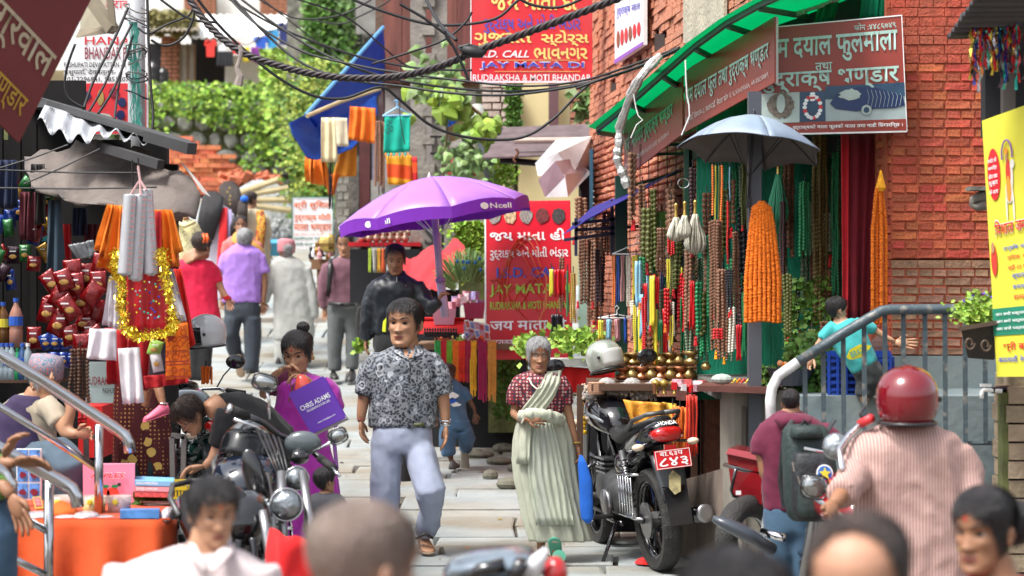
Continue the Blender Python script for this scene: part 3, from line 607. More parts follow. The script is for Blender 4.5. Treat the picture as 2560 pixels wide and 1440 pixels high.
for l,x,yt,yb,d,w_,m in(('tall dark grey steel post carrying the umbrella and marigold garland',1886,230,1120,10.95,.07,mat('post_grey',(.07,.075,.09),.5)),('slim green steel post at the lane corner of the bead stall',1553,440,1000,14.0,.085,GRN_F),('thin green post behind the white whisks',1716,350,900,13.0,.03,GRN_F)):
 MB().box(P(x,(yt+yb)/2,d),(w_,w_,(yb-yt)/F*d)).build('steel_post',m,None,label=l,cat='post')
cloth('hanging_cloth','dark red curtain hanging to the right of the bead strands','curtain',fab('curtain_red',(.2,.008,.02),bump=.4),((2105,335),(2196,335),(2176,800),(2112,800)),11.9,fold=.035,nf=3,rows=14)
cloth('hanging_cloth','bright red edge of cloth beside the dark curtain','curtain',fab('curtain_bright',(.5,.01,.02)),((2103,335),(2122,335),(2118,790),(2108,795)),11.8,fold=.01,nf=1)
cloth('hanging_cloth','plain green cloth sheet hung behind the necklace hangers','cloth',fab('green_sheet_cloth',(.12,.32,.06),col2=(.17,.32,.05)),((1600,534),(1690,526),(1690,640),(1602,632)),13.6,fold=.008)
ba=thing('blue_awning','small faded blue sheet awning over the hanging rosary strands','awning',P(1550,500,14.5))
gr=[[P(a[0],a[1],a[2]).lerp(P(c[0],c[1],c[2]),t)+V((0,0,.01*nz(t*4,i)))for t in np.linspace(0,1,8)]for i,(a,c)in enumerate(zip([(1405,590,14.4),(1480,520,14.6),(1600,470,14.8)],[(1475,545,13.4),(1600,480,13.4),(1706,420,13.6)]))]
MB().sheet(gr,.005,V((0,0,1))).build('sheet',transl('blue_awning_sheet',(.06,.05,.38),.5),ba)
for a,c in(((1440,545),(1440,640)),((1530,500),(1530,640)),((1430,560),(1560,545)),((1410,600),(1560,580)),((1440,575),(1700,560)),((1560,470),(1720,425))):MB().bar(P(*a,14.1),P(*c,14.1),.022).build('frame_bar',GRN_F if a[0]>1550 else mat('navy_steel',(.02,.02,.06),.5),ba)
for x in(1575,1600,1622,1645,1668,1690,1712):MB().bar(P(x,360,13.6),P(x,640,13.6),.006).build('hanging_wire',wire_m,ba)
for y in(362,385):MB().bar(P(1640,y,13.5),P(1790,y-2,13.3),.018).build('frame_bar',GRN_F,ba)
#---- bead strands
def strand_mesh(m,L_,r,bead=True,n=5,wob=.004,fuzz=0):
 b=MB();ph=rnd(0,9);pts=[];rad=[]
 if bead:
  nb=max(4,min(70,int(L_/(1.75*r))));st=L_/nb
  for i in range(nb):
   for t,k in((.06,.45),(.3,1),(.7,1)):pts.append((i+t)*st);rad.append(r*k*(1+rnd(-fuzz,fuzz)))
 else:
  for i in range(9):pts.append(i*L_/8);rad.append(r*rnd(.85,1.1))
 b.tube([V((wob*nz(z*6,ph)*2,wob*nz(z*5,ph+4)*2,-z))for z in pts],rad,n)
 me=bpy.data.meshes.new('strand');me.from_pydata([tuple(p)for p in b.v],[],b.f);me.materials.append(m);me.polygons.foreach_set('use_smooth',[True]*len(b.f));return me
def hank(label,x,yt,yb,w_,m,n,d,cat='beads',group=None,bead=True,tip=None,name='bead_strands',swag=.5,fuzz=0,top=None,rk=1.18,jag=.06):
 t=thing(name,label,cat,P(x,yt,d),group);L_=(yb-yt)/F*d;W_=w_/F*d;r=W_/n*.5*rk
 me=[strand_mesh(m,L_,r,bead,fuzz=fuzz),strand_mesh(m,L_*.93,r,bead,fuzz=fuzz)]
 for i in range(n):
  o=bpy.data.objects.new('strand',me[i%2]);COL.objects.link(o);o.parent=t
  u=(i+.5)/n-.5;o.location=(W_*u*(1-swag*.5),rnd(-.02,.02)+.02*abs(u),rnd(-jag,0)*L_*.3-abs(u)*L_*.04);o.rotation_euler=(0,-swag*u*W_*.9/L_*1.0 if swag else 0,rnd(0,6))
  o.rotation_euler[1]=math.atan2(-swag*u*W_*.5,L_)
 if tip:
  for i in range(max(1,n//2)):
   b=MB();c=V((rnd(-.5,.5)*W_,rnd(-.03,0),-L_*rnd(.9,1.03)));rr=r*.75
   b.lathe([(rr*.3,0),(rr,-rr*1.2),(rr*.7,-rr*2),(rr*1.3,-rr*5),(rr*1.1,-rr*5.4)],P(x,yt,d)+c,6);b.build('tassel',tip,t)
 b=MB();b.tube([P(x,(top or yt-14),d+.01),P(x,yt+2,d)],.004,4);b.build('cord',wire_m,t)
 return t
BR=mat('seed_brown',(.2,.09,.05),.7,var=.25,scale=60,bump=.5,bscale=200);BR2=mat('seed_tan',(.3,.15,.09),.7,var=.25,scale=60,bump=.5,bscale=200);BRD=mat('seed_dark',(.06,.025,.03),.6);RDB=mat('bead_red',(.55,.01,.015),.35);YLB=mat('bead_yellow',(.7,.6,.05),.35);GNB=mat('bead_green',(.01,.2,.07),.3);BLB=mat('bead_black',(.012,.012,.018),.25)
ORB=mat('bead_orange',(.7,.16,.02),.4);WHB=mat('bead_white',(.7,.66,.56),.4);BLU=mat('bead_blue',(.02,.08,.4),.35);CYB=mat('bead_skyblue',(.25,.5,.65),.4);PKB=mat('bead_pink',(.65,.32,.33),.4);GLD=mat('bead_gold',(.5,.34,.08),.3,.5);GRY=mat('bead_grey_green',(.16,.22,.14),.4);OLV=mat('bead_olive',(.09,.1,.02),.5)
MAR=mat('marigold',(.95,.185,.005),.8,var=.25,scale=60,bump=.8,bscale=90);MRY=mat('marigold_yellow',(.8,.35,.01),.8,var=.2,scale=40,bump=.8)
g1='seed bead strands in the bead shop'
for a in[
 ('thick tan seed rosaries hanging beside the edge of the red banner',1452,490,600,36,BR2,4,15.2,RDB),('long brown seed rosaries under the low end of the blue awning',1463,595,760,40,BR,5,14.6,RDB),
 ('tan seed rosaries ending in bright red tassels beside the dark ones',1487,550,815,44,BR2,5,14.8,RDB),('dark purple brown rosaries next to the yellow scarf',1500,620,765,32,BRD,4,14.5,None),
 ('grey brown rosaries hanging high left of the green post',1516,528,640,30,BR,4,14.4,None),('brown rosaries hanging high right against the green post',1534,540,640,24,BR2,3,14.3,None),
 ('brown seed rosaries directly under the white whisks',1728,620,700,44,BR2,6,12.9,RDB),('dense brown rosary hank below the orange and yellow cords',1790,545,870,46,BR,6,12.2,ORB),
 ('brown rosary hank with orange and yellow tassels in front',1806,670,895,40,BR2,5,12.0,MRY),('thin dark brown rosary hank beside the hook',1840,575,780,22,BR,3,12.3,RDB),
 ('pale wooden bead loops above the red tassel',1830,765,880,26,WHB,4,11.9,None),
 ('long green-brown rosary strings behind the umbrella edge',1972,340,640,34,BR,3,12.6,RDB),('long brown rosary strings left of the dark curtain, full length',2050,330,800,52,mat('seed_olive_brown',(.12,.085,.02),.6),5,12.4,None),
 ('olive bead strings between the brown strings and the curtain',2090,335,760,24,GNB,3,12.5,None),('dark green bead hank hung below the folded broom',2012,450,640,34,GNB,4,12.3,None),
 ('dark bead strings at the lower shelf right of the marigolds',1968,680,850,26,OLV,3,12.1,RDB),('brown bead strings behind the climbing boy',2062,800,905,36,BR,4,12.2,None),
 ('olive bead strings low beside the climbing boy',2030,820,935,26,OLV,3,11.9,None),('dark bead strings just right of the marigold garland',1958,500,760,20,BRD,3,12.4,None),
 ('near-black bead strings at the far corner of the green lining',1728,365,530,20,BLB,3,13.3,None),
 ('green glass bead loops hanging beside the long red tassel',1755,640,900,34,GRY,5,12.9,None),('green glittering bead loops behind the red tassel',1760,760,890,30,GNB,4,12.7,None),
 ('dark green strings in the shade under the umbrella',1840,420,560,26,GNB,3,13.0,None),('grey-green bead loops low above the brass pots',1722,770,900,28,GRY,4,12.8,None)]:
 hank(a[0],a[1],a[2],a[3],a[4],a[5],a[6],a[7],tip=a[8],group=g1)
g2='coloured necklaces and threads'
for a in[
 ('short strip of green, yellow and red threads by the banner edge',1379,672,740,12,YLB,2,14.9,0),('red thread necklaces hanging across the corner of the red banner',1400,672,742,34,RDB,5,14.9,0),
 ('bright green bead string beside the gold bead string',1419,675,790,8,GNB,2,14.8,1),('gold bead hank under the low blue awning',1433,680,805,16,GLD,3,14.7,1),('brown bead hank in front of the red banner',1405,640,780,14,BR,2,15.0,1),
 ('black cord necklaces below the red threads',1392,785,860,36,BLB,6,14.9,0),
 ('orange thread necklaces first on the white hanger',1535,636,766,10,ORB,2,13.7,1),('blue bead necklaces on the white hanger',1545,636,760,10,BLU,2,13.7,1),('salmon pink necklaces on the white hanger',1557,636,752,14,PKB,3,13.7,1),
 ('off white necklaces on the white hanger',1571,636,765,16,WHB,3,13.7,1),('lime yellow bead necklaces on the white hanger',1590,636,752,24,YLB,4,13.6,1),('turquoise bead necklace on the white hanger',1605,636,750,7,CYB,1,13.6,1),
 ('green cord necklaces on the right end of the hanger',1634,636,760,10,GNB,2,13.6,0),('maroon cord necklaces at the right of the green and yellow strip',1627,636,755,8,mat('bead_maroon',(.2,.01,.03),.4),2,13.65,0),('yellow cord necklaces at the end of the white hanger',1644,640,775,8,YLB,2,13.6,0),
 ('yellow cords first in the lower row of necklaces',1502,800,848,12,YLB,3,13.9,0),('sky blue cords in the lower row of necklaces',1523,798,850,16,CYB,3,13.9,0),('pink cords in the lower row of necklaces',1545,796,852,18,PKB,4,13.9,0),
 ('deep blue cords in the lower row of necklaces',1563,794,856,12,BLU,3,13.9,0),('pale pink cords near the post in the lower row',1580,794,850,12,PKB,3,13.9,0),
 ('white shell bead hank under the lime necklaces',1586,750,790,26,WHB,5,13.5,1),('yellow hanging cords under the striped strip',1612,770,880,16,YLB,4,13.5,0),('yellow cords hanging by the red string',1637,770,885,12,YLB,3,13.5,0),
 ('red cords hanging down to the brass pots',1655,740,915,12,RDB,3,13.4,0),('olive thread hank above the brass pots',1596,790,880,14,OLV,3,13.6,0),
 ('black tangled pendants with charms under the hanger bar',1690,655,800,46,BLB,8,13.2,0),('bright red bead hank beside the white whisks',1680,580,640,32,RDB,6,13.1,1),
 ('navy bead loops left of the black pendants',1655,600,760,10,mat('bead_navy',(.01,.015,.08),.3),2,13.3,1),('long red silk tassel hanging by itself',1731,700,825,18,RDB,5,12.7,0),
 ('orange twisted cord pair at the front of the dark cloth',1782,410,540,6,ORB,1,12.4,1),('yellow cord string beside the orange one',1790,412,560,4,YLB,1,12.4,0),('olive yellow cord string in front of the dark cloth',1797,412,560,4,OLV,1,12.4,0),('orange twisted cord reaching lower over the brown hank',1803,410,720,6,ORB,1,12.35,1),('thin pale cord hanging before the dark cloth',1825,415,500,3,CYB,1,12.4,0),
 ('deep red cord with a silver ring',1820,500,660,5,RDB,1,12.3,1),('black and red bead loops on a silver ring',1824,670,780,24,BLB,4,11.9,1),('bright red tassel cords under the black bead loops',1847,810,900,18,RDB,5,11.9,0),
 ('red beads scattered in loops at the middle of the brown hank',1796,820,850,30,RDB,4,11.9,1)]:
 hank(a[0],a[1],a[2],a[3],a[4],a[5],a[6],a[7],bead=bool(a[8]),group=g2,name='necklaces',cat='necklaces',tip=(RDB if a[5]in(BLB,OLV)else None))
_bk=[]
for i in range(70):
 m,c=random.choice(((BR,'brown'),(BR2,'brown'),(OLV,'olive green'),(GNB,'olive green'),(BLB,'black'),(BRD,'brown'),(GRY,'olive green')))
 x=rnd(1580,1868)if i%3 else rnd(1955,2100);yt=rnd(370,760);yb=min(930,yt+rnd(110,220))
 hank('',x,yt,yb,rnd(16,30),m,random.choice((2,3)),13.25+rnd(-.2,.2)if x<1720 else 12.8+rnd(-.2,.15),tip=random.choice((None,RDB,None)),group='bead strands packed at the back of the shop',name='bead_strands')['tint']=c;_bk.append((x,c))
for i in range(30):
 m,c=random.choice(((YLB,'yellow'),(RDB,'red'),(GNB,'green'),(WHB,'white'),(ORB,'orange'),(CYB,'sky blue'),(YLB,'yellow'),(RDB,'red')))
 x=rnd(1575,1720);yt=rnd(640,800);hank('',x,yt,min(925,yt+rnd(80,150)),rnd(8,18),m,random.choice((2,3)),13.05+rnd(-.1,.15),bead=i%2==0,tip=random.choice((None,RDB,ORB)),group='coloured strings above the brass pots',name='necklaces',cat='necklaces')['tint']=c
_n={}
for o in sorted([o for o in bpy.data.objects if o.get('tint')],key=lambda o:o.location.x/o.location.y):
 c=o['tint'];o['label']=('%s string bunch above the brass pots, %s of the %s ones'%(c,ordn(_n.get(c,0)),c))if 'neck' in o.name else '%s bead strands at the shop back, %s such bunch from the lane corner'%(c,ordn(_n.get(c,0)));_n[c]=_n.get(c,0)+1;del o['tint']
ns=thing('necklaces','necklace strip banded green, yellow and red in the middle of the white hanger','necklaces',P(1616,636,13.55),g2)
for i in range(5):
 for j,(y0,y1,m)in enumerate(((636,660,GNB),(660,684,YLB),(684,702,RDB),(702,722,GNB),(722,742,YLB),(742,770,RDB))):
  MB().tube([P(1608+i*4.6,y0,13.5),P(1608+i*4.6,(y0+y1)/2,13.49),P(1608+i*4.6,y1,13.5)],.0068,5).build('banded_string',m,ns)
def hanger(label,x0,x1,y,d,yh,m,group=None):
 t=thing('clothes_hanger',label,'hanger',P((x0+x1)/2,y,d),group);xm=(x0+x1)/2
 MB().tube([P(x0,y,d),P(xm,yh+16,d),P(x1,y,d)],.004,5).build('hanger_shoulder',m,t);MB().tube([P(x0,y,d),P(x1,y,d)],.005,5).build('hanger_bar',m,t)
 MB().tube([P(xm,yh+16,d),P(xm,yh+6,d),P(xm+5,yh,d),P(xm,yh-6,d),P(xm-5,yh-2,d)],.004,5).build('hanger_hook',m,t)
 return t
hanger('white wire hanger carrying the coloured necklaces',1530,1655,635,13.65,592,S_W);hanger('thin wire hanger above the black pendants',1650,1708,648,13.25,590,steel);hanger('thin white wire hanger for the lower row of cords',1495,1590,795,13.95,770,S_W)
def whisk(label,x,yt,yb,w_,d,m,group='fly whisks'):
 t=thing('whisk',label,'whisk',P(x,yt,d),group);MB().lathe([(.004,0),(.012,-.01),(.008,-.05),(.013,-.1)],P(x,yt,d),8).build('handle',GLD,t)
 for i in range(80):
  a=rnd(0,6.28);q=rnd(0,1)**.5;w0=w_/F*d/2;r0=.012;L_=(yb-yt)/F*d
  pts=[P(x,yt,d)+V((math.cos(a)*q*(r0+(w0-r0)*min(1,s*1.25)**1.1*(1-.3*max(0,s-.6)/.4))+.006*nz(s*4,i),math.sin(a)*q*w0*.5,-.09-(L_-.09)*s*(1-.12*q)))for s in(0,.15,.35,.6,.8,1)]
  b=MB()if i==0 else b;b.tube(pts,[.005,.006,.007,.007,.006,.002],4)
 b.build('hair',m,t,True,kind='stuff')
HR=mat('whisk_hair',(.62,.6,.5),.8,var=.15,scale=40);
whisk('largest white hair whisk of the bunch, on the side of the dark cloth',1738,500,640,64,12.6,HR);whisk('white hair whisk nearest the post wire, fluffy',1690,508,606,54,12.6,HR);whisk('slim white hair whisk in the middle of the bunch',1712,503,598,42,12.5,HR)
whisk('big green plastic broom hanging under the umbrella',1945,400,570,60,12.5,transl('broom_green',(.1,.5,.3),.3),None)  # green is the colour of the broom itself
MB().tube([P(1709+14*math.cos(a),458+12*math.sin(a),12.6)for a in np.linspace(0,6.4,14)],.004,5).build('steel_ring',steel,None,label='steel ring holding the white whisks',cat='ring')
mg=thing('marigold_garland','big bunch of orange marigold garlands tied to the steel post','garland',P(1905,500,10.8),'marigold garlands')
for i in range(8):
 for lay in(0,1):
  u=(i-3.5)/3.5;x0=1904+u*18;x1=1905+u*40+lay*4;L_=(rnd(805,832)-508)/F*10.8;n_=40
  b=MB();pts=[];rad=[]
  for k in range(n_):
   s=k/(n_-1);q=P(x0+(x1-x0)*min(1,s*1.6)**.7,500+abs(u)*14+s*(300-abs(u)*10+rnd(-1,1)),10.74+lay*.04-.02*math.cos(u*1.5));pts+=[q,q+V((0,0,-.008))];rad+=[.0135*rnd(.82,1.2),.009]
  b.tube(pts,rad,8);b.build('flower_string',MAR,mg,True)
m2=thing('marigold_garland','orange marigold garland with a yellow top hanging at the brick reveal','garland',P(2196,430,11.3),'marigold garlands')
for i in range(4):
 pts=[];rad=[]
 for k in range(44):
  s=k/43;q=P(2198+(i-1.5)*11*min(1,.4+s*2),470+s*rnd(336,340),11.3+.02*(i%2));pts+=[q,q+V((0,0,-.008))];rad+=[.0135*rnd(.9,1.1),.009]
 MB().tube(pts,rad,7).build('flower_string',MAR,m2,True)
MB().lathe([(.004,0),(.02,-.06),(.03,-.1),(.02,-.12)],P(2202,425,11.3),8).build('yellow_top',MRY,m2)
def umbrella(name,label,c,rad,drop,n,m,tilt=(0,0),scal=.06,ribs=True,val=0,valm=None,mdark=None,rot=.2,seg=8,inner=None):
 t=thing(name,label,'umbrella',c);T=Matrix.Rotation(tilt[0],3,'X')@Matrix.Rotation(tilt[1],3,'Y');N_=n*seg
 def pt(r,a,off=0):
  f_=(a/(2*math.pi)*n)%1;sg=1-scal*math.sin(math.pi*f_)*r**1.5
  return c+T@V((math.cos(a+rot)*r*rad*sg,math.sin(a+rot)*r*rad*sg,-drop*(r**1.7)+off+drop*.35*math.sin(math.pi*f_)*r*r*(.3)))
 for k in range(n):
  b=MB();gr=[[pt(r,2*math.pi*(k+j/seg)/n)for j in range(seg+1)]for r in(.02,.2,.4,.6,.8,1)]
  b.sheet(gr,.004,V((0,0,-1)));b.build('canopy_panel',m if not(mdark and k in mdark[1])else mdark[0],t,True)
  if inner:MB().sheet([[pt(r,2*math.pi*(k+j/seg)/n)+V((0,0,-.008))for j in range(seg+1)]for r in(.02,.3,.6,.8,.985)],.003,V((0,0,-1))).build('shaded_underside',inner,t,True)  # added dark layer, underside shade put into its colour
  if val:
   b=MB();gr=[[pt(1,2*math.pi*(k+j/seg)/n)+T@V((0,0,-val*dz*(1-.12*abs(j-seg/2)/(seg/2))))for j in range(seg+1)]for dz in(0,.5,1)]
   b.sheet(gr,.003,-V((math.cos(2*math.pi*(k+.5)/n+rot),math.sin(2*math.pi*(k+.5)/n+rot),0)));b.build('valance',valm or m,t)
 for k in range(n):
  a=2*math.pi*k/n;MB().tube([pt(r,a,-.012)for r in(.05,.35,.7,1)],.003,4).build('rib',dark_metal if not val else steel,t)
  if valm is None and k%2:continue
  MB().tube([pt(.5,a,-.012),c+T@V((0,0,-drop*1.7))],.0025,4).build('stretcher',dark_metal if not val else steel,t)
 MB().lathe([(.012,-.02),(.014,.0),(.006,.03),(.001,.04)],c,8).build('ferrule',white_pt if val else dark_metal,t);return t,T,pt
GU=mat('umbrella_grey_blue',(.17,.22,.3),.5,scale=3,col2=(.28,.34,.42),bump=.15);GU2=mat('umbrella_dark_grey',(.1,.12,.14),.6)
u1,T1,_=umbrella('grey_umbrella','faded grey-blue umbrella fixed on top of the steel post',P(1885,290,10.85),.4,.2,7,GU,(-.16,.1),.13,rot=.35,inner=mat('umbrella_underside_shade',(.1,.095,.09),.7))  # inner layer coloured dark for the shade below the canopy
MB().tube([P(1885,300,10.85),P(1876,420,10.86),P(1872,500,10.9)],.008,6).build('shaft',dark_metal,u1);MB().tube([P(1872,495,10.9),P(1871,520,10.9)],.014,6).build('handle',black_pl,u1)
pts=[P(*q)for q in((1650,140,12.4),(1625,165,12.35),(1600,195,12.3),(1578,235,12.4),(1562,280,12.5),(1549,320,12.6),(1548,360,12.6),(1543,390,12.6),(1546,410,12.6),(1560,440,12.6),(1573,485,12.6))]
b=MB();pp=[];rr=[]
for a,c in zip(pts,pts[1:]):
 for t in(0,.33,.66):pp.append(a.lerp(c,t));rr.append(.03*rnd(.75,1.15))
b.tube(pp,rr,8);b.build('foil_duct',mat('foil',(.62,.62,.6),.35,.6,var=.2,scale=20,bump=.8,bscale=25),None,label='crumpled silver foil hose drooping over the awning corner',cat='hose')
for l,ps in(('ragged strip of silver foil hanging over the banner joint',((1712,150),(1714,200),(1716,240),(1722,262),(1725,290),(1702,338))),('tangled white string hanging from the foil hose',((1586,236),(1590,270),(1596,290),(1606,300),(1592,312),(1575,345)))):
 MB().tube([P(x+rnd(-2,2),y,11.1 if x>1650 else 12.2)for x,y in ps],.008 if 'foil' in l[:20]else.004,5,flat=.4).build('hanging_strip',white_pt,None,label=l,cat='strip')
cs=thing('shop_counter','grey concrete counter block with dark brown stone ledge in front of the bead shop','counter',P(1850,1400,11.3))
MB().hexa([P(1742,978,10.75),P(1935,985,10.75),P(1990,978,11.9),P(1760,968,11.9)]+[P(1742,964,10.75),P(1935,968,10.75),P(1990,962,11.9),P(1760,955,11.9)]).build('ledge_slab',mat('brown_slab',(.13,.045,.035),.5,var=.3,scale=5,bump=.2),cs)
MB().box((1.38,11.35,-1.2),(.32,.75,1.28)).build('counter_wall',mat('stained_concrete',(.26,.24,.2),.9,col2=(.17,.15,.12),scale=3,bump=.5,bscale=15),cs)
MB().box((1.27,11.1,-1.05),(.02,.3,.8)).build('wood_door',mat('grey_wood',(.1,.08,.065),.8,var=.4,stretch=(6,6,.7),scale=5),cs)
MB().hexa([P(1700,1390,12.5),P(1890,1430,11.0),P(1895,1430,11.1),P(1705,1390,12.6),P(1706,1200,12.5),P(1880,1150,11.0),P(1885,1150,11.1),P(1710,1200,12.6)]).build('low_wall',mat('brown_plaster',(.17,.13,.105),.9,var=.25,scale=3,bump=.4,stretch=(3,3,.6)),cs)
MB().box((2.16,11.05,-1.15),(1.25,.85,1.15)).build('plinth',bp2,cs)
MB().box((2.3,10.75,-1.45),(1.6,.5,.55)).build('plinth_step',mat('grey_concrete2',(.16,.16,.14),.9,var=.3,scale=3,bump=.4),cs)
rl=thing('steel_railing','worn blue-painted steel railing on the plinth by the brick pier','railing',P(2200,1110,10.3))
rb_m=mat('worn_blue_paint',(.06,.085,.1),.45,col2=(.3,.27,.22),scale=14,thr=(.55,.75),bump=.3);rb_w=mat('peeled_white_paint',(.6,.6,.6),.6,var=.3,scale=15)
MB().tube([P(1995,905,10.25),P(2100,838,10.25),P(2190,785,10.25),P(2205,777,10.25),P(2225,774,10.25),P(2460,772,10.3),P(2580,772,10.3)],.027,12).build('top_rail',rb_m,rl,True)
MB().tube([P(1928,1100,10.25),P(1926,1000,10.25),P(1930,970,10.25),P(1945,940,10.25),P(1995,905,10.25)],.027,12).build('end_post',rb_w,rl,True)
MB().tube([P(2150,1108,10.3),P(2480,1108,10.3)],.011,8).build('bottom_rail',rb_m,rl)
for x,y in((2012,900),(2058,872),(2108,840),(2160,812),(2212,790),(2258,780),(2312,780),(2362,780),(2412,780),(2462,780)):
 MB().bar(P(x,y-4,10.28),P(x+2,1108,10.28),.023,.012,V((0,1,0))).build('baluster',rb_m,rl)
tp=thing('water_tap','white plastic water tap on the stone post','tap',P(2480,980,10.0))
MB().tube([P(2505,978,10.0),P(2480,976,10.0),P(2458,974,10.0),P(2455,980,10.0),P(2454,996,10.0)],.011,8).build('spout',white_pt,tp,True);MB().box(P(2464,963,10.0),(.055,.02,.014)).build('handle',white_pt,tp);MB().tube([P(2480,976,10.0),P(2520,972,10.05)],.016,8).build('pipe_end',dark_metal,tp)
pl=thing('hanging_planter','black scroll-work wall planter with small green bushy plant','planter',P(2450,895,9.9))
MB().hexa([P(2420,895,9.8),P(2485,900,9.8),P(2490,895,10.1),P(2430,890,10.1)]+[P(2402,822,9.7),P(2492,812,9.7),P(2495,806,10.15),P(2420,812,10.15)]).build('planter_box',mat('planter_dark',(.025,.018,.015),.6),pl)
MB().bar(P(2398,822,9.68),P(2495,806,9.68),.02).build('rim',mat('planter_rim',(.08,.05,.035),.5),pl)
for sx in(0,44):MB().tube([P(2424+sx*.9+13*math.cos(a)*(1-i*.05),858+sx*.1+17*math.sin(a)*(1-i*.05),9.66)for i,a in enumerate(np.linspace(0,7,12))],.006,5).build('iron_scroll',mat('planter_rim',0),pl)
foliage('plant',leaf_a,lambda:P(random.gauss(2446,22),790-abs(random.gauss(0,22))+rnd(0,20),9.85+rnd(-.12,.12)),1500,.03,pl);foliage('violet_flower',mat('violet',(.12,.05,.4),.7),lambda:P(random.gauss(2450,18),748+rnd(-16,16),9.8),26,.022,pl)
ps=thing('poster_board','tall yellow printed poster board with red medallion at the stone post','poster',P(2520,940,9.6))
PY=mat('poster_yellow',(.7,.66,.06),.5,var=.08,scale=3);B4=Board(P(2455,302,9.7),P(2640,235,9.3),P(2492,942,9.7),P(2680,940,9.3));B4.rect(0,0,1,1,PY,ps,'board',0,.02)
B4.blob(.13,.22,.085,.1,RED,ps,'red_medallion',n=24)
for i,s in enumerate(('रामदेव की','सचित्र','जीवन कथा','सुन्दर','के साथ')):B4.text(s,.07,.155+i*.03,.19,.175+i*.03,S_W,ps,.03,w=.012)
B4.text('िवशाल जम्मा जागरण',.1,.395,.95,.475,S_W,ps,.12,w=.008);B4.text('िवशाल जम्मा जागरण',.11,.4,.94,.47,RED,ps,.03,w=.013)
for i,(s,m,a)in enumerate((('वार्षिक जन्मोत्सव २०१४',S_B,.2),('दिनांक: ६ सितम्बर २०१४',RED,.25),('भदौ २१ गते २०७१, शनिवार',RED,.25),('स्थान: अग्रवाल भवन',S_B,.3),('कमलपोखरी, काठमाडौँ',S_B,.3),('समय: २ बजे से',RED,.3))):B4.text(s,a,.5+i*.037,.9,.523+i*.037,m,ps,.03)
B4.rect(0,.735,1,.84,mat('poster_green',(.02,.22,.13),.5),ps,'green_band')
for i in range(3):B4.text('आप सभी भक्तजन सादर आमन्त्रित है',.05,.75+i*.028,.9,.768+i*.028,S_W,ps,.02,w=.01)
B4.text('श्री बाबा रामदेव',.12,.865,.9,.905,RED,ps,.04);B4.text('काठमाडौँ, नेपाल । सम्पर्क',.05,.92,.8,.95,S_B,ps,.03)
WH2=mat('print_white',(.7,.68,.6),.5);RD2=mat('print_red',(.6,.05,.03),.5)
for u,v,ru,rv,m in((.33,.3,.05,.045,WH2),(.37,.24,.022,.05,WH2),(.39,.2,.03,.018,WH2),(.29,.36,.01,.05,WH2),(.38,.36,.01,.055,WH2),(.33,.23,.032,.055,RD2),(.33,.29,.03,.05,mat('print_orange',(.8,.3,.03),.5)),(.32,.17,.016,.018,mat('print_skin',(.45,.22,.12),.5)),(.32,.145,.022,.012,mat('print_orange',0))):B4.blob(u,v,ru,rv,m,ps,'printed_rider',.007+rnd(0,.004),14)
MB().tube([B4.at(.33+.07*math.cos(a),.16-.055*math.sin(a),.01)for a in np.linspace(-.3,3.4,16)],.004,5).build('printed_arch',S_V,ps)
for u,v in((.8,.12),(.85,.28)):B4.blob(u,v,.09,.05,mat('print_teal',(.03,.3,.35),.5),ps,'printed_picture',n=16)
B4.blob(.07,.55,.04,.06,RD2,ps,'printed_portrait',.008,14);B4.blob(.07,.5,.022,.022,mat('print_skin',0),ps,'printed_portrait',.012,12)
cn=thing('metal_canopy','dark corrugated metal canopy jutting in above the tinsel streamers','canopy',P(2450,60,9.4))
gr=[[P(2368,98,9.4).lerp(P(2440,-6,9.1),i/26)+V((.0,0,.012*math.sin(i*1.9)))+V((.55*j,.1*j,.02*j))for j in(0,1)]for i in range(27)]
MB().sheet(gr,.012,V((0,0,1))).build('corrugated_sheet',mat('dark_sheet',(.06,.055,.06),.6),cn)
MB().box(P(2560,40,9.9),(.5,.6,.1)).build('soffit',fab('dark_fill',0),cn);MB().box(P(2520,210,9.9),(.06,.06,.9)).build('timber_strut',mat('old_timber',(.06,.05,.045),.8),cn)
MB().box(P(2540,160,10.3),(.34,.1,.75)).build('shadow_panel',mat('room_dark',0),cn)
cols_=[RDB,mat('foil_gold',(.8,.6,.1),.25,.8),mat('foil_teal',(.05,.5,.4),.3,.5),mat('foil_red',(.6,.05,.05),.3,.6),mat('foil_silver',(.6,.6,.65),.25,.8),mat('foil_blue',(.03,.06,.4),.3,.5),mat('foil_dark',(.04,.02,.03),.4)]
st_=thing('streamers','bundle of shiny tinsel streamers in many colours under the metal canopy','streamers',P(2480,60,9.3))
for i in range(44):
 x=rnd(2425,2575);y0=rnd(30,70);L_=rnd(70,170);a=rnd(0,6);MB().sheet([[P(x+4*math.sin(s*2+a)+dx*(1+.4*math.cos(s*3+a)),y0+s*L_/8,9.35+rnd(-.02,.02)+dx*.004*math.sin(s*2+a))for dx in(-3.5,3.5)]for s in range(9)],.001,V((0,1,0))).build('streamer',cols_[i%7],st_)
kb_=thing('carved_bracket','grey carved stone bracket sticking out of the wall by the poster','bracket',P(2440,520,10.2))
MB().box(P(2445,472,10.2),(.1,.12,.02)).build('top_slab',mat('grey_carving',(.17,.16,.14),.9,var=.3,bump=.6),kb_)
b=MB();b.tube([P(2470,490,10.2),P(2450,492,10.2),P(2432,500,10.2),P(2428,512,10.2),P(2440,518,10.2),P(2462,512,10.2)],[.03,.03,.022,.014,.02,.03],7);b.build('carved_scroll',mat('grey_carving',0),kb_,True)
ct=thing('plastic_crate','dark blue slatted plastic crate behind the climbing boy','crate',P(2130,990,10.9))
cb_=mat('crate_blue',(.01,.05,.33),.4)
for y in(884,902,920,938,956,974,990):MB().box(P(2150,y,10.75),(.33,.012,.016 if y not in(884,990)else.03)).build('slat',cb_,ct);MB().box(P(2072,y,10.9)+V((0,0,0)),(.012,.3,.016)).build('slat',cb_,ct)
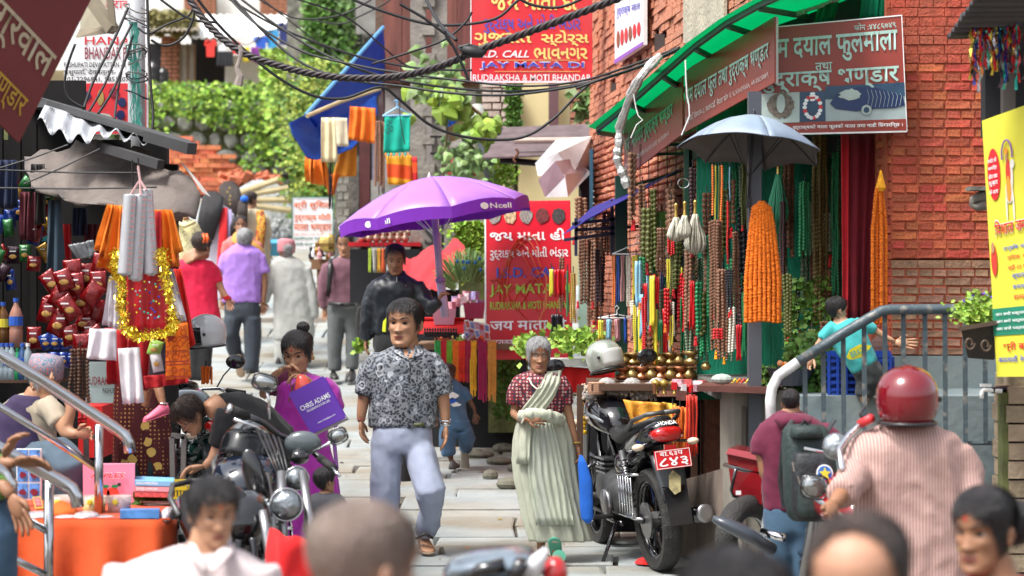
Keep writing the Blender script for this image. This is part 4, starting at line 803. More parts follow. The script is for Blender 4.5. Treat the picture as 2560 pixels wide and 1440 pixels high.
for x in(2072,2094,2116,2150,2190,2226):MB().box(P(x,938,10.745),(.014,.012,.23)).build('rib',cb_,ct)
MB().box(P(2150,940,10.93),(.32,.3,.22)).build('inner_box',mat('crate_blue_dark',(.005,.03,.2),.5),ct)
bs=thing('plastic_basin','dark grey basin of orange flowers behind the railing end','basin',P(1972,965,11.0));MB().lathe([(.09,0),(.13,.09),(.135,.095),(.12,.09),(.01,.07)],P(1975,963,11.0),20).build('basin_body',mat('basin_grey',(.06,.065,.08),.5),bs)
for i in range(7):MB().ell(P(1950+i*7,914+rnd(-6,4),11.0),.018,7,5).build('flower',MAR if i%2 else mat('peach_flower',(.8,.35,.15),.8),bs)
foliage('greens_bunch',leaf_b,lambda:P(random.gauss(2030,28),rnd(830,985),11.1+rnd(-.1,.1)),420,.045,None,leaf='h',label='leafy green cuttings piled beside the blue crate',cat='plant')
foliage('greens_bunch',leaf_b,lambda:P(random.gauss(1915,14),rnd(915,960),11.1),160,.04,None,leaf='h',label='green leaves lying beside the post on the brown ledge',cat='plant')
foliage('dark_foliage',leaf_b,lambda:P(rnd(1960,2080),rnd(700,960),12.4),500,.05,None,kind='stuff')
MB().ell(P(2198,872,11.0),(.055,.06,.07),10,7).build('cloth_bundle',fab('sack_brown',(.12,.06,.05)),None,label='brown bundle standing in the blue crate',cat='bundle')
#==== MIDDLE OF THE LANE: tarp, cloths, purple umbrella stall
bt=thing('blue_tarp_awning','steep bright blue tarpaulin awning with a bamboo edge pole','awning',P(880,280,21))
BT=transl('bright_blue_tarp',(.008,.09,.5),.35)
def skin_sheet(rows,m,parent,name='sheet',th=.008,sub=9,wob=.02,seed=0):
 g_=[]
 for r0,r1 in zip(rows,rows[1:]):
  for s in range(sub):
   t=s/sub;row=[]
   for i in range((len(r0)-1)*sub+1):
    k=min(i//sub,len(r0)-2);u=i/sub-k;p=(r0[k].lerp(r0[k+1],u)).lerp(r1[k].lerp(r1[k+1],u),t);row.append(p+V((0,wob*nz(p.x*4,p.z*4,seed)+wob*.5*nz(p.x*13,p.z*11,seed),wob*nz(p.x*5,p.z*5,seed+3)+wob*.4*nz(p.x*14,p.z*9,seed+5))))
   g_.append(row)
 r1=rows[-1];g_.append([r1[min(i//sub,len(r1)-2)].lerp(r1[min(i//sub,len(r1)-2)+1],i/sub-min(i//sub,len(r1)-2))for i in range((len(r1)-1)*sub+1)])
 return MB().sheet(g_,th,V((0,1,0))).build(name,m,parent,True)
skin_sheet([[P(958,68,22.5),P(900,130,21.7),P(830,205,20.8),P(764,288,20)],[P(962,120,22.8),P(915,200,22),P(860,270,21.4),P(790,320,20.6)],[P(962,215,23),P(930,265,22.5),P(885,300,22),P(800,350,21.4)]],BT,bt)
skin_sheet([[P(764,288,20),P(790,320,20.6),P(870,280,21.2),P(940,240,21.6)],[P(722,308,19.8),P(790,350,20.2),P(880,310,20.9),P(945,285,21.4)],[P(732,340,19.8),P(785,385,20.1),P(870,350,20.6),P(930,310,21.2)],[P(768,396,19.9),P(790,400,20),P(830,392,20.3),P(880,372,20.5)]],BT,bt)
MB().tube([P(768,290,19.9),P(850,255,20.4),P(950,222,21)],.022,7).build('edge_pole',bam,bt);MB().tube([P(764,288,19.95),P(958,68,22.4)],.02,6).build('folded_hem',mat('pale_blue_tarp',(.1,.3,.6),.6),bt)
OR1=fab('cloth_orange',(.85,.23,.01),col2=(.75,.13,.01),scale=6);CRM=fab('cloth_cream',(.72,.62,.38));TEAL=fab('cloth_teal',(.0,.42,.3));SAF=fab('cloth_saffron',(.75,.28,.02));SAFY=pat('cloth_saffron_band','stripe',['e8a020','d84a10'],1.2,rot=(0,1.57,0),dist=2,bump=.3)
g3='scarves hung under the blue tarp'
cloth('hanging_scarf','cream cotton scarf with fringed end, the longer of the two cream layers','scarf',CRM,((804,294),(838,294),(846,405),(803,405)),19.9,fold=.02,nf=2,group=g3)
cloth('hanging_scarf','short cream scarf folded over the pole beside the longer one','scarf',fab('cloth_cream2',(.66,.6,.42)),((837,294),(868,295),(872,366),(842,366)),19.85,fold=.01,nf=1,group=g3)
cloth('hanging_scarf','bright orange scarf with darker printed bands next to the cream scarves','scarf',OR1,((876,266),(938,270),(944,360),(868,350)),20.2,fold=.04,nf=3,group=g3)
cloth('hanging_scarf','dark saffron cloth in the shade behind the cream scarf','scarf',SAF,((850,372),(892,360),(892,440),(832,444)),20.8,fold=.02,nf=2,group=g3)
cloth('hanging_scarf','crumpled deep orange cloth bunch hanging lowest under the tarp tip','scarf',fab('cloth_deep_orange',(.9,.2,.005),bump=.8,bscale=20),((768,382),(815,378),(832,470),(762,456)),20.3,fold=.07,nf=4,group=g3,bulge=.1)
cloth('hanging_scarf','thin orange fringe end trailing below the crumpled orange cloth','scarf',OR1,((812,440),(850,430),(835,488),(822,490)),20.5,fold=.03,nf=2,group=g3)
th_=thing('scarf_on_hanger','teal green scarf with a printed symbol on a pale blue plastic hanger','scarf',P(995,410,19.8))
cloth('scarf',None,None,TEAL,((962,290),(1026,290),(1026,378),(960,385)),19.8,fold=.015,nf=2,parent=th_)
MB().tube([P(957,290,19.8),P(993,268,19.8),P(1030,288,19.8),P(957,290,19.8)],.009,6).build('hanger',mat('hanger_blue',(.2,.5,.8),.4),th_);MB().tube([P(993,268,19.8),P(992,256,19.8),P(998,250,19.8),P(985,252,19.8)],.007,5).build('hanger_hook',mat('hanger_blue',0),th_)
Bt=Board(P(960,298,19.72),P(985,298,19.72),P(960,338,19.72),P(985,338,19.72));Bt.text('ॐ',.1,.05,.95,.95,mat('dark_teal_print',(.0,.12,.1),.7),th_,.02,w=0)
for i in range(9):cloth('fringe',None,None,TEAL if i%2 else SAF,((962+i*7,382),(966+i*7,382),(965+i*7,396),(963+i*7,396)),19.79,fold=0,parent=th_,rows=1,cols=1)
cloth('hanging_scarf','yellow orange striped scarf below the teal scarf','scarf',SAFY,((966,390),(1030,388),(1034,462),(970,462)),20.0,fold=.02,nf=2,group=g3)
cloth('hanging_scarf','scarlet and orange striped cloth tucked beside the pole','scarf',pat('cloth_red_band','stripe',['e8501c','c01420'],1.5,rot=(0,1.57,0),dist=1),((1012,392),(1042,392),(1044,470),(1016,470)),20.2,fold=.02,nf=1,group=g3)
for x,yt,yb,w_,l in((950,300,465,30,'long brown wooden bead strands beside the teal scarf'),(826,398,520,12,'black cord tassel bundle hanging under the cream scarf'),(955,120,480,20,'dark maroon bead strands in the shade of the doorway')):
 hank(l,x,yt,yb,w_,BLB if 'black' in l else(BR2 if 'brown' in l else BRD),5,20.1 if 'maroon' not in l else 22.9,bead='black' not in l)
cloth('tarp_piece','royal blue tarp piece hung behind the pipal leaves','tarp',BT,((1096,280),(1145,275),(1145,320),(1096,345)),21.6)
MB().poly([P(x,y,21.2)for x,y in((1090,352),(1100,330),(1150,300),(1170,288),(1185,300),(1178,330),(1150,345),(1110,360))],.1,(0,1,0)).build('wicker_basket',mat('wicker',(.45,.32,.16),.8,var=.3,scale=3,stretch=(1,1,14),bump=.6),None,label='wide wicker basket leaning above the climbing plant',cat='basket')
for x,y,w_,m,l in((1040,430,40,'cloth_red_band','red checked bundle behind the pole recess'),(1150,430,80,'bundle_red','dark red cloth bundle behind the leafy plant'),(1050,380,30,'cloth_cream','white cloth bundle behind the lower pole recess')):
 MB().ell(P(x,y,21.9),(w_/F*11,.1,.16),9,7).build('cloth_bundle',MATS.get(m)or fab(m,(.3,.03,.03)),None,label=l,cat='bundle')
for l,a,c,r,m in(('pale grey drain pipe leaning beside the pipal leaves',(1188,268),(1202,330),.08,mat('pipe_pale',(.4,.42,.38),.5)),('dark grey plastic drain pipe behind the plant',(1202,325),(1238,470),.075,mat('pipe_grey',(.13,.15,.17),.4)),('blue-grey vertical pipe at the yellow wall corner',(1228,390),(1240,660),.05,mat('pipe_blue',(.12,.16,.2),.4))):
 MB().tube([P(*a,20.6),P(*c,20.5)],r,10).build('drain_pipe',m,None,True,label=l,cat='pipe')
MB().tube([P(1228,400,20.4),P(1228,345,20.4),P(1236,328,20.4),P(1258,322,20.4)],.075,10).build('drain_elbow',mat('pipe_grey',0),None,True,label='curved grey pipe elbow at the tin roof corner',cat='pipe')
pv=thing('pipal_plant','pipal sapling with heart shaped leaves rooted at the electric pole','plant',P(1120,470,20.3))
MB().tube([P(1105,470,20.3),P(1118,330,20.2),P(1108,240,20.1),P(1095,180,20)],.012,5).build('stem',mat('vine_stem',0),pv);MB().tube([P(1130,215,20),P(1180,270,20.1),P(1222,305,20.2)],.02,5).build('stem',mat('brown_twig',(.2,.1,.05),.8),pv)
foliage('foliage',leaf_p,lambda:P(random.gauss(1090,42),random.gauss(195,38),20.1+rnd(-.3,.3)),44,.14,pv,leaf='h')
foliage('foliage',leaf_a,lambda:P(random.gauss(1092,40),random.gauss(240,20),19.9+rnd(-.2,.2)),26,.17,pv,leaf='h')
p2=thing('climbing_plant','bushy climbing plant with pale leaves above the purple umbrella','plant',P(1170,470,20.2))
foliage('foliage',leaf_p,lambda:P(random.gauss(1165,34),random.gauss(400,38),20+rnd(-.3,.3)),110,.1,p2,leaf='h');foliage('foliage',leaf_a,lambda:P(random.gauss(1205,22),random.gauss(318,22),20+rnd(-.2,.2)),60,.12,p2,leaf='h')
foliage('fern',leaf_a,lambda:P(random.gauss(1262,14),random.gauss(435,26),20),400,.05,None,label='small bright fern growing on the yellow wall corner',cat='plant')
foliage('wall_weed',leaf_p,lambda:P(random.gauss(1470,16),random.gauss(260,18),18.6),60,.12,None,label='long leaved weed sprouting from the salmon brick corner',cat='plant')
tr=thing('tin_roof','short rusty corrugated tin roof with pale pipe under the red signboard','roof',P(1360,400,18.6))
gr=[[P(1206+t*3,398,18.2).lerp(P(1262,322,19.4),t)+V((u*1.05,u*.1,.05*u+.014*math.sin(t*22)))for u in(0,.5,1)]for t in np.linspace(0,1,30)]
MB().sheet(gr,.015,V((0,0,1))).build('corrugated_sheet',mat('rusty_dark',(.12,.085,.09),.7,var=.3,scale=8),tr)
MB().tube([P(1285,352,18.3),P(1482,350,18.3)],.028,8).build('support_pipe',mat('pipe_cream',(.5,.42,.36),.6),tr);MB().tube([P(1250,400,18.4),P(1345,408,18.4)],.03,8).build('support_pipe',dark_metal,tr)
b=MB();b.tube([P(1290,400,18.2)+V((.02*math.sin(i),0,-.02*i+.1))for i in range(7)],.012,5);b.build('hanging_chain',mat('rust',(.15,.06,.03),.8),tr)
cw=thing('metal_cowl','white and mauve metal duct cowl under the tin roof','duct',P(1410,500,17.6))
MV=mat('mauve_metal',(.36,.26,.28),.45,var=.2);WM=mat('white_metal',(.6,.6,.6),.45,var=.15)
MB().hexa([P(1345,440,17.2),P(1430,440,17.2),P(1478,430,17.8),P(1350,420,18)]+[P(1338,408,17.3),P(1395,382,17.3),P(1480,340,17.8),P(1390,350,18.1)]).build('upper_hood',WM,cw)
MB().hexa([P(1362,492,17.1),P(1412,442,17.0),P(1470,430,17.5),P(1420,480,17.7)]+[P(1345,450,17.1),P(1388,403,17.0),P(1440,395,17.5),P(1400,420,17.7)]).build('mauve_side',MV,cw)
MB().hexa([P(1364,494,17.1),P(1420,492,17.0),P(1478,432,17.5),P(1470,425,17.6)]+[P(1364,488,17.1),P(1412,436,17.0),P(1470,426,17.5),P(1465,420,17.6)]).build('lower_panel',WM,cw)
MB().box(P(1462,560,17.8),(.1,.3,1.0)).build('dark_doorway',mat('navy_dark',(.015,.02,.04),.7),None,label='dark blue shop doorway edge under the duct cowl',cat='doorway')
MB().box(P(1478,560,17.4),(.03,.05,1.3)).build('door_post',mat('blue_paint_post',(.05,.2,.32),.6),None,label='blue painted door post beside the salmon bricks',cat='post')
MB().box(P(1460,760,16.5),(.09,.05,.7)).build('door_post',mat('pale_teal_door',(.3,.5,.42),.6),None,label='pale teal door leaf behind the seed rosaries',cat='door')
PU=transl('umbrella_purple',(.48,.22,.8),.25,.4);PU2=transl('umbrella_purple_deep',(.28,.04,.6),.3)
pu,T2,pt2=umbrella('purple_umbrella','big purple sunshade with white lettering over the bead stall',P(1073,442,16.3),.79,.3,8,PU,(.0,-.15),.03,val=.105,valm=PU2,rot=.2)
MB().tube([P(1078,452,16.3),P(1094,620,16.25),P(1100,700,16.22)],.03,10).build('pole',mat('pole_lilac',(.5,.4,.62),.4),pu,True);MB().tube([P(1100,698,16.22),P(1114,792,16.2)],.036,10).build('pole',mat('pole_lilac',0),pu,True);MB().tube([P(1100,696,16.2),P(1101,704,16.2)],.042,10).build('pole_collar',mat('pole_collar',(.3,.15,.45),.4),pu)
def on_umb(a0,a1,txt,m,z0=.02,z1=.09,r=1.012):
 q=lambda a,z:(lambda k:pt2(1,a)+T2@V((0,0,-z)))(0)
 o=q(a0,z0),q(a1,z0),q(a0,z1),q(a1,z1);out=(o[0]-pu.location);out.z=0;out.normalize()
 Bu=Board(*[p+out*.012 for p in o]);Bu.n=out if out.y<0 else-out;return Bu
for a0,a1,fl in((-2.32,-2.0,0),(-1.05,-.66,0)):
 Bu=on_umb(a0-.2,a1-.2,'',None);Bu.text('Ncell',.3,.2,1,.8,S_W,pu,.04,w=0);Bu.blob(.12,.5,.13,.38,S_W,pu,'round_mark',0,12)
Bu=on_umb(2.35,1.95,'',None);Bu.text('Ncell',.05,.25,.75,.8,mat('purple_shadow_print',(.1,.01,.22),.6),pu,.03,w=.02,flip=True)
tbm=fab('stall_red_cloth',(.6,.01,.02));
s1=thing('stall_table','bead stall table under the purple umbrella','table',P(1160,1000,17.6))
MB().box((-.34,17.5,-.5),(.95,1.0,.05)).build('tabletop',mat('stall_board',(.2,.12,.07),.8),s1)
for x in(-.75,.1):MB().box((x,17.2,-1.0),(.05,.05,1.0)).build('leg',dark_metal,s1)
MB().box((-.34,18.05,-1.0),(.9,.05,.95)).build('back_panel',mat('room_dark',0),s1)
rx=thing('display_box','open red lined display box on the bead stall','box',P(1115,835,17.2))
MB().sheet([[P(1045,795,17.3),P(1185,795,17.3)],[P(1045,835,17.1),P(1180,835,17.1)]],.02,V((0,1,0))).build('box_side',fab('box_red',(.7,.01,.01)),rx);MB().box(P(1115,796,17.4),(.49,.3,.015)).build('box_rim',fab('box_red',0),rx)
for i in range(26):
 x=1062+i%13*6.5;q=P(x,842-(i//13)*8,16.9+(i//13)*.2);b=MB();b.lathe([(.012,0),(.014,.01),(.006,.02),(.011,.035),(.004,.05),(.001,.06)],q,7)
 b.build('statuette',mat('black_stone',(.02,.017,.02),.3),None,label='small black stone statuette before the red box, %s in the %s row'%(ordn(i%13),('front','back')[i//13]),cat='statuette',group='black statuettes on the bead stall')
TH=[('green',1095,(.03,.4,.08)),('red',1111,(.6,.01,.03)),('lime green',1124,(.2,.5,.03)),('orange',1140,(.85,.2,.01)),('scarlet',1156,(.75,.03,.01)),('crimson',1170,(.4,.005,.05)),('golden yellow',1184,(.8,.45,.02)),('magenta',1206,(.35,.005,.08)),('gold and copper',1228,(.65,.3,.05))]
for n_,x,c in TH:
 m=mat('thread_'+n_.replace(' ','_'),c,.6,var=.15,scale=30,sheen=.2);t=thing('thread_hank',n_+' thread hank draped down the front of the bead stall','thread',P(x,860,16.8),'thread hanks on the stall front')
 for i in range(6 if x<1200 else 8):
  xx=x-7+i*(15/6)if x!=1206 else x-9+i*2.6;L_=rnd(95,105)+(x>1175)*rnd(20,45)+(x>1200)*10
  MB().tube([P(xx+rnd(-1,1),852+q*L_/5,16.8-.03*math.sin(q))for q in range(6)],.0065,4).build('thread',m,t)
for i,(n_,c)in enumerate((('orange',(.75,.22,.08)),('rust red',(.5,.1,.04)),('golden',(.6,.45,.15)),('lime green',(.3,.55,.05)),('pink and blue',(.45,.3,.4)),('brown',(.3,.12,.07)),('scarlet',(.6,.05,.02)))):
 x=1100+i*17;m=mat('heap_'+n_.replace(' ','_'),c,.6,isl=.5,var=.3,scale=50);b=MB();
 for k in range(70):b.ell(P(x+random.gauss(0,7),862-abs(random.gauss(0,8))+rnd(-4,6),16.85+rnd(-.05,.15)),.011,5,3)
 b.build('bead_heap',m,None,kind='stuff')
for i in range(20):
 x=1148+(i*37%62);y=868-(i*23%48);a=rnd(-.5,.5);Bc=Board(P(x,y-22,16.9+i*.01),P(x+14+5*a,y-20+6*a,16.9+i*.01),P(x+3-8*a,y,16.9+i*.01),P(x+17,y+2+5*a,16.9+i*.01))
 t=thing('picture_card','small printed picture card on the bead stall, %s of the leaning cards'%ordn(i),'card',P(x,y,16.9),'picture cards on the bead stall');Bc.rect(0,0,1,1,S_W if i%3 else mat('card_lilac',(.5,.4,.6),.5),t,'card',0,.004);Bc.rect(.15,.15,.85,.85,mat(('card_pink','card_blue','card_red')[i%3],((.7,.4,.45),(.2,.3,.6),(.6,.1,.1))[i%3],.5,var=.5,scale=80),t,'print')
for x,y,w_,l in((1110,790,60,'translucent pink plastic basket by the umbrella pole'),(1185,775,55,'deep pink plastic basket behind the picture cards')):
 MB().hexa([P(x-w_*.4,y+22,17.2),P(x+w_*.4,y+22,17.2),P(x+w_*.45,y+22,17.6),P(x-w_*.4,y+22,17.6),P(x-w_*.5,y-18,17.2),P(x+w_*.5,y-18,17.2),P(x+w_*.5,y-18,17.6),P(x-w_*.5,y-18,17.6)]).build('plastic_basket',mat('pink_basket' if w_>58 else 'crimson_basket',(.65,.3,.38)if w_>58 else(.4,.02,.08),.4),None,label=l,cat='basket')
for i in range(10):
 x=1130+(i*29%75);y=765-(i*13%30);MB().box(P(x,y,17.3+i*.02),(.05,.05,.075),rnd(0,1)).build('small_packet',mat('pkt%d'%(i%3),((.7,.35,.4),(.75,.6,.62),(.45,.4,.7))[i%3],.4,var=.4,scale=60),None,label='small %s packet on the baskets of the bead stall, %s in the heap'%(('pink','pale pink','lilac')[i%3],ordn(i)),cat='packet',group='packets stacked on the bead stall')
b=MB()
for i in range(420):
 t=rnd(0,1);a=rnd(-1.25,.9);c=P(1165,740,17.5);L_=rnd(.25,.42);e=c+V((math.sin(a)*L_*.75,rnd(-.15,.15),math.cos(a)*L_));b.tube([c.lerp(e,.5),e,e+V((rnd(-.03,.03),0,rnd(-.02,.03)))],[.003,.004,.001],3)
pf=thing('peacock_feather_fan','bushy peacock feather bunch beside the big red banner','feather fan',P(1170,745,17.5));b.build('feathers',mat('peacock_green',(.16,.28,.09),.6,isl=.5),pf,kind='stuff')
for i in range(8):x,y=1172+rnd(-34,30),rnd(625,690);MB().ell(P(x,y,17.3),(.014,.004,.018),8,6).build('feather_eye',mat('peacock_blue',(.01,.08,.2),.3),pf)
rt=thing('red_tarp','red tarpaulin covering goods behind the umbrella pole','tarp',P(1080,740,18.6))
skin_sheet([[P(1006,655,19),P(1060,632,19),P(1155,602,18.6)],[P(1010,690,18.5),P(1070,670,18.5),P(1165,640,18.3)],[P(1060,720,18.2),P(1100,728,18.2),P(1140,700,18.1)]],fab('red_tarp_mat',(.5,.02,.03),bump=.4),rt,wob=.12)
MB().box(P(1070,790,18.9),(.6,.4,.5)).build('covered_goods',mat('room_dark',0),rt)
foliage('green_wall_moss',leaf_a,lambda:P(random.gauss(1180,26),rnd(558,700),18.9),1600,.06,None,kind='stuff');MB().box(P(1185,660,19.4),(.3,.2,.8)).build('mossy_stub_wall',mat('moss_green',(.09,.1,.03),.95),None,label='moss covered stub wall behind the peacock feathers',cat='wall')
rbn=thing('standing_banner','tall red fabric banner with white, blue and lime lettering and small pictures on top','banner',P(1320,900,17))
B5=Board(P(1213,503,17.2),P(1424,501,16.6),P(1214,900,17.2),P(1430,895,16.6));B5.rect(0,0,1,1,mat('banner_red',(.62,.01,.025),.4,var=.12,scale=2,bump=.15,bscale=3),rbn,'fabric',0,.01,3);B5.rect(-.005,-.002,.012,1,S_W,rbn,'edge_tape')
for a in np.linspace(0,1,5):
 MB().tube([B5.at(.45+.33*math.cos(t)*(1-a*.3)+(a-.5)*.1,.5+.2*math.sin(t)*(1-a*.5)+.12*math.sin(2*t+a*3),.006)for t in np.linspace(0,5.6,26)],.007,4,flat=.3).build('printed_scroll',mat('print_orange_red',(.75,.2,.1),.5),rbn)
for i,m in enumerate(('print_grey','print_tan','print_grey','print_maroon','print_black')):B5.blob(.12+.19*i,.095,.075,.05,mat(m,{'print_grey':(.25,.22,.2),'print_tan':(.5,.35,.2),'print_maroon':(.15,.03,.03),'print_black':(.05,.04,.04)}[m],.5,var=.6,scale=40),rbn,'printed_picture',.008,16,.12)
for s,a,b0,c,m,bo in(('જય માતા હી',.175,.25,.95,S_W,.05),('રુદ્રાક્ષ અને મોતી ભંડાર',.29,.375,.98,S_W,.03),('I.S.D. CALL',.42,.485,.95,S_B,.06),('JAY MATA DI',.525,.605,.99,S_G,.05),('RUDRAKSHA & MOTI BHANDAR',.635,.685,.99,S_G,.03),('जय माता दी',.735,.82,.95,S_W,.04),('रुद्राक्ष एण्ड मोती',.86,.93,.75,S_W,.03)):
 B5.text(s,.06 if m!=S_B else.14,a,c,b0,m,rbn,bo)
sg=thing('shop_sign','white hand painted sign with orange Devanagari letters in a green frame','sign',P(780,622,24));B6=Board(P(729,491,24),P(834,491,24),P(729,622,24),P(834,622,24));B6.rect(0,0,1,1,S_W,sg,'board',0,.03)
for q in((0,0,1,.02),(0,0,.02,1),(.98,0,1,1)):B6.rect(*q,mat('frame_green',(.02,.2,.12),.5),sg,'frame',.01)
OL=mat('sign_orange_letters',(.75,.15,.03),.5)
for s,a,b0,c,m in(('श्री सुिशल',.08,.26,.95,OL),('रुद्राक्ष मोती',.32,.49,.93,OL),('माला भण्डार',.53,.7,.95,OL),('श्री गणेशाय नमः ॐ नमः',.71,.74,.8,OL),('सालीग्राम स्फटिक',.77,.84,.9,mat('frame_green',0)),('मोती कण्ठमाला',.88,.95,.8,mat('frame_green',0))):B6.text(s,.06,a,c,b0,m,sg,.03)
tb1=thing('wooden_table','rough brown wooden table with trinkets beside the hand painted sign','table',P(820,760,23.6))
MB().box(P(832,652,23.6),(.5,.5,.03)).build('tabletop',mat('brown_timber2',(.22,.11,.05),.7),tb1)
MB().box(P(832,664,23.36),(.5,.04,.09)).build('apron',mat('brown_timber2',0),tb1)
for x in(798,860):MB().box(P(x,715,23.4),(.05,.05,.5)).build('leg',mat('brown_timber2',0),tb1)
for i in range(14):MB().lathe([(.03,0),(.035,.05),(.015,.09),(.025,.13),(.005,.15)],P(778+i*7,648-(i%3)*6,23.4+rnd(-.1,.2)),7).build('trinket',(BLB,S_W,mat('brass',(.6,.42,.14),.25,1),PKB)[i%4],None,label='small %s trinket on the rough brown table, %s in the row'%(('black','white','brass','pink')[i%4],ordn(i)),cat='trinket',group='trinkets on the brown table')
MB().ell(P(822,608,23.3),(.13,.05,.11),12,8).build('steel_bowl',mat('brass',0),None,label='round pale bowl standing on edge on the brown table',cat='bowl')
MB().lathe([(.2,0),(.24,.15),(.2,.2),(.02,.2)],P(690,640,24.5),14).build('blue_sack',fab('blue_sack_mat',(.1,.4,.6)),None,label='light blue covered sack near the hand painted sign',cat='sack')
brass=MATS['brass']
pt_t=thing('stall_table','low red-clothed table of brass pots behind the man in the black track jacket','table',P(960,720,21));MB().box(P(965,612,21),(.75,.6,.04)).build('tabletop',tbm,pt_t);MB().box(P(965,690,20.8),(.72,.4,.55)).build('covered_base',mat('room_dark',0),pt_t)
for i in range(14):s=rnd(.7,1.1);MB().lathe([(.02,0),(.045,.03),(.04,.06),(.02,.08),(.03,.1),(.02,.1)],P(905+i*9,606-(i%2)*16,20.9+(i%2)*.15),9).build('brass_pot',mat('rose_brass',(.5,.33,.25),.35,.8),None,True,label='small rosy brass pot by the purple umbrella, %s in the double row'%ordn(i),cat='pot',group='brass pots behind the track jacket man')
for i,(n_,c)in enumerate((('lime',(.4,.55,.05)),('grey',(.45,.45,.4)),('amber',(.7,.4,.05)),('scarlet',(.7,.12,.03)),('white',(.7,.7,.68)),('sky blue',(.25,.45,.7)),('orange',(.8,.3,.03)))):
 hank(n_+' thread bundle in the row behind the track jacket man',925+i*11,620,680,10,mat('tb_'+n_.replace(' ','_'),c,.6,var=.2,scale=30),3,20.3,bead=False,group='thread bundles behind the track jacket man',name='thread_bundle',cat='thread')
sp_=thing('parked_scooter','dark scooter mostly hidden behind the man with the backpack straps','scooter',P(905,860,21.5))
MB().ell(P(905,700,21.6),(.12,.4,.35),12,8).build('body',black_pl,sp_,True);MB().tube([P(905+22*math.cos(a)*.4,805+34*math.sin(a),21.2)for a in np.linspace(0,6.3,18)],.035,6).build('wheel',rubber,sp_)
MB().tube([P(900,640,21.3),P(893,600,21.2)],.008,5).build('mirror_stem',chrome,sp_);MB().ell(P(912,628,21.2),(.06,.015,.06),12,8).build('mirror',black_pl,sp_)
foliage('roadside_weeds',leaf_a,lambda:P(900+rnd(-10,18),rnd(845,880),20),120,.06,None,kind='stuff')
s2=thing('stall_table','long goods table under the hanging necklaces behind the motorcycle','table',P(1600,1350,13))
MB().box(P(1610,960,13.0),(.72,.9,.04)).build('tabletop',mat('dark_wood',(.1,.05,.03),.6),s2)
for x in(1450,1590,1735):MB().box(P(x,1110,12.7),(.04,.04,.75)).build('leg',mat('dark_wood',0),s2)
MB().box(P(1600,1160,13.4),(.8,.1,.9)).build('back_board',mat('room_dark',0),s2)
cloth('table_cloth','red table cloth hanging below the white ledge','cloth',fab('box_red',0),((1385,915),(1560,925),(1560,1000),(1385,985)),14.2,fold=.03,nf=4)
cloth('table_cloth','embroidered saffron cloth draped over the table behind the motorcycle seat','cloth',pat('gold_embroidery','noise',['d98a1a','e8a838','b85a10'],30,bump=.7),((1556,1000),(1668,1008),(1668,1072),(1580,1070)),12.35,fold=.03,nf=3)
cloth('table_cloth','golden yellow cloth hanging behind the tail of the motorcycle','cloth',fab('cloth_gold',(.7,.42,.05)),((1655,1005),(1690,1010),(1690,1130),(1670,1130)),12.4,fold=.02,nf=2)
MB().box(P(1425,905,14.3),(.42,.35,.05)).build('stone_ledge',mat('pale_ledge',(.5,.5,.48),.8),None,label='pale stone ledge with leafy cuttings beside the old woman',cat='ledge')
foliage('leafy_shrub',leaf_a,lambda:P(random.gauss(1440,32),random.gauss(852,15),14.2+rnd(-.2,.2)),300,.055,None,label='bright green leafy basil plant behind the silver helmet',cat='plant')
foliage('leafy_shrub',leaf_a,lambda:P(random.gauss(1318,14),random.gauss(868,14),14.9+rnd(-.2,.2)),120,.06,None,label='bright green leafy plant behind the head of the old woman',cat='plant')
foliage('hanging_weeds',leaf_b,lambda:P(rnd(1240,1330),rnd(910,1050),17.5),500,.05,None,kind='stuff');MB().box(P(1270,980,18),(.35,.4,.7)).build('dark_bank',mat('mossy_earth',0),None,label='dark earth bank in the gap under the standing banner',cat='bank')
def pot(x,y,s,d,label,m=brass,kind=0):
 pr=[[(.25,0),(.42,.1),(.5,.32),(.42,.5),(.25,.62),(.3,.72),(.42,.8),(.38,.8),(.2,.6)],[(.3,0),(.48,.15),(.45,.3),(.2,.42),(.2,.5),(.35,.6),(.5,.85),(.45,.85),(.2,.5)],[(.25,0),(.1,.1),(.1,.5),(.3,.6),(.35,.9),(.15,1.0),(.05,1.1)]][kind]
 k=s/F*d;MB().lathe([(r*k,h*k)for r,h in pr],P(x,y,d),14).build('brass_pot',m,None,True,label=label,cat='pot',group='brass pots on the goods table')
cop=mat('copper',(.5,.2,.1),.3,.9,var=.2);ag=mat('aged_brass',(.4,.27,.1),.35,.85,var=.3,scale=20)
for i in range(8):pot(1560+i*23,914,38,13.05,'squat brass water pot in the back row of the table, %s from the lane'%ordn(i),ag,i%2)
for i in range(8):pot(1556+i*24,950,40,12.9,'stout metal pot in the front row of the table, %s from the lane'%ordn(i),(cop,ag)[i%2],1-i%2)
pot(1728,912,40,12.8,'largest brass pot, flared, on top of the row under the red tassel',ag,1);pot(1765,925,26,12.7,'brass pot with lid beside the largest flared pot',ag,0)
for i,x in enumerate((1640,1660,1686,1706)):pot(x,985,34,12.5,'tall golden brass lamp holder at the front of the table, %s from the lane'%ordn(i),GLD,2)
MB().tube([P(1636,985,12.3),P(1636,958,12.3)],.01,6).build('copper_stand',cop,None,label='small copper stand with flat top on the table',cat='stand')
PLB=mat('clear_plastic',(.75,.72,.7),.15,var=.2,scale=20,alpha=.55,bump=.8,bscale=40)
for i in range(9):
 x=1475+i*21;b=MB();q=P(x,985-(i%3)*12,12.7);b.ell(q,(.06,.05,.045),9,6);b.build('plastic_bag',PLB,None,label='clear plastic bag of pale beads behind the motorcycle, %s from the handlebars'%ordn(i),cat='bag',group='bags of beads behind the motorcycle')
b=MB()
for i in range(420):b.ell(P(rnd(1455,1640),rnd(962,1000),12.75+rnd(-.1,.1)),.012,5,3)
b.build('shells_and_beads',mat('shell_pale',(.55,.45,.36),.5,isl=.4),None,kind='stuff')
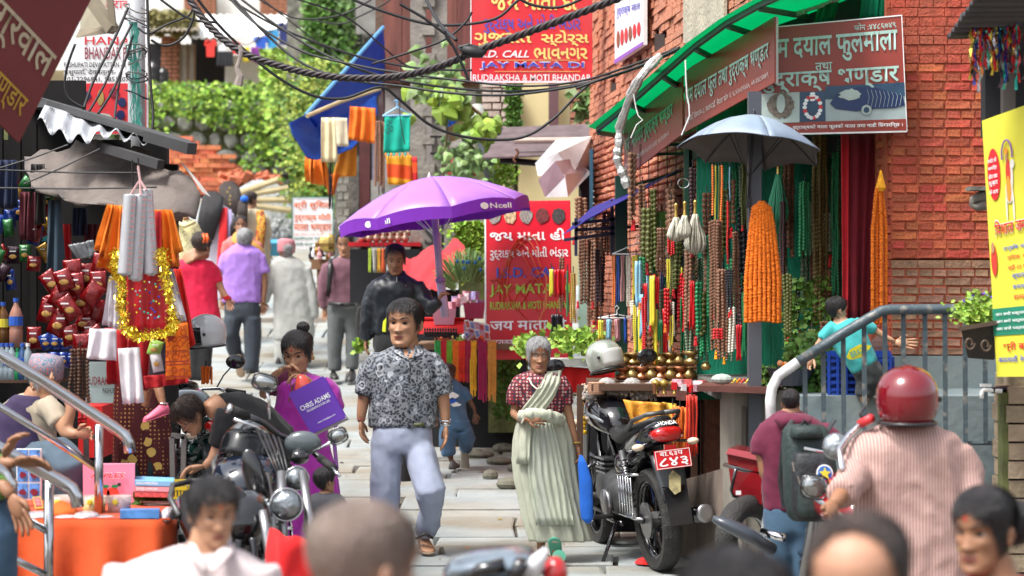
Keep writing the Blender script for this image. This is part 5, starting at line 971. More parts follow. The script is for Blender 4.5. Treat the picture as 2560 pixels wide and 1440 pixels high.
for i in range(5):MB().lathe([(.05,0),(.055,.02),(.05,.024),(.01,.02)],P(1490,985-i*5,12.6),14).build('clay_dish',mat('clay',(.45,.25,.16),.8),None,label='clay dish in the short stack beside the handlebars, %s from the bottom'%ordn(i),cat='dish',group='stacked clay dishes')
for i in range(8):
 x=1685+i*10;MB().box(P(x,965+rnd(-8,8),12.2),(.03,.07,.045),rnd(0,2)).build('small_box',(RDB,mat('card_pink',0),S_W,mat('card_red',0))[i%4],None,label='small printed box by the brown ledge end, %s in the scatter'%ordn(i),cat='box',group='small boxes at the ledge end')
MB().hexa([P(1690,1000,12.1),P(1718,1002,12.1),P(1720,1002,12.3),P(1692,1000,12.3)]+[P(1690,975,12.1),P(1718,978,12.1),P(1720,978,12.3),P(1692,975,12.3)]).build('brown_block',mat('brown_slab',0),None,label='dark wooden block end supporting the table corner',cat='block')
for i in range(9):
 x=1808+i*11;MB().tube([P(x,958,10.95),P(x+8,948,10.95),P(x+14,956,10.95)],.007,5).build('orange_string',(MAR,RDB,YLB)[i%3],None,label='%s thread loop on the brown ledge, %s from its end'%(('orange','red','yellow')[i%3],ordn(i)),cat='thread',group='threads on the brown ledge')
b=MB();b.ell(P(1805,948,10.9),(.06,.05,.03),10,6);b.build('folded_cloth',fab('grey_green_cloth',(.35,.4,.36)),None,label='crumpled grey green cloth on the end of the brown ledge',cat='cloth')
hank('orange thread hank hanging from the table corner',1700,1015,1150,46,MATS['thread_orange'],8,12.0,bead=False,name='thread_hank',cat='thread',swag=.2);hank('scarlet and gold tassel bunch beside the orange hank',1730,985,1140,32,MATS['thread_scarlet'],6,11.9,bead=False,name='thread_hank',cat='thread',swag=.3);hank('golden thread hank beside the tail lamp',1682,1010,1110,14,MATS['thread_golden_yellow'],3,12.05,bead=False,name='thread_hank',cat='thread')
#==== LEFT COVERED STALL
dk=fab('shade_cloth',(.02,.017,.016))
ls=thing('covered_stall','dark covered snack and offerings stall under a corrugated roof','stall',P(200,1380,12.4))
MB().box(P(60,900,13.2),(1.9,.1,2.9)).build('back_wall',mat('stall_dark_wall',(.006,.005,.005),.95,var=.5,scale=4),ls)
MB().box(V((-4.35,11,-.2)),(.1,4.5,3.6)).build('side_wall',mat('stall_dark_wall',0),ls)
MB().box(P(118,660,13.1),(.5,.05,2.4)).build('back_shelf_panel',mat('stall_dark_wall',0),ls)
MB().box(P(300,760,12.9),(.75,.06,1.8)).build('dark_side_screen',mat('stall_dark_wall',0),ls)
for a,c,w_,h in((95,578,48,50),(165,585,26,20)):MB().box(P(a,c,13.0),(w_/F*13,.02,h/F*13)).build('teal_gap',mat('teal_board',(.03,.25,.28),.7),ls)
cn_=mat('roof_edge_dark',(.05,.05,.052),.7);ct_=mat('galvanised',(.55,.57,.6),.45,.3,var=.12,scale=4)
MB().hexa([P(115,268,11.6),P(478,378,10.9),P(478,378,12.8),P(60,268,13.4)]+[P(118,250,11.6),P(476,362,10.9),P(476,350,12.8),P(60,230,13.4)]).build('roof_slab',cn_,ls)
gr=[[P(112+s*263,262+s*82,11.5).lerp(P(93+s*279,300+s*52+30*math.sin(min(1,s*1.6)*3.1),11.1),t)+V((0,.0,.03*math.sin(s*38)*(t**.5)))for t in(0,.33,.66,1)]for s in np.linspace(0,1,60)]
MB().sheet(gr,.006,V((0,1,0))).build('corrugated_sheet',ct_,ls,True)
MB().bar(P(250,366,11.2),P(402,412,10.9),.05).build('roof_beam',cn_,ls);MB().bar(P(370,340,11.0),P(480,372,10.7),.06).build('roof_batten',cn_,ls)
cv=fab('canvas_grey_brown',(.2,.165,.145),col2=(.11,.09,.08),scale=4,bump=1)
skin_sheet([[P(60,392,12.4),P(190,352,12),P(320,372,11.6),P(450,404,11)],[P(70,440,11.6),P(210,430,11.4),P(340,450,11.2),P(502,482,10.6)],[P(80,476,11.2),P(200,500,11.1),P(300,512,11),P(492,545,10.6)],[P(90,480,11.1),P(205,508,11),P(330,520,10.9),P(456,556,10.7)]],cv,ls,'canvas',wob=.09)
MB().sheet([[P(450,404,10.9),P(462,412,10.8)],[P(485,450,10.7),P(500,458,10.7)],[P(505,480,10.6),P(526,492,10.6)]],.01,V((0,1,0))).build('canvas_hem',fab('canvas_light',(.5,.46,.42)),ls)
for a,c in(((0,425),(350,432)),((0,470),(392,468)),((0,420),(170,362)),((60,460),(250,372)),((330,400),(333,480)),((345,395),(352,470))):MB().tube([P(*a,10.6),P((a[0]+c[0])/2,(a[1]+c[1])/2+3,10.6),P(*c,10.6)],.0045,5).build('hanging_rod',wire_m,ls)
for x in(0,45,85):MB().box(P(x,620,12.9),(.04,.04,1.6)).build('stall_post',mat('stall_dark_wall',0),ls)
for y in(862,950):MB().box(P(40,y,11.6),(.55,.3,.02)).build('shelf',mat('dark_wood',0),ls)
wsn=thing('shop_sign','white and red shop board behind the cable-wrapped pole','sign',P(266,335,14));B7=Board(P(160,-60,14),P(369,-60,14),P(160,335,14),P(369,335,14));B7.rect(0,0,1,1,S_W,wsn,'board',0,.04);B7.rect(0,.68,.985,1,RED,wsn,'red_panel',.005)
def v7(y):return(y+60)/395
for s,a,c,u0,u1,m in(('HANA','92','112',.25,.8,RED),('BHANDAR P','118','148',.25,.75,mat('sign_maroon',(.25,.03,.05),.5)),('PASHUPATI DEVAPATTAN - 8','156','168',-.0,.74,S_K),('पशुपति, देवपत्तन- ८','172','190',.0,.7,S_K),(': 01-2296841, 9851207','192','206',.0,.78,S_K),('रुद्राक्ष','2','28',.4,.95,RED)):B7.text(s,u0,v7(float(a)),u1,v7(float(c)),m,wsn,.02)
for u,v,ru,rv,m in((.2,.76,.12,.035,'bead_navy'),(.44,.77,.04,.05,'brass'),(.6,.74,.06,.03,'bead_maroon'),(.7,.8,.05,.03,'bead_navy'),(.1,.86,.05,.03,'pipe_pale'),(.45,.9,.14,.03,'pipe_pale'),(.68,.88,.05,.03,'bead_navy'),(.7,.95,.06,.03,'bead_maroon')):B7.blob(u,v,ru,rv,MATS[m],wsn,'printed_picture',.014,14,.1)
ep2=thing('utility_pole','grey steel utility pole wrapped in wires and green netting beside the corrugated roof','utility pole',P(342,640,13.2));MB().tube([P(340,-60,13.2),P(344,700,13.2)],.058,12).build('pole_shaft',mat('pole_steel',(.33,.34,.36),.6,var=.2),ep2,True)
b=MB()
for i in range(16):
 pts=[];x=rnd(326,352);
 for s in range(12):pts.append(P(x+16*nz(s*.5,i)+(s-6)*.8,55+s*25,13.05+.04*nz(s,i,2)))
 b.tube(pts,.0035,3)
b.build('green_netting',mat('teal_net',(.1,.4,.33),.8),ep2,kind='stuff')
for i in range(12):
 y0=rnd(10,240);MB().tube([P(342+26*math.cos(a)*(1+.2*math.sin(a*2+i)),y0+12*math.sin(a+i),13.1-.08*math.sin(a))for a in np.linspace(0,6,12)],.005,4).build('wire_coil',(wire_m,wire_g)[i%2],ep2)
bs2=thing('shop_sign','dark red tilted shop board with cream and yellow Devanagari letters jutting in above the stall','sign',P(100,350,8.5));B8=Board(P(-60,-375,8.2),P(246,-38,8.7),P(-262,47,8.2),P(48,357,8.7));B8.rect(0,0,1,1,mat('board_dark_red',(.17,.03,.035),.4,var=.2,scale=2),bs2,'board',0,.05,3)
B8.text('बद्री अग्रवाल',.02,.42,.965,.68,mat('letters_cream',(.5,.42,.3),.5),bs2,.03);B8.text('रुद्राक्ष भण्डार',.3,.78,.93,.93,mat('letters_ochre',(.5,.3,.04),.5),bs2,.02)
B8.rect(0,.0,1,.02,mat('letters_cream',0),bs2,'frame_edge')
ov=thing('wooden_overhang','weathered wooden box overhang corner above the tilted shop board','overhang',P(230,90,9.8));wd=mat('weathered_wood',(.2,.17,.12),.85,var=.3,scale=4)
MB().hexa([P(188,95,9.7),P(283,82,9.6),P(283,82,10.3),P(188,95,10.3)]+[P(205,72,9.7),P(283,64,9.6),P(283,60,10.3),P(200,70,10.3)]).build('lower_board',wd,ov)
MB().hexa([P(200,75,9.9),P(262,66,9.8),P(262,66,10.4),P(200,75,10.4)]+[P(215,-40,9.9),P(268,-40,9.8),P(268,-40,10.4),P(205,-40,10.4)]).build('side_board',mat('cream_board',(.33,.3,.22),.8,var=.2),ov)
MB().bar(P(215,-20,9.6),P(282,75,9.5),.05).build('brace',wd,ov);MB().bar(P(272,-30,9.5),P(284,80,9.5),.03).build('edge_strip',wd,ov)
for i,(x0,x1,yt,yb)in enumerate(((325,312,485,690),(352,338,485,704),(366,378,472,690))):
 t=thing('cup_sleeve',('first','middle','last')[i]+' of three hanging plastic sleeves of stacked clear cups','cups',P(x0,yt,9.9),'hanging sleeves of plastic cups');b=MB();pts=[];rr=[]
 for s in range(74):
  u=s/73;pts.append(P(x0+(x1-x0)*u,yt+(yb-yt)*u,9.9+i*.03));rr.append((.01 if s==0 else.033+.006*u if s<72 else.02)*(1 if s%2 else.92))
 b.tube(pts,rr,14);b.build('cup_stack',mat('cup_plastic',(.62,.64,.68),.12,var=.06,scale=12,coat=.5,trans=.25),t,True)
 b=MB()
 for s in range(14):q=P(x0+(x1-x0)*s/14+9,yt+14+(yb-yt-16)*s/14,9.86+i*.03);b.box(q,(.022,.003,.003))
 b.build('red_dashes',mat('red_dash',(.6,.15,.15),.4),t,kind='stuff');MB().tube([P(345,415,10),P(350,450,9.95),P(x0,yt+4,9.9)],.006,5).build('tie_string',mat('pink_string',(.5,.3,.3),.6),t)
OG=fab('shirt_orange',(.85,.2,.005));RG=fab('cloth_red_deep',(.42,.005,.01));WG=fab('hanky_white',(.75,.75,.8));g5='cloths hung at the covered stall'
def drape(label,m,pts,d,nf=3,fold=.03,cat='cloth',**k):return cloth('hanging_cloth',label,cat,m,pts,d,fold=fold,nf=nf,group=g5,**k)
drape('orange shawl flaring out left of the plastic cup sleeves',OG,((272,512),(312,515),(318,680),(232,628)),10.2,4,.045)
drape('shorter fold of orange shawl beneath the flared one',OG,((268,590),(308,600),(312,694),(250,668)),10.25,4,.04)
drape('orange shawl hung right of the plastic cup sleeves',OG,((384,524),(428,524),(454,664),(380,680)),10.2,4,.04)
drape('outer orange corner coloured lighter as if lit beside the red blouse woman',fab('shirt_orange_lit',(.9,.26,.01)),((422,526),(430,526),(458,628),(438,634)),10.15,1,.02)  # brighter copy of the shawl orange, light put into the colour
drape('deep red cloth strip hidden among the orange shawls',RG,((388,528),(402,528),(404,700),(384,700)),10.1,1,.01)
drape('pleated white cloth below the left orange shawl',WG,((272,690),(300,694),(300,826),(260,812)),10.3,5,.025);drape('pleated white cloth at the edge of the gold tinsel',WG,((410,672),(432,672),(466,800),(440,812)),10.25,5,.025)
drape('stack of white cloths hanging over the brown bead hank',WG,((222,822),(288,822),(288,902),(214,896)),10.4,2,.02);drape('long folded white cloth hanging below the tinsel',fab('hanky_cream',(.66,.64,.66)),((296,872),(350,868),(360,1006),(306,1012)),10.0,2,.02)
drape('dark red cloth hanging behind the folded white cloth',RG,((260,820),(375,820),(372,980),(275,960)),10.5,4,.05);drape('scarlet cloth long edge beside the orange printed cloth',fab('cloth_scarlet',(.65,.02,.01)),((432,672),(452,672),(486,860),(440,900)),10.35,3,.03)
drape('deep red cloth bundle folded above the orange printed cloth',RG,((368,690),(440,700),(428,850),(360,860)),10.6,4,.04);drape('red cloth hem below the orange printed cloth',RG,((360,940),(475,930),(476,956),(368,972)),10.25,4,.02)
opc=pat('orange_printed','cell',['f07a10','f07a10','b8400c'],26,dist=.8,bump=.2);oc=thing('printed_cloth','orange cloth printed with dark Devanagari words at the outer edge of the stall','cloth',P(444,950,10.1));cloth('cloth',None,None,opc,((414,812),(468,806),(476,945),(412,950)),10.12,fold=.008,nf=2,parent=oc)
B9=Board(P(414,812,10.05),P(470,808,10.05),P(412,946,10.05),P(475,944,10.05));MRN=mat('maroon_print',(.35,.03,.01),.7)
for s,a,c,u0 in(('जय श्री',.02,.14,.55),('जय श्री',.2,.32,.5),('जय श्री हनुमान',.45,.6,.05),('श्री हनुमान चालीसा',.82,.93,.05)):B9.text(s,u0,a,.95,c,MRN,oc,.02,w=0)
for a in(.68,.74,.96):B9.rect(0,a,1,a+.025,MRN,oc,'printed_border',0)
B9.blob(.25,.18,.17,.14,MRN,oc,'printed_figure',0,12,.3)
tn=thing('tinsel_cloth','sheer red offering cloth edged with thick gold tinsel','offering cloth',P(368,850,9.95));cloth('red_cloth',None,None,mat('sheer_red',(.62,.02,.03),.35,var=.3,scale=9),((318,650),(404,660),(418,828),(318,832)),10.0,fold=.015,nf=3,parent=tn)
TG=mat('tinsel_gold',(.9,.62,.06),.25,.9,var=.3,scale=60,isl=.4);b=MB();path=[(298,625),(304,700),(302,760),(312,815),(345,842),(385,840),(425,828),(436,800),(424,740),(412,680),(404,625)]
for(a,c)in zip(path,path[1:]):
 for k in range(190):
  t=rnd(0,1);q=P(a[0]+(c[0]-a[0])*t+random.gauss(0,6),a[1]+(c[1]-a[1])*t+random.gauss(0,5),9.93+rnd(-.03,.03));dd=V((rnd(-1,1),rnd(-1,0),rnd(-1,1))).normalized()*rnd(.012,.028);u=dd.cross(V((0,1,0))).normalized()*.0022;b.add([q-u,q+u,q+dd+u,q+dd-u],[(0,1,2,3)])
b.build('tinsel',TG,tn,kind='stuff')
for i in range(34):q=P(rnd(328,402),rnd(700,800),9.94);MB().ell(q,(.006,.003,.006),6,4).build('sequin',(TG,MATS['foil_blue'],MATS['foil_silver'],MATS['foil_teal'])[i%4],tn)
b=MB()
for k in range(260):q=P(random.gauss(290,6),rnd(628,700),10.0);dd=V((rnd(-1,1),-.5,rnd(-1,1))).normalized()*.02;u=dd.cross(V((0,1,0))).normalized()*.002;b.add([q-u,q+u,q+dd+u,q+dd-u],[(0,1,2,3)])
b.build('tinsel',TG,tn,kind='stuff')
drape('dark blue grey garment hanging in the shade of the stall',fab('garment_slate',(.03,.06,.09)),((118,500),(150,500),(158,700),(108,690)),11.2,2,.03)
cloth('folded_shawl','small clear bag of white cloths hanging in the dark stall','cloth',mat('bag_silver',(.14,.15,.16),.3,var=.4,scale=20),((172,612),(232,600),(240,640),(200,652)),11.0)
cr_r=mat('foil_red_bag',(.2,.004,.006),.2,.4,var=.5,scale=9,coat=.5,bump=1,bscale=14);cr_y=mat('chips_yellow',(.45,.25,.06),.4,var=.5,scale=60);cr_b=mat('foil_blue_bag',(.01,.04,.25),.22,.3,coat=.5)
def packet(x,y,w_,h,d,m,label,group,rot=0,sub=True):
 t=thing('snack_packet',label,'snack packet',P(x,y+h/2,d),group);w2,h2=w_/F*d/2,h/F*d/2;Mr=Matrix.Rotation(rot,3,'Y');c=P(x,y,d);rg=[]
 for k in(-1,-.86,-.5,0,.5,.86,1):f_=(1-abs(k)**3)*.9+.1;rg.append([c+Mr@V((w2*math.cos(a)*(1 if abs(k)<.9 else 1.02),-.02*f_*math.sin(a)*(1+.6*nz(a*2,k*4,x)),h2*k))for a in np.linspace(0,6.283,11)[:-1]])
 MB().rings(rg).build('bag',m,t,True)
 if sub:MB().ell(c+Mr@V((0,-.021,-h2*.2)),(w2*.55,.004,h2*.26),10,6).build('printed_picture',cr_y,t);MB().box(c+Mr@V((0,-.029,h2*.42)),(w2*.9,.004,h2*.12)).build('printed_title',S_W,t)
i=0
for x,y in((215,690),(182,676),(246,706),(205,752),(146,742),(172,770),(212,806),(243,778),(148,808),(176,838),(206,862),(240,846),(128,706),(250,662),(120,778),(190,712),(232,735),(160,700),(226,830),(140,765)):
 packet(x,y,rnd(40,50),rnd(52,66),11.0-.03*(i%6)+rnd(-.03,.03),cr_r,'shiny red crisps packet in the hanging cluster of the dark stall, %s of the cluster'%ordn(i),'red crisps packets in the stall',rnd(-.7,.7),i%3!=1);i+=1
for i in range(6):packet(115+(i%3)*24+(i//3)*20,855+(i//3)*44,30,40,11.2,cr_b,'shiny blue snack packet in the dark stall, %s of the blue ones'%ordn(i),'blue snack packets in the stall',rnd(-.5,.5),True)
packet(85,845,38,56,11.3,cr_r,'red potato sticks packet beside the water bottles',None);packet(388,870,34,40,10.2,mat('bag_green_white',(.3,.5,.1),.3),'green and white snack packet tied above the orange printed cloth',None,.3);packet(392,905,28,50,10.2,mat('bag_white',(.6,.6,.6),.3),'white and green snack packet hanging beside the orange printed cloth',None,-.2)
cols5=(cr_r,cr_b,mat('foil_gold_bag',(.4,.22,.03),.25,.4,var=.4,scale=9,bump=1,bscale=14),mat('foil_green_bag',(.02,.12,.03),.25,.3,var=.4,bump=1,bscale=14),mat('foil_dark_bag',(.03,.01,.02),.25,.3,bump=1,bscale=14))
for i in range(34):
 k=i%5;n5=('red','blue','gold','green','black')[k];packet(rnd(-20,125),rnd(455,700),rnd(24,36),rnd(34,52),11.9+rnd(-.2,.3),cols5[k],'%s packet hanging high in the dark end of the stall, %s %s one'%(n5,ordn(i//5),n5),'packets hanging high in the stall',rnd(-.6,.6),i%2==0)
for i,(x,m,w_,y0,y1,l)in enumerate(((95,'shade_cloth',30,410,560,'black cloth strip hanging by the canvas edge'),(20,'garment_navy',44,400,520,'navy garment hanging highest in the dark stall'),(70,'garment_maroon',36,480,600,'maroon garment hanging under the roof edge'),(160,'cloth_red_deep',34,560,650,'deep red cloth behind the slate blue garment'),(235,'garment_maroon',40,560,650,'maroon cloth beside the silver grey bag'),(200,'garment_navy',30,520,590,'navy cloth hung from the canvas rod'))):
 drape(l,MATS.get(m)or fab(m,(.01,.02,.06)if 'navy' in m else(.1,.01,.02)),((x-w_/2,y0),(x+w_/2,y0),(x+w_*.6,y1),(x-w_*.6,y1)),11.7,3,.03)
def bottle(x,y,h,d,m,mc,label,ml=None,group='drink bottles on the stall shelves'):
 t=thing('drink_bottle',label,'bottle',P(x,y,d),group);s=h/F*d;MB().lathe([(r*s,z*s)for r,z in((.12,0),(.15,.03),(.15,.3),(.135,.35),(.15,.4),(.15,.62),(.1,.76),(.05,.86),(.05,.92))],P(x,y,d),12).build('bottle_body',m,t,True);MB().lathe([(.06*s,.91*s),(.06*s,1.0*s)],P(x,y,d),10).build('cap',mc,t)
 if ml:MB().lathe([(.156*s,.4*s),(.156*s,.6*s)],P(x,y,d),12).build('bottle_label',ml,t)
pet=mat('pet_clear',(.25,.32,.36),.1,var=.1,coat=.5);petg=mat('pet_green',(.01,.25,.08),.1,coat=.5);petb=mat('pet_blue',(.03,.08,.2),.12,coat=.5)
bottle(40,860,115,11.3,mat('pet_peach',(.4,.2,.15),.15),L_blue,'big clear bottle with blue label on the upper stall shelf',L_blue);bottle(8,860,105,11.3,mat('pet_amber',(.12,.05,.01),.15),L_blue,'amber drink bottle at the very end of the upper shelf',YLB)
for i,x in enumerate((6,18,30,44,56,70)):bottle(x,950,(92 if i!=3 else 80),11.2,(pet,pet,pet,petg,petb,pet)[i],(L_blue,L_blue,L_blue,GNB,L_blue,S_W)[i],('clear water bottle with blue cap first on the lower shelf','clear water bottle second on the lower shelf','clear water bottle third on the lower shelf, beside the green one','green soda bottle on the lower shelf','dark blue bottle beside the green soda bottle','clear bottle with white cap last on the lower shelf')[i],L_blue if i in(1,2,4)else None)
hank('thick brown rudraksha seed strands hanging beside the seated old man',200,868,1005,60,mat('seed_dark_brown',(.1,.05,.03),.7,bump=.5),7,10.7);hank('red bead strands below the brown seed strands of the stall',205,1040,1085,30,RDB,4,10.7)
w2=thing('shop_sign','pale sign behind the hanging cloths with dark red capitals','sign',P(250,1030,11.5));Ba=Board(P(214,905,11.5),P(300,905,11.5),P(214,1035,11.5),P(300,1035,11.5));Ba.rect(0,0,1,1,mat('pale_teal_sign',(.4,.5,.5),.6),w2,'board',0,.03)
Ba.text('UDRAKSHA',.12,.28,.98,.44,mat('sign_maroon',0),w2);Ba.text('PASHUPATI',.5,.5,1,.6,S_K,w2);Ba.text('EE',.03,.66,.16,.74,RED,w2);Ba.text('Contact',.4,.85,1,.96,S_K,w2)
MB().box(P(240,1075,11.0),(.13,.3,.28)).build('stall_box',fab('box_red',0),None,label='red covered box below the pale sign in the stall',cat='box')
st=thing('iron_stool','grey iron frame stool between the maroon skirt and the crouching man','stool',P(440,1200,10.4));gi=mat('grey_iron',(.12,.11,.1),.6)
for a,c in(((428,1088),(462,1092)),((460,1090),(458,1200)),((430,1092),(432,1200)),((210,1090),(236,1092)),((215,1092),(217,1180))):MB().bar(P(*a,10.4),P(*c,10.4),.025).build('frame_bar',gi,st)
vt=thing('vendor_table','low vendor table covered with a bright orange cloth','table',P(230,1440,9.2));OCL=fab('table_orange',(.52,.06,.004),bump=.3);
MB().hexa([P(30,1300,8.95),P(425,1300,8.95),P(440,1255,10.0),P(50,1255,10.0)]+[P(30,1296,8.95),P(425,1296,8.95),P(440,1250,10.0),P(50,1250,10.0)]).build('tabletop',OCL,vt)
gr=[[P(28+i*16.6,1299+j*22,8.93-.012*j+.02*math.sin(i*.8+nz(i,j)*2)*j*.35-(.0 if i<22 else(i-22)*-.03))for i in range(26)]for j in range(10)];MB().sheet(gr,.008,V((0,1,0))).build('cloth_front',OCL,vt,True)
ab=thing('cardboard_box','pink printed cardboard apples box behind the vendor table','box',P(272,1265,9.9));PKC=mat('pink_card',(.75,.25,.38),.6,var=.06)
MB().hexa([P(208,1262,9.7),P(336,1262,9.7),P(338,1262,10.2),P(212,1262,10.2),P(207,1162,9.7),P(337,1160,9.7),P(338,1158,10.2),P(215,1158,10.2)]).build('carton',PKC,ab)
Bb=Board(P(208,1162,9.69),P(337,1160,9.69),P(209,1262,9.69),P(336,1262,9.69));Bb.text('APPLES',.12,.2,.82,.35,S_W,ab,.06,.2,w=.003);Bb.text('APPLES',.13,.21,.81,.34,RED,ab,.02,.2)
for u in(.4,.58):Bb.blob(u,.72,.12,.16,RD2,ab,'printed_apple',.006,16);Bb.blob(u+.04,.54,.07,.04,GNB,ab,'printed_leaf',.009,10)
Bb.blob(.7,.5,.04,.045,S_K,ab,'hand_hole',.004,12)
for i,(m,l,tx)in enumerate((('card_red','red boxed booklet lowest in the stack by the apples box',None),('pink_book','pink boxed booklet in the middle of the stack','ENJUNGA'),('sky_book','sky blue boxed incense packet on top of the stack','KANCHENJUNGA'))):
 t=thing('boxed_booklet',l,'box',P(386,1240-i*14,9.7),'boxes stacked beside the apples box');mm=MATS.get(m)or mat(m,((.7,.3,.35),(.7,.3,.35),(.2,.45,.7))[i],.5);MB().hexa([P(337,1242-i*14,9.6),P(434,1244-i*14,9.6),P(436,1238-i*14,10),P(340,1236-i*14,10),P(337,1230-i*14,9.6),P(434,1232-i*14,9.6),P(436,1222-i*14,10),P(340,1218-i*14,10)]).build('box_body',mm,t)
 if tx:Board(P(337,1229-i*14,9.58),P(434,1231-i*14,9.58),P(337,1242-i*14,9.58),P(434,1244-i*14,9.58)).text(tx,.05,.2,.6,.8,S_W,t,.03)
for x,w_,m,pm,l in((235,32,'cup_yellow',(.8,.72,.02),'clear tub of bright yellow powder on the vendor table'),(298,32,'cup_red',(.6,.05,.06),'clear tub of red powder on the vendor table'),(155,36,'cup_orange',(.85,.16,.03),'clear tub with orange powder heap on the vendor table')):
 t=thing('powder_tub',l,'tub',P(x,1288,9.3));r=w_/F*9.3;MB().lathe([(r*.85,0),(r,.09),(r*.97,.09),(r*.8,.01)],P(x,1288,9.3),18).build('tub',mat('frosted_tub',(.7,.68,.62),.3,alpha=.45),t,True);MB().lathe([(r*.8,.005),(r*.9,.055),(r*.4,.072),(.001,.085)],P(x,1288,9.3),16).build('powder',mat(m,pm,.95,bump=.5),t,True);MB().ell(P(x-4,1252,9.3)+V((0,-r*.98,0)),(.014,.003,.014),8,5).build('yellow_sticker',YLB,t)
b=MB();b.rings([[P(155,1285,9.1)+V((r_*math.cos(a),r_*math.sin(a),z+.006*nz(a*2,r_*9)))for a in np.linspace(0,6.283,13)[:-1]]for r_,z in((.09,0),(.06,.03),(.02,.055),(.002,.06))]);b.build('powder_heap',mat('cup_orange',0),None,True,label='loose heap of orange powder before the orange tub',cat='powder')
PB=mat('plastic_wrap',(.6,.56,.58),.2,var=.25,scale=25,coat=.6,bump=1,bscale=30)
for i,(x,y,w_,l)in enumerate(((95,1290,75,'long clear wrapped packet at the near end of the orange table'),(165,1296,60,'clear wrapped tray in front of the orange powder'),(215,1290,60,'pinkish plastic packet in front of the yellow tub'),(262,1300,60,'silver grey wrapped tray in the middle of the orange table'),(420,1290,32,'crumpled clear plastic bag hanging over the table corner'),(75,1300,40,'small clear bag beside the railing post'))):
 MB().ell(P(x,y,9.05),(w_/F*9*.55,.1,.022+.02*(i==4)),14,7).build('plastic_packet',PB,None,True,label=l,cat='packet')
MB().hexa([P(300,1304,8.95),P(398,1302,8.95),P(400,1296,9.3),P(303,1296,9.3),P(300,1276,8.95),P(398,1274,8.95),P(400,1270,9.3),P(303,1270,9.3)]).build('blue_package',mat('blue_print_pack',(.1,.28,.65),.35,var=.3,scale=20),None,label='blue wrapped package on the orange table',cat='package')
pc=thing('postcard_rack','rack of mountain and temple postcards behind the lower railing','postcards',P(75,1250,9.6));Bc=Board(P(40,1122,9.6),P(103,1122,9.6),P(42,1250,9.6),P(102,1250,9.6));Bc.rect(0,0,1,1,S_W,pc,'backing',0,.02)
for u in(.05,.53):
 for v in(.02,.35,.68):Bc.rect(u,v,u+.42,v+.29,mat('card_%d'%(int(v*10)%3),((.1,.25,.6),(.5,.2,.4),(.3,.35,.5))[int(v*10)%3],.4,var=.6,scale=40),pc,'postcard');Bc.blob(u+.21,v+.16,.15,.07,S_W if v<.3 else MATS['bead_maroon'],pc,'printed_scene',.012,7,.3)
fr_=thing('framed_picture','small gilt framed picture leaning on the vendor table','picture',P(95,1270,9.3));Bd=Board(P(80,1242,9.3),P(102,1240,9.3),P(88,1272,9.2),P(110,1270,9.2));Bd.rect(0,0,1,1,GLD,fr_,'frame',0,.01);Bd.rect(.15,.15,.85,.85,mat('card_red',0),fr_,'print')
yc=thing('plastic_basket','yellow slatted plastic basket behind the stacked boxes','basket',P(440,1250,10.2));
for i in range(9):MB().box(P(408+i*8,1222,10.1),(.008,.01,.09)).build('slat',mat('yellow_plastic',(.7,.5,.03),.4),yc)
for y in(1202,1222,1246):MB().box(P(440,y,10.1),(.15,.014,.014)).build('rim',mat('yellow_plastic',0),yc)
MB().box(P(440,1230,10.2),(.14,.15,.08)).build('papers',mat('newspaper',(.45,.43,.38),.9,var=.3,scale=40),yc)
for i in range(8):MB().box(P(395+i*5,1252+i*3,9.7),(.16,.1,.006),rnd(-.5,.5)).build('folded_paper',mat('newspaper',0),None,label='folded brown paper packet behind the orange table, %s from the top of the pile'%ordn(i),cat='paper',group='paper packets behind the orange table')
foliage('green_stems',leaf_b,lambda:P(rnd(350,420),rnd(1246,1262),9.7),160,.05,None,label='dark green leaf sprigs lying below the stacked boxes',cat='leaves')
sr=thing('stainless_railing','shiny stainless steel handrail sloping down to its upper end post','railing',P(247,1245,9.2));
MB().tube([P(-120,812,8.7),P(100,948,9.0),P(290,1072,9.2),P(312,1088,9.2),P(322,1104,9.2),P(325,1132,9.2)],.027,14).build('top_rail',steel,sr,True)
MB().tube([P(-120,944,8.8),P(100,1078,9.05),P(243,1172,9.25)],.0165,12).build('lower_rail',steel,sr,True);MB().tube([P(247,1062,9.22),P(247,1300,9.22)],.021,12).build('rail_post',steel,sr,True)
s3=thing('stainless_railing','shiny stainless steel handrail with bent end in front of the orange table','railing',P(122,1500,8.4));MB().tube([P(-60,1090,8.1),P(70,1160,8.3),P(150,1202,8.4),P(178,1220,8.4),P(191,1240,8.4),P(194,1268,8.4)],.028,14).build('top_rail',steel,s3,True)
MB().tube([P(122,1196,8.42),P(122,1600,8.42)],.0215,12).build('rail_post',steel,s3,True);MB().tube([P(-30,1245,8.3),P(36,1280,8.35),P(112,1325,8.4)],.0165,10).build('lower_rail',steel,s3,True);MB().tube([P(-30,1365,8.3),P(112,1436,8.4)],.0165,10).build('lower_rail',steel,s3,True)
s4=thing('stainless_railing','short bent end of the stainless handrail nearest the hands','railing',P(10,1500,7.9));MB().tube([P(-80,1150,7.8),P(-10,1172,7.9),P(16,1186,7.9),P(26,1210,7.9),P(26,1245,7.9)],.029,14).build('top_rail',steel,s4,True)
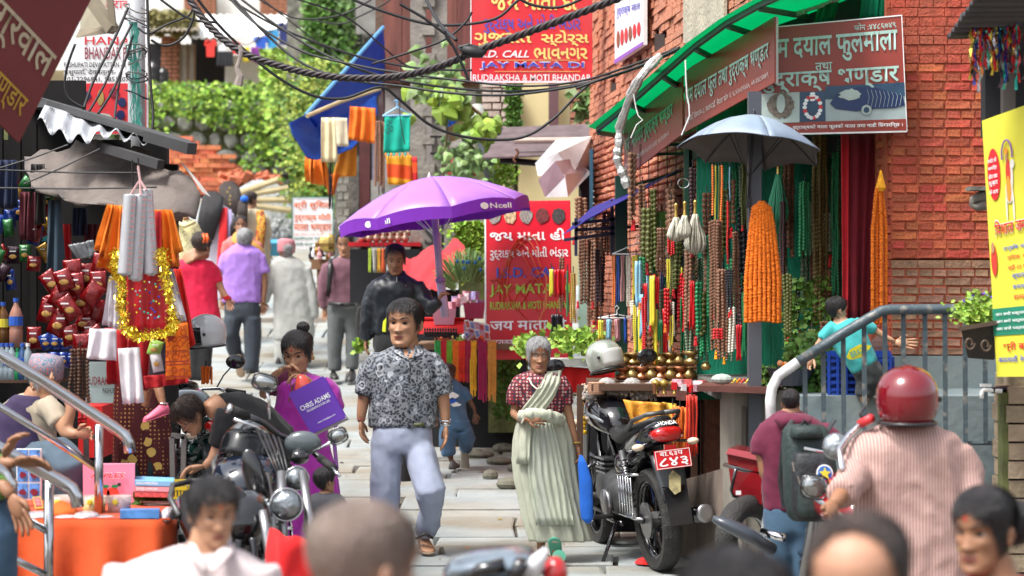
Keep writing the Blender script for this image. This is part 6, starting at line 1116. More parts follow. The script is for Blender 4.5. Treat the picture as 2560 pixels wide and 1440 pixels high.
#==== OVERHEAD CABLES
def cable(label,pts,d0,d1,r,m=wire_m,group='thin cables over the lane',name='overhead_cable',n=6):
 k=len(pts);q=[P(x,y,d0+(d1-d0)*i/(k-1))for i,(x,y)in enumerate(pts)];out=[]
 for i in range(k-1):
  p0,p1,p2,p3=q[max(0,i-1)],q[i],q[i+1],q[min(k-1,i+2)]
  for s in range(7):
   t=s/7;out.append(.5*((2*p1)+(p2-p0)*t+(2*p0-5*p1+4*p2-p3)*t*t+(3*p1-p0-3*p2+p3)*t**3))
 out.append(q[-1]);return MB().tube(out,r,n).build(name,m,None,True,label=label,cat='cable',group=group),out
tc=thing('twisted_cable','thick twisted black supply cable sagging right across the lane','cable',P(900,190,12),None)
_,path=cable('x',[(455,-30),(520,62),(600,128),(700,165),(800,188),(900,196),(1000,190),(1100,166),(1180,132),(1300,88),(1430,40),(1560,-10),(1650,-50)],12.6,11.2,.01);bpy.data.objects.remove(_)
fine=[]
for a,c in zip(path,path[1:]):fine+=[a.lerp(c,t/3)for t in range(3)]
cl=0
for j in range(3):
 pts=[];L_=0
 for i,p in enumerate(fine):
  if i:L_+=(p-fine[i-1]).length
  tdir=(fine[min(i+1,len(fine)-1)]-fine[max(i-1,0)]).normalized();u,v=frame_of(tdir,V((0,1,0)));a=L_*42+j*2.094;pts.append(p+(u*math.cos(a)+v*math.sin(a))*.0125)
 MB().tube(pts,.0125,6).build('cable_core',mat('cable_brown_black',(.03,.022,.024),.5),tc,True)
for l,ps in(('frayed grey rag tied on the thick twisted cable',((598,112),(603,128),(598,150),(592,170),(600,190),(594,214))),):
 MB().tube([P(x,y,12.25)for x,y in ps],[.01,.016,.012,.016,.024,.03],7,flat=.5).build('tied_rag',fab('rag_grey',(.3,.25,.22)),None,label=l,cat='rag')
jt=thing('cable_joint','black taped cable joint with loose wire ends before the red signboard','cable joint',P(1185,140,11.6));b=MB();b.tube([P(1148,118,11.7),P(1165,126,11.6),P(1185,130,11.6),P(1204,134,11.6),P(1215,128,11.6)],[.012,.03,.036,.026,.01],8);b.build('taped_joint',wire_m,jt,True)
for ps in(((1112,82),(1130,110),(1150,150),(1172,200)),((1150,118),(1170,112),(1195,118)),((1160,140),(1185,120),(1206,122)),((1000,10),(1060,45),(1112,84)),((1112,78),(1118,96),(1130,112))):MB().tube([P(x,y,11.6)for x,y in ps],.009,5).build('loose_wire',wire_m,jt)
C_=[
 ('cable leaving the top edge and running down behind the thick cable to the blue tarp',[(480,-20),(540,55),(600,115),(690,190),(780,238),(860,246),(950,218),(1000,250),(1080,315),(1180,345),(1300,345),(1380,300),(1440,240),(1480,205)],14,14.5,.011),
 ('upper cable of the bundle ending at the white foil hose',[(560,-20),(640,60),(760,130),(900,165),(1000,182),(1180,205),(1320,215),(1450,203),(1560,170),(1700,118)],15,13.4,.009),
 ('second cable of the bundle ending at the white foil hose',[(580,-20),(680,55),(800,130),(920,180),(1040,208),(1200,226),(1340,226),(1470,206),(1580,174),(1700,124)],15,13.4,.01),
 ('third cable of the bundle, lowest over the pipal leaves',[(570,-20),(660,80),(760,160),(880,200),(1000,215),(1120,232),(1260,238),(1400,222),(1500,200),(1640,150)],15,13.4,.01),
 ('cable crossing the maroon wall high up to the red signboard',[(840,-20),(940,22),(1060,58),(1150,62),(1240,46),(1290,5),(1320,-20)],14,14,.011),
 ('thin cable arching across the top of the red signboard',[(1280,-15),(1330,12),(1400,18),(1470,-10)],14,14,.011),
 ('thin brown cable crossing the tree top to the red signboard',[(620,-20),(700,30),(760,48),(860,35),(950,-15)],18,18,.008),
 ('straight thin cable running above the clothes line',[(390,-10),(470,45),(540,56)],13,13,.009),
 ('slack loop of cable near the hut roof',[(378,100),(400,112),(428,112),(460,92),(482,50),(484,22),(470,-15)],12.8,12.8,.009),
 ('pale cable slanting down to the pipal leaves',[(700,-15),(860,40),(960,120),(1010,160),(1050,172)],17,18,.008),
 ('grey cable running level to the pipal leaves',[(560,-10),(700,70),(860,130),(960,156),(1060,172),(1180,176)],16,16,.01),
 ('thin cable curving from the maroon wall to the plaited joint',[(930,160),(1020,132),(1110,100),(1160,60),(1180,30)],13,13,.008),
 ('cable dropping from the pole top behind the thick cable',[(1060,-10),(1100,60),(1140,100)],13,12,.012),
 ('thin wavy cable over the grey sheeting',[(780,50),(850,60),(900,40),(960,10),(990,-15)],19,19,.008),
 ('dark cable from the pole of wires across the hut',[(345,70),(372,84),(420,60),(470,40),(482,20)],13,13,.007),
 ('cable falling from the wire-wrapped pole toward the stall roof',[(368,-10),(372,120),(378,230),(383,290),(378,340)],12.8,12.6,.009),
 ('cable slanting over the white and red shop board',[(320,20),(280,110),(235,200),(208,275)],12.7,12.3,.009),
 ('second cable slanting over the white and red shop board',[(330,60),(300,120),(262,210),(222,280)],12.7,12.3,.008),
 ('third cable slanting over the white and red shop board',[(332,90),(310,160),(280,230),(245,285)],12.7,12.3,.009),
 ('cable hanging close beside the steel pole',[(310,150),(296,220),(286,300)],12.7,12.3,.008),
 ('cable looping down in front of the red panel',[(188,110),(165,180),(168,240),(210,270)],12.3,12.3,.008),
 ('cable across the salmon bricks toward the awning',[(1440,222),(1520,192),(1600,165),(1700,120)],13.2,13.2,.009),
 ('long thin cable passing high behind the blue tarp',[(640,-15),(760,80),(870,160),(960,190),(1180,200)],19,19,.007),
 ('thin wire drooping to the teal scarf hanger',[(1000,150),(1002,200),(1000,290),(1012,360)],16,19,.004)]
for l,ps,a,c,r in C_:cable(l,ps,a,c,r)
#==== PEOPLE
def skinm(n,c):return mat('skin_'+n,c,.5,var=.1,scale=18,bump=.08,bscale=90,spec=.4)
SK_M=skinm('brown',(.44,.23,.135));SK_D=skinm('dark',(.3,.145,.08));SK_L=skinm('light_brown',(.5,.28,.17));SK_B=skinm('deep',(.15,.075,.045))
LIP=mat('lips',(.3,.09,.07),.45);EYE_W=mat('eye_white',(.6,.55,.5),.25);EYE_D=mat('eye_dark',(.02,.012,.01),.15)
def hairm(n,c,c2=None):return mat('hair_'+n,c,.42,col2=c2,scale=60,stretch=(1,1,.18),bump=.7,bscale=160,var=.4)
HB_=hairm('black',(.012,.01,.011));HDB=hairm('dark_brown',(.03,.017,.012));HG=hairm('grey',(.17,.17,.17),(.5,.5,.5));HSG=hairm('salt',(.05,.05,.05),(.3,.3,.3));HST=hairm('stubble',(.1,.075,.06),(.16,.12,.1))
def ev_mesh(mb,vox,it=4,fac=.6):
 me=bpy.data.meshes.new('tmp');me.from_pydata([tuple(p)for p in mb.v],[],mb.f);me.update()
 o=bpy.data.objects.new('tmp',me);COL.objects.link(o)
 m=o.modifiers.new('r','REMESH');m.mode='VOXEL';m.voxel_size=vox
 s=o.modifiers.new('s','SMOOTH');s.iterations=it;s.factor=fac
 dg=bpy.context.evaluated_depsgraph_get();e=o.evaluated_get(dg).to_mesh()
 vs=[v.co.copy()for v in e.vertices];ns=[v.normal.copy()for v in e.vertices];fs=[tuple(p.vertices)for p in e.polygons]
 bpy.data.objects.remove(o);bpy.data.meshes.remove(me);return vs,ns,fs
HP=[(0,-.30,-.10,.11),(.03,-.365,-.04,.155),(.08,-.395,.0,.19),(.15,-.395,.07,.228),(.22,-.385,.16,.252),(.3,-.38,.26,.272),(.38,-.385,.34,.29),(.45,-.385,.385,.305),(.52,-.385,.42,.318),(.6,-.4,.44,.33),(.68,-.41,.45,.335),(.76,-.395,.44,.328),(.84,-.345,.395,.3),(.91,-.26,.31,.245),(.96,-.165,.21,.17),(.99,-.07,.11,.09)]
def hprof(z):
 for a,b in zip(HP,HP[1:]):
  if z<=b[0]:
   t=max(0,(z-a[0])/(b[0]-a[0]));return[a[i]+(b[i]-a[i])*t for i in(1,2,3)]
 return list(HP[-1][1:])
def G(x,s):return math.exp(-(x/s)**2)
def hpoint(z,a,off=0,face=True,wide=1.0):
 f_,b_,w_=hprof(z);w_*=wide;my=(f_+b_)/2;hy=(b_-f_)/2;ca,sa=math.cos(a),math.sin(a)
 e=.88;x=w_*math.copysign(abs(sa)**e,sa);y=my-hy*math.copysign(abs(ca)**e,ca)
 if face and ca>0:
  d=0;ax=abs(x)
  d-=(.012+.088*min(1,max(0,(.56-z)/.2))**1.3)*G(x,.036+.03*max(0,.5-z)/.2)*(1/(1+math.exp(-(z-.325)/.008)))
  d-=.04*G(ax-.05,.03)*G(z-.345,.025)
  d+=.05*G(ax-.14,.075)*G(z-.505,.045);d-=.026*G(ax-.14,.1)*G(z-.59,.03)
  d-=.03*G(ax-.17,.07)*G(z-.4,.06);d+=.02*G(ax-.2,.06)*G(z-.25,.07)
  d-=.034*G(x,.085)*G(z-.238,.016)+.036*G(x,.075)*G(z-.2,.017);d+=.02*G(x,.1)*G(z-.219,.007);d+=.018*G(x,.09)*G(z-.155,.02);d-=.03*G(x,.08)*G(z-.07,.045)
  y+=d*ca**.3
 if off:
  n=V((x,y-.02,(z-.5)*.8 if z>.5 else 0));n=n.normalized();return V((x,y,z))+n*off
 return V((x,y,z))
HL={'short':[(0,.83),(.45,.8),(.75,.76),(.95,.62),(1.2,.46),(1.45,.42),(1.75,.5),(2.1,.3),(2.6,.17),(3.15,.14)],
 'woman':[(0,.86),(.4,.8),(.8,.68),(1.1,.5),(1.4,.36),(1.8,.3),(2.3,.2),(3.15,.12)],
 'bald':[(0,1.4),(.7,1.3),(1.0,1.0),(1.2,.74),(1.45,.6),(1.8,.58),(2.3,.6),(2.7,.66),(3.15,.7)],
 'thin':[(0,.97),(.5,.95),(.8,.86),(1.0,.66),(1.3,.45),(1.5,.42),(1.75,.5),(2.1,.3),(2.6,.17),(3.15,.14)],
 'crop':[(0,.84),(.45,.82),(.75,.76),(1.0,.6),(1.3,.48),(1.5,.46),(1.75,.5),(2.1,.34),(2.6,.22),(3.15,.18)]}
def hl(style,a):
 a=abs((a+math.pi)%(2*math.pi)-math.pi);T=HL[style]
 for p,q in zip(T,T[1:]):
  if a<=q[0]:return p[1]+(q[1]-p[1])*(a-p[0])/(q[0]-p[0])
 return T[-1][1]
class Person:
 def __init__(s,label,d,base,skin=SK_M,group=None,lod=1):
  s.d=d;s.skin=skin;s.t=thing('person',label,'person',P(*base,d),group);s.core=MB();s.raw=MB();s.raw2=MB();s.px=d/F;s.lod=lod;s.seed=len(label)
 def sf(s,x,y,off=.006):
  T=s.tr;q0,q1=T[0],T[-1]
  for a,c in zip(T,T[1:]):
   if a[1]<=y<=c[1]:q0,q1=a,c
  t=0 if q1[1]==q0[1]else max(0,min(1,(y-q0[1])/(q1[1]-q0[1])));cx=q0[0]+(q1[0]-q0[0])*t;hw=q0[2]+(q1[2]-q0[2])*t
  return-min(hw*s.px*s.dr,.17)*math.sqrt(max(0,1-min(1,abs(x-cx)/hw)**2.4))-off
 def band(s,name,m,rows,off=.012,nf=3,amp=.006,n=14,th=.006):
  g_=[]
  for(xa,ya,xb,yb),(xc,yc,xd,yd)in zip(rows,rows[1:]):
   for t in(0,.25,.5,.75):
    A=(xa+(xc-xa)*t,ya+(yc-ya)*t);B_=(xb+(xd-xb)*t,yb+(yd-yb)*t);r_=[]
    for i in range(n+1):
     u=i/n;x=A[0]+(B_[0]-A[0])*u;y=A[1]+(B_[1]-A[1])*u;r_.append(s.pt(x,y,s.sf(x,y,off)-amp*(1+math.sin(u*nf*6.28+3.4*nz(y*.008,u*2.5,s.seed)))-amp*.8*nz(u*7,y*.03)))
    g_.append(r_)
  return MB().sheet(g_,th,V((0,1,0))).build(name,m,s.t,True)
 def p(s,q):return P(q[0],q[1],s.d+(q[3]if len(q)>3 else 0))
 def pt(s,x,y,dy=0):return P(x,y,s.d+dy)
 def _torso(s,mb,rows,dr,k=1,n=20):
  rg=[]
  for q in rows:
   c=s.p(q);r=q[2]*s.px*k
   rg.append([c+V((r*math.copysign(abs(math.cos(a))**.85,math.cos(a)),min(r*dr,.17)*math.sin(a)if dr else 0,0))for a in np.linspace(0,2*math.pi,n+1)[:-1]])
  mb.rings(rg)
 def _limb(s,mb,rows,k=1,n=10):mb.tube([s.p(q)for q in rows],[q[2]*s.px*k for q in rows],n)
 def wear(s,name,m,torso=(),limbs=(),dr=.62,vox=.014,wr=.008,fr=9,it=3,label=None,core=True):
  mb=MB()
  if torso and not isinstance(torso[0],list):s.tr=torso;s.dr=dr
  for T in(torso if torso and isinstance(torso[0],list)else[torso]if torso else[]):s._torso(mb,T,dr)
  for L_ in limbs:s._limb(mb,L_)
  if core:
   for T in(torso if torso and isinstance(torso[0],list)else[torso]if torso else[]):s._torso(s.core,T,dr,.86,12)
   for L_ in limbs:s._limb(s.core,L_,.8,8)
  vs,ns,fs=ev_mesh(mb,vox*s.lod,it)
  if wr:
   o=s.seed
   for i,(v,n_)in enumerate(zip(vs,ns)):
    a=MN.noise(V((v.x*fr,v.y*fr,v.z*fr*.55+o)));b_=MN.noise(V(((v.x+v.z*.6)*fr*2.1,v.y*fr*2,(v.z-v.x*.5)*fr*1.1+o+9)))
    vs[i]=v+n_*wr*((1-2.2*abs(a))*.9+(1-2*abs(b_))*.5)
  out=MB();out.v=vs;out.f=fs;out.m=[0]*len(fs);o=out.build(name,m,s.t,True)
  if label:o['label']=label
  return o
 def limb(s,*rows):
  for r in rows:s._limb(s.core,r,1,10)
 def neck(s,a,b,r):
  s._limb(s.core,[(*a[:2],r*1.0,*a[2:]),(*b[:2],r*1.15,*b[2:])],1,12)
 def hand(s,w,d,size=.175,nrm=(0,-1,0),side=1,curl=.35,spread=.1):
  w=s.pt(*w);d=V(d).normalized();n=V(nrm);n=(n-d*n.dot(d)).normalized();u=d.cross(n).normalized()*side;L_=size;b=s.raw
  M=Matrix((u,n,d)).transposed();b.ell(w+d*L_*.25,(L_*.2,L_*.095,L_*.3),10,7,M)
  for i,ln in enumerate((.4,.46,.43,.33)):
   q=w+d*L_*(.46-.02*abs(i-1.3))+u*L_*(i-1.5)*.105;pts=[q];dd=(d+u*(i-1.5)*spread).normalized();c_=curl
   for k in range(3):dd=(dd*math.cos(c_)+n*math.sin(c_)).normalized()if k or curl>.2 else dd;q=q+dd*L_*ln/3;pts.append(q);c_=curl*1.1
   b.tube([w+d*L_*.3+u*L_*(i-1.5)*.09]+pts,[L_*.05,L_*.056,L_*.05,L_*.045,L_*.028],6)
  q=w+d*L_*.12-u*L_*.13;t1=q+(d*.55-u*.6+n*.2).normalized()*L_*.22;t2=t1+(d*.9-u*.2+n*.35*curl*2).normalized()*L_*.2;b.tube([q,t1,t2],[L_*.07,L_*.058,L_*.035],6)
 def head(s,x,yt,yc,yaw=0,pitch=0,roll=0,style='short',hair=HB_,th=.035,dy=0,moust=False,tilak=None,wide=1.0,mess=.4,brow=1,stub=None,topw=1,ears=True,glasses=False,age=0,eyes=True,mouth=0):
  wide=wide*.93;H=(yc-yt)*s.px/(1+th*.6)*.93;c=s.pt(x,(yt+yc)/2+(yc-yt)*(th*.3+.03),dy);M=Matrix.Rotation(yaw,3,'Z')@Matrix.Rotation(roll,3,'Y')@Matrix.Rotation(pitch,3,'X')
  W=lambda p:c+M@(V((p.x,p.y,p.z-.5))*H);s.W=W;s.H=H;s.M=M;s.hc=c
  nA,nZ=(56,60)if H/s.px>90 else(36,40)
  zs=[0.0]+[.02+.965*(i/(nZ-1))for i in range(nZ)];rg=[[W(hpoint(z,a,0,True,wide))for a in np.linspace(0,2*math.pi,nA+1)[:-1]]for z in zs]
  rg=[[W(V((hpoint(0,a).x*.4,-.18+hpoint(0,a).y*.15,0)))for a in np.linspace(0,2*math.pi,nA+1)[:-1]]]+rg+[[W(V((0,.02,1.0))+V((.02*math.sin(a),-.02*math.cos(a),0)))for a in np.linspace(0,2*math.pi,nA+1)[:-1]]]
  b=s.raw;f0=len(b.f);b.rings(rg)
  for i in range(f0,len(b.f)):
   p=sum((b.v[j]for j in b.f[i]),V())/len(b.f[i]);q=M.transposed()@(p-c)/H;z=q.z+.5
   if q.y<-.3 and((q.x/.105)**2+((z-.219)/(.034+mouth*.01))**2)<1:b.m[i]=1
  if ears:
   for sg in(-1,1):
    Me=M@Matrix.Rotation(sg*-.35,3,'Z');b.ell(W(V((sg*.335*wide,.03,.45))),(.03*H,.068*H,.1*H),10,8,Me);b.ell(W(V((sg*.345*wide,.0,.37))),(.022*H,.035*H,.045*H),8,6,Me)
  if eyes:
   for sg in(-1,1):
    ex=hpoint(.503,sg*.42);ec=V((sg*.14,ex.y+.018,.503));e=MB();e.ell(W(ec),(.056*H,.03*H,.024*H),10,6,M);e.build('eye',EYE_W,s.t,True)
    MB().ell(W(ec+V((-.0,-.012,.001))),(.025*H,.022*H,.023*H),8,6,M).build('iris',EYE_D,s.t,True)
    pts=[W(V((sg*(.14+k*.062),ec.y-.03+abs(k)*.02,.503+.028*(1-k*k))))for k in(-1,-.5,0,.5,1)];s.raw.tube([p+M@V((0,0,.004*H))for p in pts],[.006*H,.013*H,.014*H,.013*H,.006*H],6);MB().tube(pts,[.003*H,.007*H,.008*H,.007*H,.003*H],5).build('eyelash',EYE_D,s.t)
    pb_=[W(V((sg*(.05+.17*k),hpoint(.6+.02*math.sin(k*2.4),sg*(.12+.55*k)).y-.006,.588+.03*math.sin(k*2.6))))for k in(0,.25,.5,.75,1)];MB().tube(pb_,[.007*H*brow,.015*H*brow,.015*H*brow,.011*H*brow,.004*H],6).build('eyebrow',hair if age<1 else HSG,s.t)
    MB().ell(W(V((sg*.035,-.475,.33))),(.012*H,.012*H,.007*H),6,4,M).build('nostril',EYE_D,s.t)
   MB().tube([W(V((k*.085,hpoint(.219,k*.22).y-.006,.219-.006*abs(k))))for k in(-1,-.5,0,.5,1)],.005*H,5).build('mouth_line',mat('mouth_dark',(.06,.02,.018),.6),s.t)
  if moust:MB().tube([W(V((k*.11,hpoint(.27,k*.3).y-.012,.272-.02*abs(k))))for k in(-1,-.5,0,.5,1)],[.008*H,.02*H,.018*H,.02*H,.008*H],6).build('moustache',hair,s.t)
  if tilak:MB().ell(W(V((0,hpoint(.7,0).y,.69))),(.016*H,.01*H,.035*H),8,6,M).build('tilak',tilak,s.t,True)
  if glasses:
   for sg in(-1,1):MB().tube([W(V((sg*.15+.1*math.cos(a),-.47,.495+.06*math.sin(a))))for a in np.linspace(0,6.283,15)],.008*H,5).build('glasses_rim',black_pl,s.t);MB().tube([W(V((sg*.25,-.46,.51))),W(V((sg*.345,.0,.52)))],.01*H,5).build('glasses_arm',black_pl,s.t)
  if stub:s.cap(style,stub,.006,0,lo=.0,extra=True)
  if hair and style:s.cap(style,hair,th,mess,wide=wide)
 def cap(s,style,m,th,mess,wide=1.0,lo=0,extra=False):
  H,W=s.H,s.W;nA,nZ=(120,44)if H/s.px>90 else(72,30);rg=[];sd=s.seed
  for i in range(nZ):
   z=.05+.94*i/(nZ-1);r=[]
   for a in np.linspace(0,2*math.pi,nA+1)[:-1]:
    ed=hl(style,a)+mess*.05*nz(math.sin(a)*7+sd,math.cos(a)*7)+mess*.02*nz(math.sin(a)*26+sd,math.cos(a)*26)
    t=max(0,min(1,(z-ed)/.09));t=t*t*(3-2*t)
    st=nz(math.sin(a)*16+sd,math.cos(a)*16,z*2.2)*.4+nz(math.sin(a)*40,math.cos(a)*40+sd,z*3)*.25
    off=-.025*(1-t)+t*th*.75*(1+mess*st+(.35 if z>.8 else 0)*mess*2*abs(nz(math.sin(a)*5+sd,z*4)))
    r.append(W(hpoint(z,a,off if abs(off)>1e-5 else 1e-5,False,wide)))
   rg.append(r)
  top=hpoint(.99,0,th,False).z;rg.append([W(V((.015*math.sin(a),.02-.015*math.cos(a),.997+th*.9)))for a in np.linspace(0,2*math.pi,nA+1)[:-1]])
  b=MB();b.rings(rg)
  nst=(2600 if H/s.px>180 else 1200 if H/s.px>90 else 350)*(1 if th>.001 else 0);wd=.0045*H
  for i in range(nst):
   a=rnd(-3.14,3.14);e0=hl(style,a);z=e0+.01+(1.0-e0)*random.random()**1.1;a2=a;pts=[]
   for k in range(4):
    q=hpoint(min(.985,max(.05,z)),a2,th*(.82+.12*k)*(1+mess*rnd(-.2,.5))+.006,False,wide);pts.append(W(q));z-=(.05 if z<.9 else.035)*(1.1 if th>.02 else.45);a2+=rnd(-.03,.06)*(1+mess)
   sd_=(pts[-1]-pts[0]).cross(pts[0]-s.hc);sd_=sd_.normalized()*wd if sd_.length>1e-9 else V((wd,0,0))
   b.add([p_+sd_*k for p_,w2 in zip(pts,(1,1,.8,.2))for k in(-w2,w2)],[(0,1,3,2),(2,3,5,4),(4,5,7,6)])
  b.build('hair',m,s.t,True)
 def loft(s,name,m,rows,dr=.6,nf=0,fa=.06,cap=True,n=64,tw=0,core=True,th=None):
  rg=[]
  for j,q in enumerate(rows):
   c=s.p(q);r=q[2]*s.px;v=j/(len(rows)-1)
   rg.append([c+V((r*(1+fa*v**.7*math.sin(nf*a+1.7*math.sin(a*2+s.seed)+tw*v)+.02*nz(a*2,v*4,s.seed))*math.cos(a),r*dr*(1+fa*1.6*v**.7*math.sin(nf*a+1.7*math.sin(a*2+s.seed)+tw*v))*math.sin(a),.012*nz(a*1.5,j,3)*v))for a in np.linspace(0,2*math.pi,n+1)[:-1]])
  rr=[]
  for a,c in zip(rg,rg[1:]):
   for t in(0,.34,.67):rr.append([p.lerp(q,t)+V((0,0,0))for p,q in zip(a,c)])
  rr.append(rg[-1]);b=MB();b.rings(rr,cap);
  if core:s._torso(s.core,rows,dr,.8,12)
  return b.build(name,m,s.t,True)
 def tube(s,name,m,rows,n=10,flat=1.0,up=None):return MB().tube([s.p(q)for q in rows],[q[2]*s.px for q in rows],n,True,flat,up).build(name,m,s.t,True)
 def sheet(s,name,m,rows,th=.006):return MB().sheet([[s.pt(*q)for q in r]for r in rows],th,V((0,1,0))).build(name,m,s.t,True)
 def shoe(s,x,y,yaw,m,L_=.26,pitch=0,dy=0,sole=None,name='shoe',open_=False):
  c=s.pt(x,y,dy);M=Matrix.Rotation(yaw,3,'Z')@Matrix.Rotation(pitch,3,'X');hh=.3 if not open_ else.12
  def ring(t,w_,h,z0=0):return[c+M@(V((w_*math.cos(a),-t,z0+h*max(0,math.sin(a))if math.sin(a)>0 else z0))*L_)for a in np.linspace(0,2*math.pi,13)[:-1]]
  pr=[(-.32,.02,.1),(-.3,.12,.28),(-.15,.145,.36),(0,.15,.33),(.2,.18,.25),(.42,.19,.17),(.58,.16,.12),(.66,.05,.05)]
  MB().rings([ring(t,w_,h*hh/.3,.05)for t,w_,h in pr]).build(name,m,s.t,True)
  MB().rings([[c+M@(V((w_*1.08*math.cos(a),-t,.025+.03*math.sin(a)))*L_)for a in np.linspace(0,2*math.pi,11)[:-1]]for t,w_,h in[(-.34,.03,0),(-.3,.13,0),(-.1,.15,0),(.2,.185,0),(.45,.195,0),(.62,.15,0),(.69,.04,0)]]).build('sole',sole or black_pl,s.t,True)
 def done(s,vox=.0145):
  if s.core.v:
   vs,ns,fs=ev_mesh(s.core,vox*s.lod,3);b=MB();b.v=vs;b.f=fs;b.m=[0]*len(fs);k=len(vs);b.v+=s.raw.v;b.f+=[tuple(i+k for i in f)for f in s.raw.f];b.m+=s.raw.m
  else:b=s.raw
  return b.build('body',[s.skin,LIP],s.t,True)
SHG=V
TK=mat('tilak_orange',(.75,.12,.02),.7);TKR=mat('tilak_red',(.6,.01,.01),.7)
leather=mat('shoe_black',(.03,.028,.027),.45);shoe_g=mat('shoe_grey',(.12,.12,.11),.7);sole_t=mat('sole_tan',(.35,.25,.17),.8);sole_g=mat('sole_grey',(.3,.27,.22),.8)
# --- man in paisley shirt
m=Person('stocky man in grey paisley short sleeve shirt and pale blue trousers walking down the lane',12.6,(1005,1420),SK_M)
PAIS=pat('paisley','paisley',['1e2229','b3b8be','5c636e'],13,bump=.2)
m.wear('shirt',PAIS,[(1018,866,30),(1014,876,52),(1010,890,78),(1008,910,90),(1008,950,90),(1008,1000,85),(1006,1040,84),(1004,1068,82)],[[(950,892,24,.0),(926,930,29),(913,988,28)],[(1070,892,24),(1096,935,29),(1108,985,28)]],dr=.6,wr=.007)
m.band('collar',PAIS,[(986,862,1006,866),(984,878,1010,884),(996,888,1021,906)],.012,1,.001,6);m.band('collar',PAIS,[(1036,864,1056,862),(1034,882,1062,878),(1025,904,1052,890)],.012,1,.001,6);m.band('placket',PAIS,[(1019,905,1026,905),(1017,980,1024,980),(1014,1064,1021,1064)],.004,1,.001,3)
m.band('chest_skin',SK_M,[(1002,868,1040,868),(1008,882,1036,882),(1019,902,1026,902)],.004,1,0,6)
m.wear('trousers',fab('trouser_pale_blue',(.34,.38,.5),bump=.3),[(1004,1052,68),(1004,1075,74),(1003,1105,76),(1003,1130,70)],[[(968,1110,37),(964,1180,37),(962,1260,34),(966,1340,32),(970,1400,31)],[(1042,1110,37),(1060,1170,38,-.08),(1076,1225,36,-.16),(1076,1280,28,-.05),(1066,1328,28,.1)]],dr=.6,wr=.009,fr=7)
m.limb([(918,960,17),(909,1000,16),(903,1040,13),(903,1058,9.5)],[(1102,960,18),(1110,1010,16),(1113,1050,13),(1114,1068,10)],[(970,1380,14),(970,1412,11)],[(1066,1310,14,.1),(1062,1342,11,.1)])
m.neck((1016,830,0),(1018,880,.02),27);m.hand((903,1052),(.06,0,-1),.17,(1,-.3,0),1,.25);m.hand((1114,1064),(.02,-.1,-1),.18,(-1,-.2,0),-1,.22)
m.head(1013,736,868,yaw=-.32,pitch=.02,style='short',hair=HB_,th=.028,wide=1.1,mess=.35,brow=1.1)
m.tube('wrist_watch',chrome,[(1102,1056,4,0),(1113,1060,12,0),(1126,1058,4,0)],10);MB().tube([m.pt(1114,1050)+V((.03*math.cos(a),.03*math.sin(a),.005*math.sin(a)))for a in np.linspace(0,6.4,12)],.007,6).build('watch_strap',chrome,m.t);MB().tube([m.pt(903,1048)+V((.027*math.cos(a),.027*math.sin(a),.0))for a in np.linspace(0,6.4,12)],.002,5).build('wrist_thread',RDB,m.t)
m.shoe(1062,1362,.2,SK_M,.25,.25,.08,sole_t,'foot',True);m.tube('sandal_strap',leather,[(1042,1346,7,-.02),(1062,1334,9,-.06),(1080,1344,7,-.02)],8,.5);m.shoe(970,1424,.1,leather,.26)
m.tube('belt',mat('belt_olive',(.07,.08,.03),.6),[(1035,1062,5,-.22),(1060,1062,5,-.2)],6);m.done()
# --- old woman in pale green shawl
o=Person('old grey haired woman in printed red blouse and pale green cotton sari',12.3,(1370,1395),SK_D)
blo=pat('printed_blouse','cell',['b8232e','e8dcd4','23283a'],46,dist=.2,bump=.15,thr=[(0,'23283a'),(.16,'23283a'),(.2,'c8bcb4'),(.3,'c8bcb4'),(.34,'8c1c28'),(.5,'8c1c28'),(.56,'2a2a38'),(1,'2a2a38')])
o.wear('blouse',blo,[(1348,930,26),(1348,940,52),(1350,958,64),(1352,990,60),(1354,1030,54),(1356,1052,52)],[[(1306,948,20),(1292,980,23),(1288,1012,21)],[(1394,948,20),(1408,980,23),(1416,1014,21)]],dr=.6)
PG=mat('sari_pale_green',(.5,.52,.4),.8,col2=(.36,.37,.3),scale=2.5,stretch=(2,2,.5),bump=.4,bscale=25);PG2=mat('sari_inner_grey',(.36,.37,.33),.8,col2=(.48,.52,.4),scale=4,stretch=(2,2,.4),bump=.4,bscale=25)
o.loft('sari_skirt',PG,[(1356,1030,54),(1355,1060,66),(1358,1100,76),(1360,1150,80),(1366,1200,80),(1376,1250,78),(1386,1295,80),(1398,1335,78),(1402,1352,76)],.55,13,.07,n=96)
o.wear('shawl_knot',PG,None,[[(1300,1040,12,-.14),(1330,1036,15,-.19),(1372,1040,14,-.17),(1408,1050,12,-.08)]],vox=.009,wr=.008,fr=22,core=False)
o.band('shawl',PG,[(1370,928,1404,926),(1352,958,1402,956),(1334,985,1388,990),(1312,1012,1366,1022),(1298,1032,1346,1042)],.014,4,.006,22)
o.tr=[(1355,1030,54),(1355,1060,66),(1358,1100,76),(1360,1150,80),(1366,1200,80),(1376,1250,78),(1386,1295,80),(1398,1335,78)];o.dr=.55
o.band('sari_pleats',PG2,[(1330,1050,1380,1050),(1318,1110,1396,1110),(1320,1180,1410,1180),(1330,1250,1424,1250),(1344,1334,1440,1334)],.012,6,.008,30)
o.band('shawl_end',PG,[(1294,1050,1330,1052),(1286,1100,1326,1100),(1292,1180,1322,1180)],.03,2,.008,12)
o.limb([(1290,1000,12),(1285,1035,12),(1305,1050,10,-.14),(1322,1046,8.5,-.2)],[(1416,1000,12),(1428,1060,11.5),(1438,1100,10),(1443,1118,8.5)],[(1352,1330,13,.05),(1352,1380,11,.05)],[(1384,1320,13,-.05),(1388,1385,10,-.05)])
